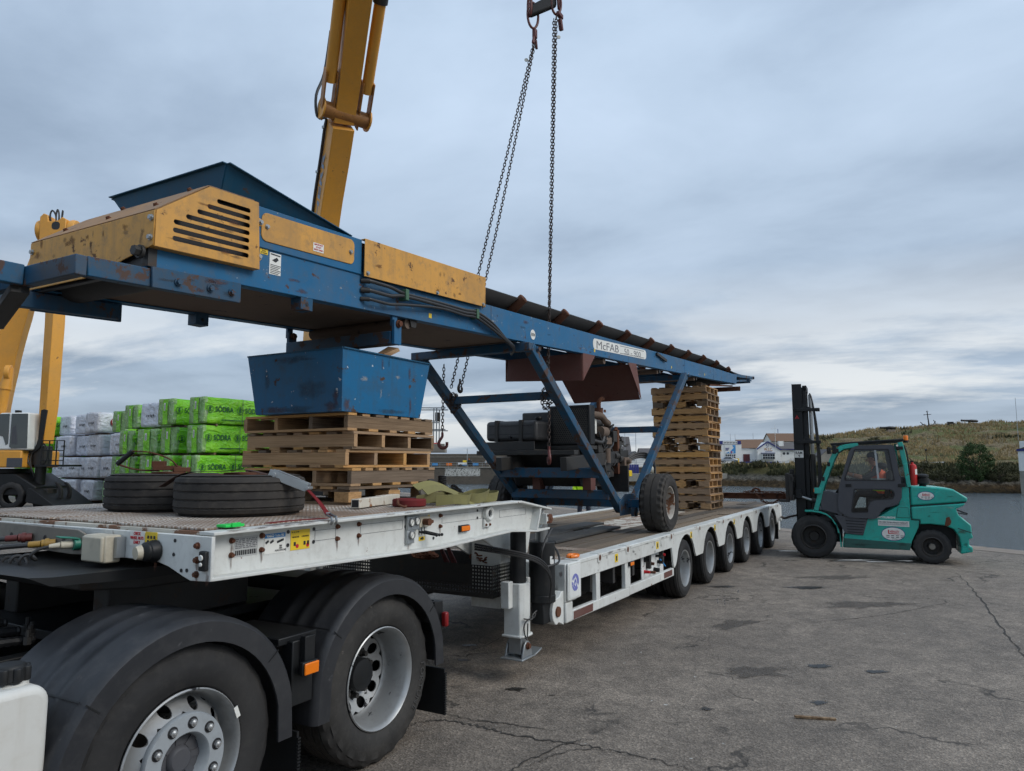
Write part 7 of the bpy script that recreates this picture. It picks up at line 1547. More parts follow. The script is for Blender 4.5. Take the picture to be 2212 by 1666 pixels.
for s_ in (-1,1):
    b=mk('joint_disc','liebherr',MH); b.cyl(jc+LAT*s_*.75,jc+LAT*s_*.80,.33,n=28); b.done()
    o_=jc+LAT*s_*.60
    ax=(ray_at(792,-100,18.4)-jc).normalized(); l0=(LAT-ax*LAT.dot(ax)).normalized(); q0=ax.cross(l0)
    b=mk('cylinder_bracket','cranerust',MH,bevel=.01)
    for k in (-.17,.17): b.bar(o_+l0*k-ax*.3,o_+l0*k+ax*1.25,.05,.34,q0)
    b.done()
    b=mk('hoist_cylinder','liebherr',MH); b.cyl(o_+ax*.9,o_+ax*3.6,.175,n=20); b.done()
    b=mk('cylinder_gland','grime',MH); b.cyl(o_+ax*3.6,o_+ax*4.25,.22,n=20); b.done()
    b=mk('cylinder_rod','steel',MH); b.cyl(o_+ax*4.25,o_+ax*7.0,.10,n=16); b.done()
# hoses clipped along the left edge, lettering on the left face
ed=[p-LAT*.40 for p in cat(BP,3)[4:]]+[jc-LAT*.80+Vector((0,0,-.4)),jc-LAT*.86+Vector((0,0,.3)),jc-LAT*.62+Vector((0,0,1.1)),jc-LAT*.45+Vector((0,0,2.6))]
b=mk('boom_hose','hose',MH)
dd=(BP[4]-BP[3]).normalized(); qq=dd.cross(LAT).normalized(); sg_=1 if qq.dot(FW)>0 else -1
for k in (0,1): b.tube([p+qq*sg_*(.30+.07*k) for p in cat(ed,4)],.035,7)
b.done()
for i in (5,8,11,14): 
    p=cat(BP,3)[min(i,15)]; b=mk('hose_clip','galv',MH); b.obox(p-LAT*.42+qq*sg_*.33,(.10,.10,.08)); b.done()
up=(BP[5]-BP[2]).normalized(); lf=-LAT; yd=(qq*sg_); yd=(yd-up*yd.dot(up)).normalized(); base=BP[2].lerp(BP[3],.0)-LAT*.356
xd=up if up.cross(yd).dot(lf)>0 else up
M['decal']=plain('blue_grey_decal',c255(128,146,170),.5)
t_=text('lettering','LIEBHERR',.34,BP[3]-LAT*.356-up*1.9-yd*.12,up,-yd if up.cross(-yd).dot(lf)>0 else yd,M['decal'],MH,.02,fit=3.9)
# upperworks and undercarriage (mostly hidden by the pallets)
WLs=WL[MH.name]
def lb(name,m,x0,x1,y0,y1,z0,z1,bev=.03):
    b=mk(name,m,MH,bevel=bev); c=VF(-7.0,25,0); vs=[c+RT*x+FW*y+Vector((0,0,z)) for x,y,z in ((x0,y0,z0),(x1,y0,z0),(x1,y1,z0),(x0,y1,z0),(x0,y0,z1),(x1,y0,z1),(x1,y1,z1),(x0,y1,z1))]; b.hexa(vs); return b.done()
lb('upperworks','liebherr',-1.1,1.2,-.6,3.0,1.5,2.7); lb('undercarriage','black',-1.3,1.3,-1.2,2.2,.45,1.3); lb('cab','whiteclean',.0,1.1,-.9,.2,1.9,3.3)
for x in (-1.25,1.25):
    for y in (-.9,1.9): b=mk('wheel','rubber',MH); c=VF(-7.0+x,25+y,.55); tyre(b,.55,.3,.4,c,RT,n=32,grooves=0,notch=.02); b.done()
lb('boom_foot','liebherr',-.5,.4,-.2,1.0,2.6,3.2)
# stick and head above the frame that carry the sling
hd_=Vector((-2.38,.95,9.0))
b=mk('stick','liebherr',MH,bevel=.02); boxbeam(b,[ray_at(812,-330,16.0),hd_+Vector((0,0,.6))],.5,.5,RT); b.done()
# ---- handler with white cab and timber grab at the left
HX,HY=-20.5,30.0; K=HY/1550
H2=vthing('timber_handler','yellow timber handler with white cab, boom and grab beside the timber stacks','crane',HX+.45,HY)
lx=lambda px:(px-1106)*K-HX; lz=lambda py:1.8+(1003-py)*K*1.0
def mh(name,m,bevel=.02,**k): return mk(name,m,H2,bevel,**k)
b=mh('undercarriage','black',.05); b.prism([(-3.0,.55),(1.0,.55),(1.05,.9),(.2,1.42),(-3.0,1.42)],'y',-1.1,1.2); b.done()
b=mh('dozer_blade','black',.02); b.prism([(.8,.30),(1.95,.08),(2.0,.14),(1.0,.85),(.85,.85)],'y',-1.3,1.3); b.done()
b=mh('turntable','black'); b.cyl((-.9,0,1.42),(-.9,0,1.62),.85,n=32); b.done()
b=mh('upper_body','liebherr',.06); b.box(lx(12),lx(72),-1.25,1.2,1.66,2.36); b.box(-3.2,lx(12)+.02,-1.25,1.2,1.66,2.9); ub=b.done()
b=mk('side_panel','grey',H2,.02); b.box(lx(43),lx(75),-1.27,-1.255,1.68,2.05); b.done()
cb=mh('cab','whiteclean',.07); cb.prism([(lx(19),2.36),(lx(17),3.3),(lx(20),3.85),(lx(80),3.87),(lx(84),2.36)],'y',-1.25,-.2); cb=cb.done()
M['cabglass']=paint('dark_tinted_glass',(.045,.055,.055),.08,0,dirt=.1,bmp=0,spec=.8)
b=mk('cab_window','cabglass',cb,.02); b.prism([(lx(20),2.95),(lx(20),3.80),(lx(42),3.82),(lx(43),2.62),(lx(38),2.55),(lx(31),2.9)],'y',-1.262,-1.251); b.done()
b=mk('cab_window','cabglass',cb,.02); b.prism([(lx(45.5),2.50),(lx(46),3.82),(lx(80),3.82),(lx(82.5),2.44),(lx(50),2.42)],'y',-1.262,-1.251); b.done()
b=mk('cab_seat','grey',cb,.03); b.prism([(lx(49),2.6),(lx(50),3.3),(lx(56),3.35),(lx(60),2.95),(lx(62),2.6)],'y',-1.267,-1.2635); b.done()
b=mk('cab_lamp','black',cb,.01); b.box(lx(46),lx(54),-1.1,-.9,3.87,3.97); b.done()
for x0 in (-2.3,.1):
    for y in (-1.0,1.0): b=mk('wheel','rubber',H2); tyre(b,.55,.3,.42,(x0,y,.55),(0,1,0),n=36,grooves=0,notch=.02); b.done()
rl=mh('railing','black',0)
for z in (1.95,2.35,2.75): rl.bar((1.05,-.9,z),(1.95,-.9,z),.035,.035)
for x in (1.05,1.35,1.65,1.95): rl.bar((x,-.9,1.75),(x,-.9,2.75),.035,.035)
rl.box(1.0,2.0,-1.2,.3,1.70,1.78); rl.done()
# boom and stick
b=mh('boom','liebherr',.03); boxbeam(b,cat([(-1.9,.3,2.4),(-1.75,.25,4.2),(-1.35,.15,6.4),(-.80,.05,8.6),(.05,0,10.6)],4),.62,[.95]*4+[.9]*4+[.85]*4+[.75]*4+[.6],Vector((.25,-1,0)).normalized()); b.done()
sy=-.45
b=mh('stick','liebherr',.02); c=lambda px,py:Vector((lx(px),sy,lz(py)))
boxbeam(b,[c(93,960),c(95,880),c(95,700),c(90,540),c(88,500)],[.44,.56,.62,.62,.60],[.4,.48,.5,.5,.48],Vector((math.cos(R(-30)),math.sin(R(-30)),0))); b.done()
hd=mh('stick_head','liebherr',.03); hd.prism([(lx(62),lz(540)),(lx(60),lz(470)),(lx(68),lz(462)),(lx(77),lz(466)),(lx(79),lz(480)),(lx(100),lz(478)),(lx(108),lz(470)),(lx(117),lz(475)),(lx(119),lz(520))],'y',sy-.42,sy+.35); hd=hd.done()
b=mk('head_slot','ink',hd,.0); b.prism(rect2(lx(96),lz(490),.34,.34,.13,4),'y',sy-.425,sy-.42); b.done()
for x in (lx(54),lx(122)): b=mk('pivot_boss','liebherr',hd,.02); b.lathe([(0,-.16),(.45,-.14),(.48,0),(.45,.14),(0,.16)],(x,sy+.05,lz(495)),(1,.12,0),24); b.done()
b=mk('head_hose','hose',hd)
for k in range(3): b.tube(cat([(lx(82)+.22*k,sy-.3,lz(488)),(lx(80)+.25*k,sy-.35,lz(466)),(lx(84)+.22*k,sy-.35,lz(455-2*(k%2))),(lx(92)+.14*k,sy-.35,lz(466)),(lx(95)+.08*k,sy-.36,lz(492))],6),.035,7)
b.done()
b=mh('stick_cylinder','liebherr',0); b.cyl((lx(20),-.2,lz(600)),(lx(43),-.35,lz(545)),.20,n=18); cy=b.done(); b=mk('cylinder_rod','steel',cy); b.cyl((lx(43),-.35,lz(545)),(lx(55),-.42,lz(515)),.10,n=14); b.done()
b=mh('lower_cylinder','liebherr',0); b.cyl((lx(-6),-.75,lz(960)),(lx(10),-.75,lz(845)),.20,n=18); b.cyl((lx(10),-.75,lz(845)),(lx(16),-.75,lz(800)),.24,.14,n=18); b.done()
b=mh('boom_lug','liebherr',.03); b.lathe([(0,-.1),(.32,-.1),(.32,.1),(0,.1)],(lx(14),-.75,lz(810)),(1,.3,0),20); b.done()
b=mh('stick_chafe_plate','black',.01); b.prism([(lx(94),lz(890)),(lx(100),lz(888)),(lx(107),lz(890)),(lx(103),lz(935)),(lx(98),lz(968)),(lx(84),lz(980)),(lx(92),lz(950))],'y',sy-.46,sy-.40); b.done()
# grab
gb=mh('grab_rotator','grime',.02); gb.cyl((lx(87),sy,lz(965)),(lx(87),sy,lz(1005)),.36,n=20); gb.cyl((lx(87),sy,lz(1005)),(lx(86),sy,lz(1060)),.20,n=16); gb.box(lx(78),lx(98),sy-.25,sy+.25,lz(1000),lz(988)); gb=gb.done()
b=mk('grab_frame','grime',gb,.02); b.box(lx(66),lx(115),sy-.3,sy+.3,lz(1066),lz(1054)); b.box(lx(80),lx(92),sy-.15,sy+.15,lz(1100),lz(1060)); b.done()
for (x,y,s_) in ((lx(62),-.35,-1),(lx(50),-.1,-1),(lx(112),-.35,1),(lx(112),.25,1)):
    b=mk('grab_tine','grime',gb,.012); pts=[]
    for k in range(9): a=R(80-20*k); pts.append((x+s_*(.10+.34*math.cos(a)),.60+.48*math.sin(a)))
    inn=[(x+s_*(.10+.20*math.cos(R(80-20*k))),.60+.40*math.sin(R(80-20*k))) for k in range(9)][::-1]
    b.prism([p for p in pts]+inn,'y',sy+y-.06+.4,sy+y+.06+.4); b.done()
b=mk('grab_hose','hose',gb)
for k in range(3): b.tube(cat([(lx(90)+.05*k,sy-.3,lz(960)),(lx(78)-.12*k,sy-.4,lz(985)),(lx(80),sy-.4,lz(1010)),(lx(84),sy-.3,lz(1030))],6),.03,6)
b.tube(cat([(lx(100),sy-.3,lz(960)),(lx(112),sy-.4,lz(975)),(lx(108),sy-.4,lz(1000)),(lx(92),sy-.3,lz(1005))],6),.03,6); b.done()
# ---- wrapped timber packs
def mat_wrap(name,col,col2,milk):
    m,nt,b=newmat(name); c=coords(nt); n1=NOISE(nt,NN(nt,'ShaderNodeMapping',{0:c,'Scale':(.9,2.2,2.2),'Rotation':(0,.5,.3)}).outputs[0],1.5,6,.6,1.2); n2=NOISE(nt,c,6,4,.6,.8)
    base=MIX(nt,RAMP(nt,n1,[(.35,0.0),(.65,1.0)]),col,col2); base=MIX(nt,MATH(nt,'MULTIPLY',RAMP(nt,n2,[(.55,0.0),(.8,1.0)]),milk),base,(.62,.66,.64))
    nt.links.new(base,b.inputs['Base Color']); b.inputs['Roughness'].default_value=.26; b.inputs['Specular IOR Level'].default_value=.5
    bump(nt,b,MATH(nt,'ADD',n1,MATH(nt,'MULTIPLY',n2,.4)),1.0,.12); return m
M['wrapgreen']=mat_wrap('green_wrap',c255(104,190,22),c255(140,216,48),.15); M['wrapgreenend']=mat_wrap('milky_green_wrap',c255(120,168,90),c255(150,184,124),.75)
M['wrapsilver']=mat_wrap('silver_wrap',c255(196,201,212),c255(222,226,234),.3); M['printgreen']=plain('dark_green_print',c255(18,84,40),.5); M['logored']=plain('dark_red_logo',c255(128,22,34),.5)
def wrapbox(L,Wd,H,seed,nx=22,ny=8,nz=8):
    b=MB(); idx={}
    def grid(f,nu,nv):
        vs=[f(i/nu,j/nv) for j in range(nv+1) for i in range(nu+1)]; b.add(vs,[(j*(nu+1)+i,j*(nu+1)+i+1,(j+1)*(nu+1)+i+1,(j+1)*(nu+1)+i) for j in range(nv) for i in range(nu)])
    grid(lambda u,v:Vector((u*L,0,v*H)),nx,nz); grid(lambda u,v:Vector((u*L,Wd,v*H)),nx,nz); grid(lambda u,v:Vector((0,u*Wd,v*H)),ny,nz); grid(lambda u,v:Vector((L,u*Wd,v*H)),ny,nz); grid(lambda u,v:Vector((u*L,v*Wd,H)),nx,ny); grid(lambda u,v:Vector((u*L,v*Wd,0)),nx,ny)
    q=Vector((seed*5.3,seed*2.1,seed*9.7))
    def rnd_(v):
        c=Vector((L/2,Wd/2,H/2)); d=v-c; ex=[max(0,abs(d.y)/(Wd/2)-.86)/.14,max(0,abs(d.z)/(H/2)-.86)/.14,max(0,abs(d.x)/(L/2)-.97)/.03]
        k=ex[0]*ex[1]+ex[0]*ex[2]+ex[1]*ex[2]; d2=Vector((d.x*(1-.004*k),d.y*(1-.012*k),d.z*(1-.012*k)))
        return c+d2+noise.noise_vector(v*2.1+q)*.012+noise.noise_vector(v*6.5+q)*.010
    b.v=[rnd_(v) for v in b.v]; return b
def make_pack(kind,seed):
    r=thing('timber_pack','','timber pack',(0,0,-200-10*seed)); WL[r.name]=Vector(); L,Wd,H=4.9,1.0,.96
    wrapbox(L,Wd,H,seed).build('wrap',M['wrapgreen' if kind=='g' else 'wrapsilver'],r,ang=180)
    if kind=='g':
        b=wrapbox(.16,1.006,.972,seed+4,3,8,8); b.xform(Matrix.Translation((-.012,-.003,-.006))); 
        # folded, milky film over the end, with the green strip left bare
        b.build('end_film',M['wrapgreenend'],r,ang=180)
        b2=mk('end_strip','wrapgreen',r); b2.v=[]; g_=[]
        b2.add([Vector((-.045+.012*math.sin(z*7+seed),y,z)) for z in (0.0,.2,.4,.6,.8,.95) for y in (.34,.5,.66)],[(3*i+j,3*i+j+1,3*i+j+4,3*i+j+3) for i in range(5) for j in range(2)]); b2.done()
        b2=mk('label','signwhite',r); b2.box(-.062,-.058,.48,.58,.52,.80); lb_=b2.done(); b2=mk('print','ink',lb_); [b2.box(-.064,-.0625,.50,.56,.54+.03*k,.555+.03*k) for k in range(7)]; b2.done()
        for i,x in enumerate((.42,1.72,3.02,4.0)):
            text('lettering','S\u00d6DRA',.27,(x,-.045,.44),(1,0,0),(0,0,1),M['printgreen'],r,.022,fit=.78)
            b2=mk('logo','printgreen',r); cx=x-.22; b2.lathe([(.125,0),(.145,0),(.145,.004),(.125,.004)],(cx,-.042,.52),NEAR,24)
            for zz in (.44,.50,.56): b2.prism([(cx-.075,zz-.0),(cx+.075,zz),(cx,zz+.065)],'y',-.047,-.043)
            b2.done()
        b2=mk('print_stripe','printgreen',r); [b2.box(x,x+1.1,-.045,-.041,.13,.16) for x in (.7,2.0,3.3)]; b2.done()
    else:
        for x in (.9,2.6):
            b2=mk('logo','logored',r); b2.prism([(x+.36*math.cos(R(t)),.50+.24*math.sin(R(t))) for t in range(0,360,12)],'y',-.046,-.042); lg=b2.done(); text('lettering','BRIND',.20,(x,-.049,.47),(1,0,0),(0,0,1),M['signwhite'],lg,.025,align='CENTER',fit=.56); text('lettering','TR\u00c4',.13,(x,-.049,.34),(1,0,0),(0,0,1),M['signwhite'],lg,.02,align='CENTER',fit=.24)
        b2=mk('print','ink',r); rn=random.Random(seed)
        for y in (.30,.38,.46,.54,.62): 
            z0=.36+rn.random()*.05; b2.box(-.05,-.046,y,y+.02+rn.random()*.03,z0,z0+.08+rn.random()*.04); b2.box(-.05,-.046,y+.02,y+.05,z0+.05,z0+.07)
        b2.done()
    for x in (.5,2.4,4.3): b2=mk('bearer','palletold',r); b2.box(x,x+.09,.02,.98,-.085,-.012); b2.done()
    b2=mk('strap_band','grey',r); 
    for x in (1.6,3.2): b2.box(x,x+.015,-.047,-.043,.0,.96); b2.box(x,x+.015,.0,1.0,.965,.972)
    b2.done()
    return r
PROTO={'g':make_pack('g',1),'s':make_pack('s',2)}; used={'g':0,'s':0}
LV=['bottom','second','third','top']
NTHX=['rear infill stack behind the third','rear infill stack left of the fourth','rear infill stack right of the fifth','rear infill stack between sixth and seventh','rear infill stack between seventh and eighth']
NTH=['rightmost','second from the right','third from the right','fourth from the right','fifth from the right','sixth from the right','seventh from the right','eighth from the right','ninth from the right','leftmost']
COLS=[(7.0,19.4,.82,'gggg'),(7.0,20.95,.86,'gggg'),(7.75,22.9,1.22,'gggs'),(8.4,25.15,.86,'gggg'),(9.7,28.5,.95,'gssg'),(9.95,30.3,1.08,'ssss'),(10.3,32.1,1.14,'ssss'),(10.7,34.4,1.05,'gsss'),(10.5,35.9,1.0,'gggg'),(10.6,38.0,1.0,'gggg'),(7.9,21.85,.95,'gg'),(8.9,26.1,1.05,'gg'),(9.2,27.25,1.05,'sgs'),(10.2,31.4,.66,'ss'),(10.4,33.3,1.0,'sss')]
rn=random.Random(21); packs=[]
for ci,(s0,t0,w,kk) in enumerate(COLS):
    for lv,k in enumerate(kk):
        src=PROTO[k]; o=src if not used[k] else copy_tree(src)
        if not used[k]: WL[o.name]=Vector()
        used[k]+=1
        o.location=(s0+rn.uniform(-.22,.22)-.06*(3-lv)*(1 if ci else 1),t0+rn.uniform(-.05,.05),.13+1.047*lv); o.rotation_euler=(rn.uniform(-.01,.01),rn.uniform(-.006,.006),rn.uniform(-.035,.035)); o.scale=(1,w*rn.uniform(.97,1.04),rn.uniform(.97,1.02))
        tag(o,('green' if k=='g' else 'silver')+' wrapped timber pack, '+LV[lv]+' layer of the '+((NTH[ci]+' timber stack') if ci<10 else NTHX[ci-10]),'timber pack','wrapped timber packs')
# a second stack directly beside the first hides behind it
# ---- access platform basket behind the pallets
AP=vthing('boom_lift','grey boom lift with its railed basket raised behind the front pallets','boom lift',-2.15,20.5)
def ma(name,m,bevel=0,**k): return mk(name,m,AP,bevel,**k)
PY=20.5/1550
zz=lambda py:1.8+(1003-py)*PY
fx=lambda px:(px-1106)*PY+2.15
b=ma('basket_floor','dirtysteel',.01); b.box(fx(880),fx(963),-.4,.4,zz(978),zz(968)); b.box(fx(925),fx(964),-.42,-.38,zz(978),zz(960)); b.done()
b=ma('bumper','red',.02); b.box(fx(915),fx(955),-.41,-.33,zz(968),zz(958)); b.done()
M['railgrey']=paint('grey_rail_paint',c255(120,126,130),.5,.05,dirt=.2)
b=ma('basket_rail','railgrey')
for y in (-.38,.38):
    for z in (884,912,930): b.bar((fx(880),y,zz(z)),(fx(965 if z!=912 else 945),y,zz(z)),.03,.03)
    for px in (885,940,946): b.bar((fx(px),y,zz(972)),(fx(px),y,zz(884)),.03,.03)
b.done()
b=ma('control_box','grime',.01); b.box(fx(942),fx(952),-.3,-.1,zz(912),zz(893)); b.done()
b=ma('boom','dirtysteel',.02); b.bar((fx(880),0,zz(975)),(fx(800),1.5,zz(1020)),.2,.25); b.done()
b=ma('base','dirtysteel',.03); b.box(-2.9,-1.7,1.0,3.4,.35,1.2); b.done()
for x in (-2.95,-1.65):
    for y in (1.3,3.1): b=ma('wheel','rubber'); tyre(b,.36,.2,.25,(x,y,.36),(1,0,0),n=28,grooves=0); b.done()
# ================================================================ BACKGROUND across the harbour
M['render']=paint('white_render',c255(226,226,222),.8,.03,(.45,.42,.36),.2,(.5,.47,.42),sc=.3,bmp=.1)
M['slate']=paint('slate_roof',c255(84,80,80),.8,.1,(.06,.055,.05),.3,(.12,.11,.10),sc=.6,bmp=.3)
M['browntile']=paint('brown_roof_tile',c255(112,84,64),.85,.2,(.08,.055,.04),.4,(.14,.10,.075),sc=.8,bmp=.4)
M['navy']=plain('navy_paint',c255(36,44,112),.5); M['doorred']=plain('dark_red_door',c255(84,30,32),.5); M['windowdark']=paint('window_glass',(.03,.035,.045),.1,0,dirt=.1,bmp=0)
M['concrete']=paint('pier_concrete',c255(150,146,136),.9,.15,(.10,.10,.085),.5,(.12,.115,.10),sc=.4,bmp=.3)
M['darkstone']=paint('breakwater_stone',c255(92,84,74),.9,.3,(.05,.045,.04),.6,(.07,.065,.055),sc=.35,var=.3,bmp=.5)
M['whitewash']=paint('peeling_whitewash',c255(196,194,186),.9,.45,(.09,.085,.07),.4,(.14,.13,.11),sc=.6,bmp=.3)
M['bluesign']=plain('blue_panel',c255(60,140,200),.5); M['gold']=plain('gold_lettering',c255(176,120,56),.5); M['silvercar']=paint('silver_car_paint',c255(170,176,184),.25,0,dirt=.1,metal=.4,bmp=0)
# ---- breakwater
BY=170.0; bw=vthing('breakwater','long dark stone breakwater with parapet beyond the harbour water','breakwater',-17,BY)
XL,XR=-62.0,52.0
def mbw(name,m,bevel=0): return mk(name,m,bw,bevel)
b=mbw('quay_face','darkstone'); b.prism([(0,-4),(0,.95),(9,.95),(9,-4)],'x',XL,XR); b.done()
b=mbw('deck_coping','concrete',.02); b.box(XL,XR,-.15,8.9,.955,1.15); b.done()
b=mbw('parapet','darkstone'); b.prism([(8.2,1.15),(8.2,2.3),(8.7,2.3),(8.7,3.5),(9.2,3.5),(9.2,4.35),(10.5,4.35),(10.5,1.15)],'x',XL,XR); b.done()
b=mbw('parapet_coping','concrete',.02); b.box(XL,XR,8.60,9.1,3.505,3.62); b.done()
b=mbw('whitewashed_panel','whitewash'); b.box(1.2,9.5,-.03,-.002,-1.0,.90); b.done()
b=mbw('railing','galv')
for k in range(58): b.bar((XL+2*k,.2,1.15),(XL+2*k,.2,2.2),.06,.06)
for z in (1.7,2.2): b.bar((XL,.2,z),(XR,.2,z),.05,.05)
b.done()
for k,x in enumerate((13.4,14.7,16.0)): b=mbw('blue_panel','bluesign'); b.box(x-.5,x+.5,8.12,8.19,2.0,2.95); b.done()
for x in (-2,1.5,5.2,8.0,20,24,30): b=mbw('mural','bluesign' if x!=1.5 else 'orange'); b.box(x-.7,x+.7,8.12,8.19,1.5,2.05); b.done()
for x in (21,16.8,12.2): b=mbw('buoy_housing','cream',.05); b.cyl((x,.5,1.8),(x,.7,1.8),.7,n=20); b.done()
for x in (6.0,22): b=mbw('lamp_post','galv'); b.cyl((x,7,1.15),(x,7,5.6),.08,n=8); b.done()
# tipper truck and a walker on the breakwater
tt=vthing('tipper_truck','small white and yellow tipper truck with beacon on the breakwater','truck',-11.0,173,1.16)
def q(name,m,p,bevel=.0): return mk(name,m,p,bevel)
b=q('tipper_bed','whiteclean',tt,.03); b.box(-1.9,.25,-.9,.9,.55,1.0); b.done()
b=q('cab','black',tt,.10); b.prism([(.35,.45),(.35,1.75),(1.15,1.75),(1.55,1.1),(1.6,.45)],'y',-.85,.85); c_=b.done(); b=q('window','windowdark',c_,.02); b.prism([(.5,1.15),(.5,1.62),(1.1,1.62),(1.35,1.15)],'y',-.87,-.855); b.done()
b=q('load','signyel',tt,.05); b.box(-.75,.2,-.7,.7,1.0,1.55); b.done()
b=q('beacon','orange',tt); b.cyl((.7,0,1.75),(.7,0,1.95),.12,n=10); b.done()
for x in (-1.3,1.0):
    for y in (-.8,.8): b=q('wheel','rubber',tt); tyre(b,.36,.2,.22,(x,y,.36),(0,1,0),n=20,grooves=0,notch=0); b.done()
Jw={k:(v[0],v[1],v[2],v[3],v[4]) for k,v in J2.items() if not k.startswith('f')}; Ew=[(a,c) for a,c in E_ if not a.startswith('f') and not c.startswith('f')]
for k,(X,c) in enumerate(((-6.3,'white'),)):
    pw,_=figure('person','person in a white top walking on the breakwater',Jw,Ew,[M['worker']],VF(X,172,1.15),VROT); shell('shirt',M['whiteclean'],pw,[(0,0,.90,.165,.20),(0,0,1.15,.16,.205),(.02,0,1.30,.155,.215),(.03,0,1.42,.115,.185),(.04,0,1.49,.07,.08)])
# ---- concrete pier with blue hoarding
pr=vthing('pier','pale concrete pier at the foot of the houses across the water','pier',29,158,0)
b=q('pier_wall','concrete',pr,.03); b.box(-6.5,18,0,6,-4,-.25); b.done(); b=q('pier_weed','shore',pr); b.box(-6.55,18.05,-.05,6,-4,-1.9); b.done()
hb=vthing('blue_hoarding','blue panelled hoarding standing on the pier','fence',26,162,-.25)
for k in range(8): b=q('panel','navy',hb,.02); x=-2.0+k*.56; b.prism([(x,0),(x+.26,-.06),(x+.52,0),(x+.52,.04),(x+.26,-.02),(x,.04)],'z',0,2.0); b.done()
for k,(X,l,mm) in enumerate(((30.1,'round orange buoy stacked on the pier','hivisor'),(31.2,'round white and orange buoy at the end of the pier stack','cream'))):
    b=MB(); b.ball((0,0,.75),.75,14); b.cyl((0,0,1.4),(0,0,1.65),.12,n=8); o=b.build('mooring_buoy',M[mm]); o.location=VF(X,160.5,-.25); tag(o,l,'buoy','buoys on the pier')
# ---- houses behind the conveyor legs
KH=172/1550
def house(name,label,X0,Y,z0,w,d,eave,ridge,roofm='slate',gable=False,wins=(),doors=(),chim=()):
    h=vthing(name,label,'house',X0,Y,z0); b=q('wall','render',h,.0)
    if gable: b.prism([(-w/2,0),(w/2,0),(w/2,eave),(0,ridge),(-w/2,eave)],'y',0,d)
    else: b.prism([(0,0),(d,0),(d,eave),(d/2,ridge),(0,eave)],'x',-w/2,w/2)
    wl_=b.done(); o=.25
    if gable:
        for s_ in (-1,1): b=q('roof',roofm,h); b.plate([(s_*(w/2+o),-o,eave-o*.7),(0,-o,ridge),(0,d+o,ridge),(s_*(w/2+o),d+o,eave-o*.7)],.12,(s_*.5,0,.8)); b.done()
    else:
        for y0,y1 in ((-o,d/2),(d+o,d/2)): b=q('roof',roofm,h); b.plate([(-w/2-o,y0,eave-.2),(w/2+o,y0,eave-.2),(w/2+o,y1,ridge),(-w/2-o,y1,ridge)],.12,(0,-.5 if y0<0 else .5,.8)); b.done()
    for (x,z,ww,hh) in wins:
        b=q('window','whiteclean',h); b.box(x-ww/2,x+ww/2,-.06,-.005,z,z+hh); wn=b.done(); b=q('pane','windowdark',wn); b.box(x-ww/2+.12,x-.05,-.075,-.065,z+.12,z+hh-.12); b.box(x+.05,x+ww/2-.12,-.075,-.065,z+.12,z+hh-.12); b.done()
    for (x,z,ww,hh,mm) in doors: b=q('door',mm,h); b.box(x-ww/2,x+ww/2,-.06,-.005,z,z+hh); b.done()
    for (x,y,z,ww,hh) in chim: b=q('chimney','render',h); b.box(x-ww/2,x+ww/2,y,y+.7,z,z+hh); b.done()
    return h
house('house','tall house with dark slate roof behind the conveyor legs',26.3,178,2.0,6.0,7,2.2,6.6,'slate',False,((-1.5,.6,.9,1.1),))
house('house','low white house with dark gable edge beside the tall slate roof',29.3,172,1.2,4.6,6,2.0,3.6,'slate',True,((-.2,1.2,.5,.9),))
house('house','white house with grey roof behind the tall pallet stack',34.5,174,1.6,6.5,6,2.2,4.0,'slate',False,((1.5,.6,.8,.9),))
for k,(X,Y,z,h,l) in enumerate(((27.0,172,1.2,9.5,'thin mast beside the slate roof, left one'),(29.6,172,1.2,9.0,'thin mast beside the slate roof, right one'),(22.6,165,1.0,6.0,'white leaning mast in front of the slate roof'),(25.6,168,1.0,5.0,'white street lamp in front of the slate roof'))):
    b=MB(); b.cyl((0,0,0),(.0 if k!=2 else -.6,0,h),.06,n=8)
    if k==3: b.lathe([(0,0),(.5,0),(.5,.15),(0,.2)],(0,0,h),(0,0,1),12)
    o=b.build('mast' if k<3 else 'street_lamp',M['whiteclean' if k>1 else 'galv']); o.location=VF(X,Y,z); tag(o,l,'mast' if k<3 else 'street lamp')
# ---- sailing club
CY=180.0; KC=CY/1550; cx=lambda px:(px-1106)*KC-60.0; cz=lambda py:(1003-py)*KC*1.0+1.8-2.05
CH=vthing('club_house','white sailing club house with gable lettering and brown roof across the water','club house',60.0,CY,2.05)
def m8(name,m,p=CH,bevel=0): return mk(name,m,p,bevel)
b=m8('flat_block','render'); b.box(cx(1520),cx(1600),0,9,0,cz(960)); b.done()
b=m8('banner','navy'); b.box(cx(1551),cx(1599),-.08,-.01,cz(960.5),cz(953)); bn=b.done(); b=m8('banner_panel','whiteclean',bn); b.box(cx(1560),cx(1591),-.11,-.085,cz(960),cz(953.4)); b.done()
b=m8('print','ink',bn)
for k in range(9): x=cx(1562)+k*.38; b.box(x,x+.2,-.125,-.115,cz(958.5)+.05*(k%2),cz(955.5))
b.done()
b=m8('poster','whiteclean'); b.box(cx(1563),cx(1587),-.08,-.01,cz(980),cz(962)); po=b.done()
b=m8('poster_swoosh','bluesign',po); b.prism([(cx(1565),cz(979.8)),(cx(1587),cz(979.8)),(cx(1587),cz(962)),(cx(1580),cz(962)),(cx(1583),cz(968)),(cx(1576),cz(975))],'y',-.11,-.085); b.done()
b=m8('poster_print','navy',po); [b.box(cx(1565),cx(1574-k),-.10,-.085,cz(969+1.6*k),cz(968+1.6*k)) for k in range(4)]; b.done()
for k,px in enumerate((1573,1577,1580)): b=m8('poster_mark','inkred' if k==1 else 'whiteclean',po); b.box(cx(px),cx(px+2),-.125,-.115,cz(979),cz(975.5)); b.done()
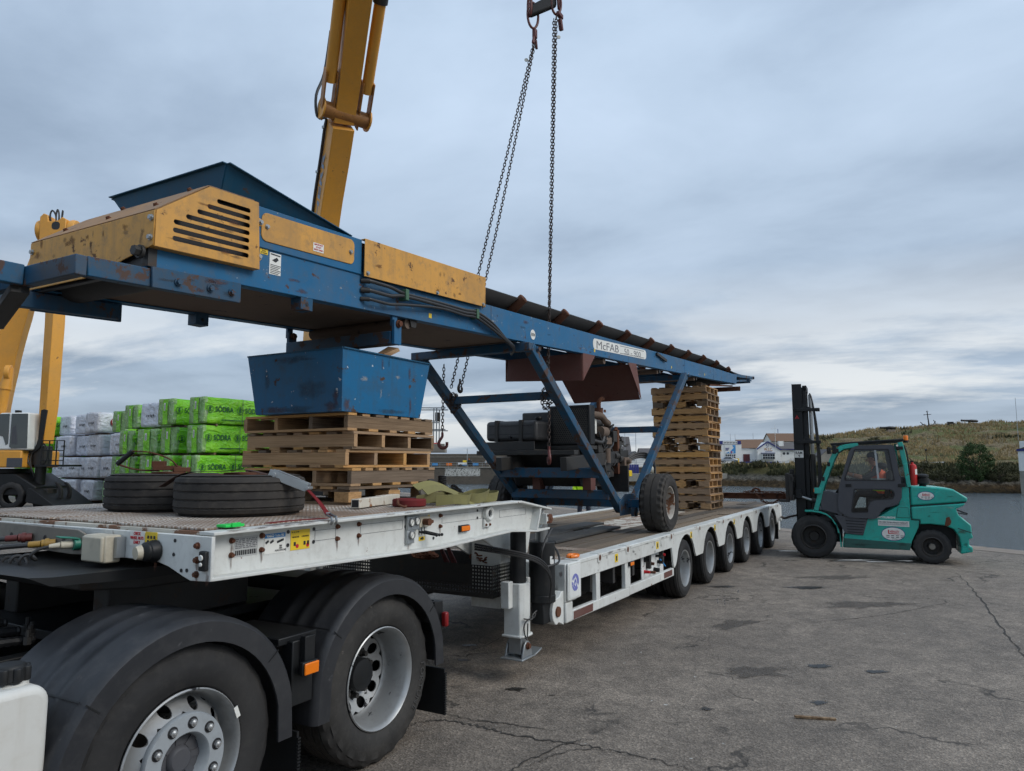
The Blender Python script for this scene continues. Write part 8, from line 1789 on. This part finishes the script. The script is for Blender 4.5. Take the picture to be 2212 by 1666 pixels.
def win(px0,py0,px1,py1,nx,ny,par=CH):
    b=m8('window','whiteclean',par); b.box(cx(px0),cx(px1),-.10,-.01,cz(py1),cz(py0)); w=b.done()
    for i in range(nx):
        for j in range(ny):
            a0=cx(px0)+.12+(cx(px1)-cx(px0)-.12)*i/nx; a1=cx(px0)+(cx(px1)-cx(px0)-.12)*(i+1)/nx; c0=cz(py1)+.12+(cz(py0)-cz(py1)-.12)*j/ny; c1=cz(py1)+(cz(py0)-cz(py1)-.12)*(j+1)/ny
            b=m8('pane','windowdark',w); b.box(a0,a1,-.13,-.105,c0,c1); b.done()
win(1564,981,1587,991,5,2); win(1639.5,981,1665.5,992.5,5,2); win(1681,981,1686,987,2,2)
b=m8('brown_roof','browntile'); b.plate([(cx(1600),0,cz(969.5)),(cx(1636),0,cz(969.5)),(cx(1664),5,cz(949)),(cx(1600),5,cz(950))],.15,(0,-.6,.8)); b.done()
b=m8('entrance_wall','render'); b.box(cx(1600.5),cx(1631),.2,8,0,cz(970)); b.done()
b=m8('door','doorred'); b.box(cx(1603.5),cx(1617.6),.12,.19,0,cz(981.5)); d_=b.done(); b=m8('door_gap','ink',d_); b.box(cx(1610.3),cx(1610.7),.10,.115,0,cz(982)); b.done()
b=m8('gable_wall','render'); b.prism([(cx(1630.6),0),(cx(1679.4),0),(cx(1679.4),cz(971.6)),(cx(1652.6),cz(955.8)),(cx(1630.6),cz(970))],'y',-1.2,6); gw=b.done()
b=m8('bargeboard','navy'); b.bar((cx(1629),-1.3,cz(971)),(cx(1652.6),-1.3,cz(955)),.25,.28); b.bar((cx(1652.6),-1.3,cz(955)),(cx(1681),-1.3,cz(972.5)),.25,.28); b.done()
for w_ in list(kids(CH)):
    pass
text('lettering','W.S.C.',1.05,(cx(1654),-1.22,cz(974.5)),(1,0,0),(0,0,1),M['gold'],CH,.02,align='CENTER',fit=2.1)
b=m8('lettering_rule','navy'); b.box(cx(1647),cx(1661),-1.24,-1.21,cz(976.6),cz(975.8)); b.done()
b=m8('crest','navy'); b.prism([(cx(1650),cz(966.5)),(cx(1655.5),cz(965)),(cx(1650),cz(968))],'y',-1.24,-1.21); b.lathe([(.22,0),(.32,0),(.32,.03),(.22,.03)],(cx(1652.6),-1.21,cz(962)),NEAR,14); b.done()
b=m8('bay_window','whiteclean',CH,.03); b.box(cx(1639),cx(1666),-1.75,-1.21,cz(993),cz(980)); bay=b.done()
for i in range(5):
    for j in range(2): b=m8('pane','windowdark',bay); a0=cx(1639.5)+.08+i*.60; b.box(a0,a0+.52,-1.79,-1.755,cz(992.5)+.08+j*.65,cz(992.5)+.62+j*.65); b.done()
b=m8('bay_roof','navy'); b.box(cx(1638),cx(1667),-1.9,-1.21,cz(980),cz(978.8)); b.done()
b=m8('plinth','navy'); b.box(cx(1592),cx(1681),-1.27,-.02,0,cz(997.5)); b.done()
b=m8('right_wing','render'); b.box(cx(1679.5),cx(1740),.3,7,0,cz(971.5)); b.done()
b=m8('right_roof','slate'); b.plate([(cx(1660),-.1,cz(970.5)),(cx(1742),-.1,cz(971.8)),(cx(1736),4,cz(957)),(cx(1658),4,cz(955))],.15,(0,-.6,.8)); b.done()
b=m8('eaves_board','navy'); b.box(cx(1681),cx(1742),-.2,-.1,cz(972.4),cz(971.2)); b.done()
b=m8('chimney','render'); b.box(cx(1686),cx(1696),1.5,2.5,cz(972),cz(953)); b.done()
for px in (1692,1700): b=m8('porthole','windowdark'); b.cyl((cx(px),.28,cz(980)),(cx(px),.24,cz(980)),.32,n=12); b.done()
for w_ in [o for o in bpy.data.objects if o.parent==CH and o.name.startswith('window')][:3]:
    if abs(w_.data.vertices[0].co.x-cx(1639.5))<3.2 and w_.data.vertices[0].co.x>cx(1638) and w_.data.vertices[0].co.x<cx(1668): w_.location.y=-1.2
house('house','brown hip roofed house on the rise behind the club house',78.5,205,4.0,9.0,7,4.4,6.6,'browntile',False,((-2.5,3.0,1.0,1.0),))
FPx=vthing('flagpole','white flagpole with yardarm in front of the club house','flagpole',(1665.5-1106)*KC,179.5,2.05)
b=q('pole','whiteclean',FPx); b.cyl((0,-2,0),(0,-2,cz(918)),.07,.04,n=8); b.done(); b=q('yard','whiteclean',FPx); b.bar((-.85,-2,cz(927)),(.75,-2,cz(926.5)),.06,.06); b.tube([(-.85,-2,cz(927)),(0,-2,cz(940))],.015,5); b.done(); b=q('pennant','navy',FPx); b.box(.66,.80,-2.02,-2.0,cz(937),cz(928)); b.done()
for k,(px,y0,y1,l) in enumerate(((1584.5,937,953,'left post of the frame on the club house roof'),(1595,937,953,'right post of the frame on the club house roof'),(1634.5,935,950,'thin post behind the brown club roof'))):
    b=MB(); b.cyl((0,0,cz(y1)),(0,0,cz(y0)),.045,n=6); o=b.build('roof_post',M['galv']); o.location=VF((px-1106)*KC,183,2.05); tag(o,l,'post','posts on the club house roof')
# silver car
CR=vthing('parked_car','silver hatchback parked in front of the club house poster','car',(1572-1106)*.1135,176,2.15)
prof=[(-2.1,.35),(-2.15,.75),(-1.9,.95),(-1.25,1.40),(.35,1.45),(1.15,.98),(1.95,.85),(2.1,.55),(2.1,.35)]
b=q('body','silvercar',CR,.10); b.prism(prof,'y',-.85,.85); b.done()
b=q('window','windowdark',CR,.03); b.prism([(-1.55,1.0),(-1.15,1.33),(.25,1.37),(.80,1.0)],'y',-.87,-.852); b.done()
b=q('tail_lamp','redlens',CR,.02); b.box(-2.17,-2.08,-.80,-.55,.75,.95); b.done()
for x in (-1.3,1.3):
    for y in (-.78,.78): b=q('wheel','rubber',CR); tyre(b,.32,.2,.2,(x,y,.32),(0,1,0),n=20,grooves=0,notch=0); w_=b.done(); b=q('hubcap','silvercar',CR); b.cyl((x,y*1.12,.32),(x,y*1.14,.32),.19,n=14); b.done()
b=MB(); b.box(-.5,.5,-.4,.4,0,.9); b.box(-.54,.54,-.44,.44,.9,1.05); o=b.build('grit_bin',M['signyel'],bevel=.05); o.location=VF((1590-1106)*.1135,176,2.15); tag(o,'yellow grit bin beside the silver car','grit bin')
# ---- right hand shore
def onhill(px,Y): X=(px-1106)/1550*Y*.994; return X,Y,hz(X,Y)
bt=vthing('rowing_boat','blue and white open boat laid up above the far bank','boat',*onhill(2018,150)[:2],onhill(2018,150)[2]+.05)
b=q('hull','navy',bt,.02); 
vs=[]
for i in range(9):
    u=-1+2*i/8; w=.75*(1-abs(u)**3); z=.15+.25*u*u
    for a in (-1,-.6,0,.6,1): vs.append(Vector((u*2.3,w*a,.75+.15*u*u if abs(a)==1 else (z+.15 if abs(a)==.6 else z))))
b.add(vs,[(i*5+j,i*5+j+1,(i+1)*5+j+1,(i+1)*5+j) for i in range(8) for j in range(4)]); b.done()
b=q('gunwale','whiteclean',bt); b.tube([Vector((-2.3+.575*i,.75*(1-abs(-1+.25*i)**3),.78+.15*(-1+.25*i)**2)) for i in range(9)],.06,6); b.tube([Vector((-2.3+.575*i,-.75*(1-abs(-1+.25*i)**3),.78+.15*(-1+.25*i)**2)) for i in range(9)],.06,6); b.done()
X,Y,z=onhill(2002,152); ll=vthing('lamp_column','dark lamp column standing by the laid up boat','lamp',X,Y,z)
b=q('column','black',ll); b.cyl((0,0,0),(0,0,3.0),.09,.06,n=10); b.box(-.35,.35,-.05,.05,0,1.0); b.done(); b=q('lantern','black',ll,.02); b.lathe([(.08,0),(.22,.35),(.28,.4),(0,.6)],(0,0,3.0),(0,0,1),8); b.done()
X,Y,z=onhill(1790,162); gsx=vthing('shed','pale green shed with dark pitched roof behind the forklift cab','shed',X,Y,z)
b=q('wall','concrete',gsx); b.prism([(-1.6,0),(1.6,0),(1.6,2.0),(0,3.3),(-1.6,2.0)],'y',0,4); b.done(); b=q('roof','slate',gsx); b.plate([(-1.8,-.2,1.85),(0,-.2,3.3),(0,4.2,3.3),(-1.8,4.2,1.85)],.1,(-.6,0,.8)); b.plate([(1.8,-.2,1.85),(0,-.2,3.3),(0,4.2,3.3),(1.8,4.2,1.85)],.1,(.6,0,.8)); b.done()
# anchor monument and two cannons on the hill
def cannon(px,Y,L,l,el):
    X,Y,z=onhill(px,Y); c=vthing('cannon',l,'cannon',X,Y,z,'cannons on the hill')
    b=q('barrel','black',c); b.lathe([(0,-L*.5),(.25,-L*.49),(.42,-L*.42),(.45,-L*.1),(.40,0),(.36,L*.05),(.30,L*.40),(.34,L*.46),(.34,L*.5),(.2,L*.5),(0,L*.48)],(0,0,1.55),(-1,0,el),20); b.done()
    b=q('plinth','stone',c,.03); b.box(-.2,L*.45,-.5,.5,-.4,.95); b.done(); b=q('cradle','black',c,.02); b.box(-.3,.3,-.3,.3,.9,1.3); b.done()
cannon(1922,224,4.7,'smaller cannon on the hill, left of the anchor',.0); cannon(2101,228,5.3,'larger cannon on a stone plinth, right of the anchor',.04)
X,Y,z=onhill(2010,226); an=vthing('anchor_monument','tall dark ship anchor set up on the hill','anchor',X,Y,z)
b=q('shank','black',an); b.tube([(.35,0,.6),(.1,0,3.0),(0,0,4.6)],[.22,.16,.12],10); b.done(); b=q('stock','black',an); b.cyl((-1.0,0,3.9),(1.2,0,4.05),.09,n=10); b.ball((-1.05,0,3.9),.17,8); b.done(); b=q('ring','black',an); b.lathe([(.2,-.05),(.3,0),(.2,.05),(.12,0),(.2,-.05)],(0,0,4.9),(0,1,0),16); b.done()
b=q('arm','black',an); b.tube(cat([(-2.3,0,1.6),(-1.6,0,.9),(-.6,0,.45),(.4,0,.5),(1.6,0,.8),(2.4,0,1.9)],5),.13,8); b.tube([(-2.8,0,.3),(-1.0,0,1.0)],.09,6); b.tube([(2.9,0,.4),(1.8,0,2.3)],.09,6); b.done(); b=q('base','stone',an,.05); b.box(-2.9,2.9,-.6,.6,-.5,.25); b.done()
for px,w,l in ((1964,1.5,'dark bench on the hill between cannon and anchor'),(2060,2.0,'dark bench on the hill right of the anchor')):
    X,Y,z=onhill(px,222); be=vthing('bench',l,'bench',X,Y,z,'benches on the hill'); b=q('seat','black',be,.02); b.box(-w/2,w/2,-.3,.3,.55,.68); b.done(); b=q('backrest','black',be,.02); b.box(-w/2,w/2,.2,.3,.68,1.2); b.done()
    for x in (-w/2+.15,w/2-.15): b=q('leg','black',be); b.box(x-.1,x+.1,-.3,.3,-.2,.55); b.done()
X,Y,z=onhill(2204,190); b=MB(); b.cyl((0,0,-.5),(0,0,11.5),.07,.05,n=8); o=b.build('flagpole',M['galv']); o.location=VF(X,Y,z); tag(o,'tall bare pole on the hill at the right edge','pole')
# white hut at the right edge
wh=vthing('white_hut','white waterside hut with navy eaves at the right edge','hut',(2196-1106)/1550*112+2.1,110.5,-2.8); wh.rotation_euler=(0,0,VROT-.60)
b=q('base_wall','concrete',wh,.02); b.box(-2.6,3.5,0,5,-1.5,3.55); b.done(); b=q('wall','render',wh); b.box(-2.63,3.53,-.03,5.03,3.55,6.65); b.done(); b=q('eaves','navy',wh); b.box(-2.8,3.7,-.2,5.2,6.65,6.95); b.done(); b=q('roof','slate',wh); b.prism([(-2.7,6.95),(3.6,6.95),(.4,8.0)],'y',-.1,5.1); b.done(); b=q('chimney','render',wh); b.box(-2.4,-1.5,.5,1.4,6.95,8.2); b.done()
# big shrub beside the hut and smaller ones along the bank
M['leaf']=paint('shrub_leaf',c255(58,82,36),.8,0,dirt=.6,dcol=(.018,.030,.010),sc=.8,var=.45,bmp=0)
M['leafdark']=paint('dark_shrub_leaf',c255(66,66,36),.85,0,dirt=.6,dcol=(.022,.024,.010),sc=.8,var=.5,bmp=0)
M['bark']=paint('bark',(.06,.045,.035),.9,0,dirt=.4,bmp=.3)
def shrub(label,px,Y,h,w,n,seed,mm='leaf',dz=0.0):
    X,Y,z=onhill(px,Y); s_=vthing('shrub',label,'shrub',X,Y,z+dz,'shrubs on the far bank'); rn=random.Random(seed); b=q('crown',mm,s_); b2=q('trunk','bark',s_); b2.tube([(0,0,-.4),(.1,0,h*.25),(0,.1,h*.55)],[.16,.12,.05],8); cl=[]
    for k in range(int(n/36)):
        a=rn.random()*6.283; u=rn.random(); zz=h*(.08+.90*rn.random()); t=zz/h; rad=w*.5*(math.sin(PI*min(1,max(.0,.10+.86*t)))**.7)*(.35+.65*math.sqrt(u)); c=Vector((rad*math.cos(a),rad*math.sin(a)*.8,zz)); cl.append(c)
        if k%6==0: b2.tube([Vector((0,0,h*.2)),c*.6+Vector((0,0,h*.15)),c],[.05,.035,.012],5)
        cr_=.26+.26*rn.random()
        for _ in range(36):
            d=Vector((rn.gauss(0,1),rn.gauss(0,1),rn.gauss(0,.8)))*cr_*.55; p=c+d; s1=Vector((rn.gauss(0,1),rn.gauss(0,1),rn.gauss(0,1))).normalized()*(.09+.09*rn.random()); s2=Vector((rn.gauss(0,1),rn.gauss(0,1),rn.gauss(0,1))).normalized()*.08
            b.add([p-s1,p+s2,p+s1,p-s2],[(0,1,2,3)])
    o=b.build('crown',M[mm],s_,smooth=False,recalc=False); b2.done(); return s_
shrub('large round green shrub by the water left of the white hut',2108,123,7.4,5.8,9000,1,'leaf',-.6)
shrub('low dark bush on the bank left of the large green shrub',2040,124,2.6,6.0,4000,2,'leafdark',-.2); shrub('low dark bush on the bank right of the large green shrub',2165,121,3.0,5.0,4000,3,'leafdark',-.3); shrub('dark bush on the far bank just behind the forklift',1990,128,2.2,5.5,3000,4,'leafdark'); shrub('dark bush on the far bank left of the forklift mast',1640,158,1.2,4.0,1500,5,'leafdark'); shrub('dark hillside bush above the forklift cab',1890,190,2.2,5.0,2000,6,'leafdark')
# ================================================================ RUST AND GRIME MARKS lying on the paint
M['rustmark']=paint('rust_bloom',c255(98,58,38),.85,.3,(.05,.028,.02),.5,(.07,.045,.03),sc=4,bmp=.2); feather(M['rustmark'],.50,15,1.0)
M['grimemark']=paint('oily_grime',(.030,.026,.022),.6,.2,(.06,.05,.04),.5,(.02,.018,.016),sc=4,bmp=.1); feather(M['grimemark'],.38,13,1.0)
M['scrape']=paint('pale_scrape',(.50,.50,.47),.6,0,dirt=.4,dcol=(.25,.24,.22),bmp=0); feather(M['scrape'],.45,24,1.0)
def mark(par,o,xd,yd,rx,ry,seed,m='rustmark',name='rust_stain'):
    o=vec(o); xd=vec(xd).normalized(); yd=vec(yd).normalized(); n=20; off=WL.get(par.name,Vector()); vs=[o-off]; ws=[1.0]
    for kr,w in ((.5,.8),(.8,.45),(1.1,0.0)):
        for i in range(n):
            a=2*PI*i/n; k=.8+.5*noise.noise(Vector((math.cos(a)*1.7+seed*3.1,math.sin(a)*1.7,seed*.7))); vs.append(o+xd*rx*k*kr*math.cos(a)+yd*ry*k*kr*math.sin(a)-off); ws.append(w)
    me=bpy.data.meshes.new(name); fs=[(0,1+i,1+(i+1)%n) for i in range(n)]
    for r in range(2): fs+=[(1+r*n+i,1+r*n+(i+1)%n,1+(r+1)*n+(i+1)%n,1+(r+1)*n+i) for i in range(n)]
    me.from_pydata([tuple(v) for v in vs],[],fs); me.materials.append(M[m]); at=me.attributes.new('w','FLOAT','POINT')
    for i,w in enumerate(ws): at.data[i].value=w
    ob=bpy.data.objects.new(name,me); COL.objects.link(ob); ob.parent=par; WL[ob.name]=off.copy(); return ob
rn=random.Random(77)
# bolts bleeding rust on the neck web and front plate
for i,(x,z) in enumerate(((-7.483,1.365),(-7.30,1.372),(-6.758,1.379),(-6.578,1.381),(-5.745,1.374),(-7.483,1.43),(-6.1,1.30),(-5.13,1.375))): mark(TR,(x+.002,WT-.0012,z-.035),(1,0,0),(0,0,1),.012,.045,i,'rustmark')
for i,(y,z) in enumerate(((.095,1.29),(.095,1.355),(.40,1.34),(.02,1.30),(.75,1.46),(1.3,1.47))): mark(TR,(-7.6532,y,z-.02),(0,1,0),(0,0,1),.018,.05,20+i,'rustmark')
for i in range(16): x=rn.uniform(-7.6,-4.8); mark(TR,(x,-.0052,1.489+.0055*(x+7.6)),(1,0,0),(0,0,1),rn.uniform(.03,.09),.007,40+i,'rustmark')
for i in range(26): x=rn.uniform(-3.4,7.3); mark(TR,(x,-.0068,rn.uniform(.876,.905)),(1,0,0),(0,0,1),rn.uniform(.04,.14),.014,70+i,('rustmark','grimemark')[i%2],'scuff')
for i in range(14): x=rn.uniform(-3.3,-.8); mark(TR,(x,-.0012,rn.uniform(.75,.86)),(1,0,0),(0,0,1),rn.uniform(.02,.06),rn.uniform(.01,.05),110+i,'grimemark','scuff')
mark(TR,(-3.852,.10,.62),(0,1,0),(0,0,1),.05,.10,131,'grimemark','scuff'); mark(TR,(-3.852,.06,.80),(0,1,0),(0,0,1),.03,.05,132,'rustmark')
# tub: rusted lower corner, runs from the rim
ux=Vector((0,1,0)); 
def tubL(y,z): k=(z-2.188)/.467; return (-5.93-.025*k-.0012,y,z)
def tubR(x,z): k=(z-2.188)/.467; return (x,.83-.02*k-.0012,z)
for i,(y,z,rx,ry,m) in enumerate(((.93,2.23,.10,.06,'rustmark'),(.89,2.30,.05,.10,'rustmark'),(1.25,2.21,.25,.05,'grimemark'),(1.5,2.215,.2,.04,'rustmark'),(1.15,2.36,.2,.12,'grimemark'),(1.6,2.45,.05,.12,'grimemark'),(1.3,2.6,.3,.05,'grimemark'))): mark(TB,tubL(y,z),(0,1,0),(-.053,0,1),rx,ry,140+i,m)
for i,(x,z,rx,ry,m) in enumerate(((-5.88,2.24,.05,.08,'rustmark'),(-5.5,2.58,.02,.09,'rustmark'),(-5.42,2.60,.015,.07,'grimemark'),(-5.15,2.55,.025,.10,'rustmark'),(-5.5,2.35,.012,.06,'scrape'),(-5.12,2.28,.02,.10,'rustmark'),(-5.35,2.22,.3,.03,'grimemark'),(-5.7,2.45,.06,.03,'scrape'),(-5.3,2.5,.05,.02,'scrape'))): mark(TB,tubR(x,z),(1,0,0),(0,-.043,1),rx,ry,160+i,m)
# conveyor guards and beam
for i in range(9):
    x=rn.uniform(-7.45,-6.95); z=rn.uniform(3.03,3.30); mark(CV,(x,TN-.0585,z),(1,0,.06),(0,0,1),rn.uniform(.02,.09),rn.uniform(.01,.03),200+i,('grimemark','rustmark')[i%2])
for i in range(6): x=rn.uniform(-5.8,-4.2); mark(CV,(x,TN-.0430,3.345+.057*(x+5)+rn.uniform(-.1,.1)),(1,0,.057),(0,0,1),rn.uniform(.01,.06),rn.uniform(.01,.05),220+i,('rustmark','grimemark')[i%2])
for i in range(14): y=rn.uniform(.78,1.9); mark(CV,(-7.5632,y,rn.uniform(3.02,3.16)),(0,1,0),(0,0,1),rn.uniform(.01,.05),rn.uniform(.01,.05),240+i,('rustmark','grimemark')[i%2])
for i in range(26):
    x=rn.uniform(-6.7,5.5); lo,hi=bot(x)+.03,(top(x) if x>-4 else 3.18)-.03; mark(CV,(x,TN-.0011,rn.uniform(lo,hi)),(1,0,.05),(0,0,1),rn.uniform(.01,.10),rn.uniform(.008,.04),260+i,('grimemark','scrape','rustmark')[i%3])
for i in range(8): x=rn.uniform(-7.5,-7.0); mark(CV,(x,TN-.0232,2.80+.06*(x+7.5)+rn.uniform(-.02,.05)),(1,0,.06),(0,0,1),rn.uniform(.03,.10),rn.uniform(.01,.03),300+i,('grimemark','rustmark')[i%2])
# forklift scrapes
for i,(x,z,rx,ry,m) in enumerate(((-2.05,.93,.15,.012,'grimemark'),(-1.95,.86,.04,.03,'grimemark'),(-2.3,1.02,.12,.010,'scrape'),(-1.5,.33,.12,.05,'grimemark'),(-.8,.30,.2,.05,'grimemark'),(-1.3,.62,.10,.008,'scrape'),(-2.45,.60,.10,.06,'rustmark'),(-2.5,.38,.05,.06,'grimemark'))): mark(FL,(x,-.0085 if x<-1.7 else -.0115 if z<.4 else -.0192,z),(1,0,0),(0,0,1),rx,ry,320+i,m)
for i,(x,z,rx,ry) in enumerate(((-2.0,1.28,.12,.01),(-2.3,1.22,.08,.015),(-1.8,1.15,.06,.01))): mark(FL,(x,-.0188,z),(1,0,-.1),(0,0,1),rx,ry,340+i,'grimemark')
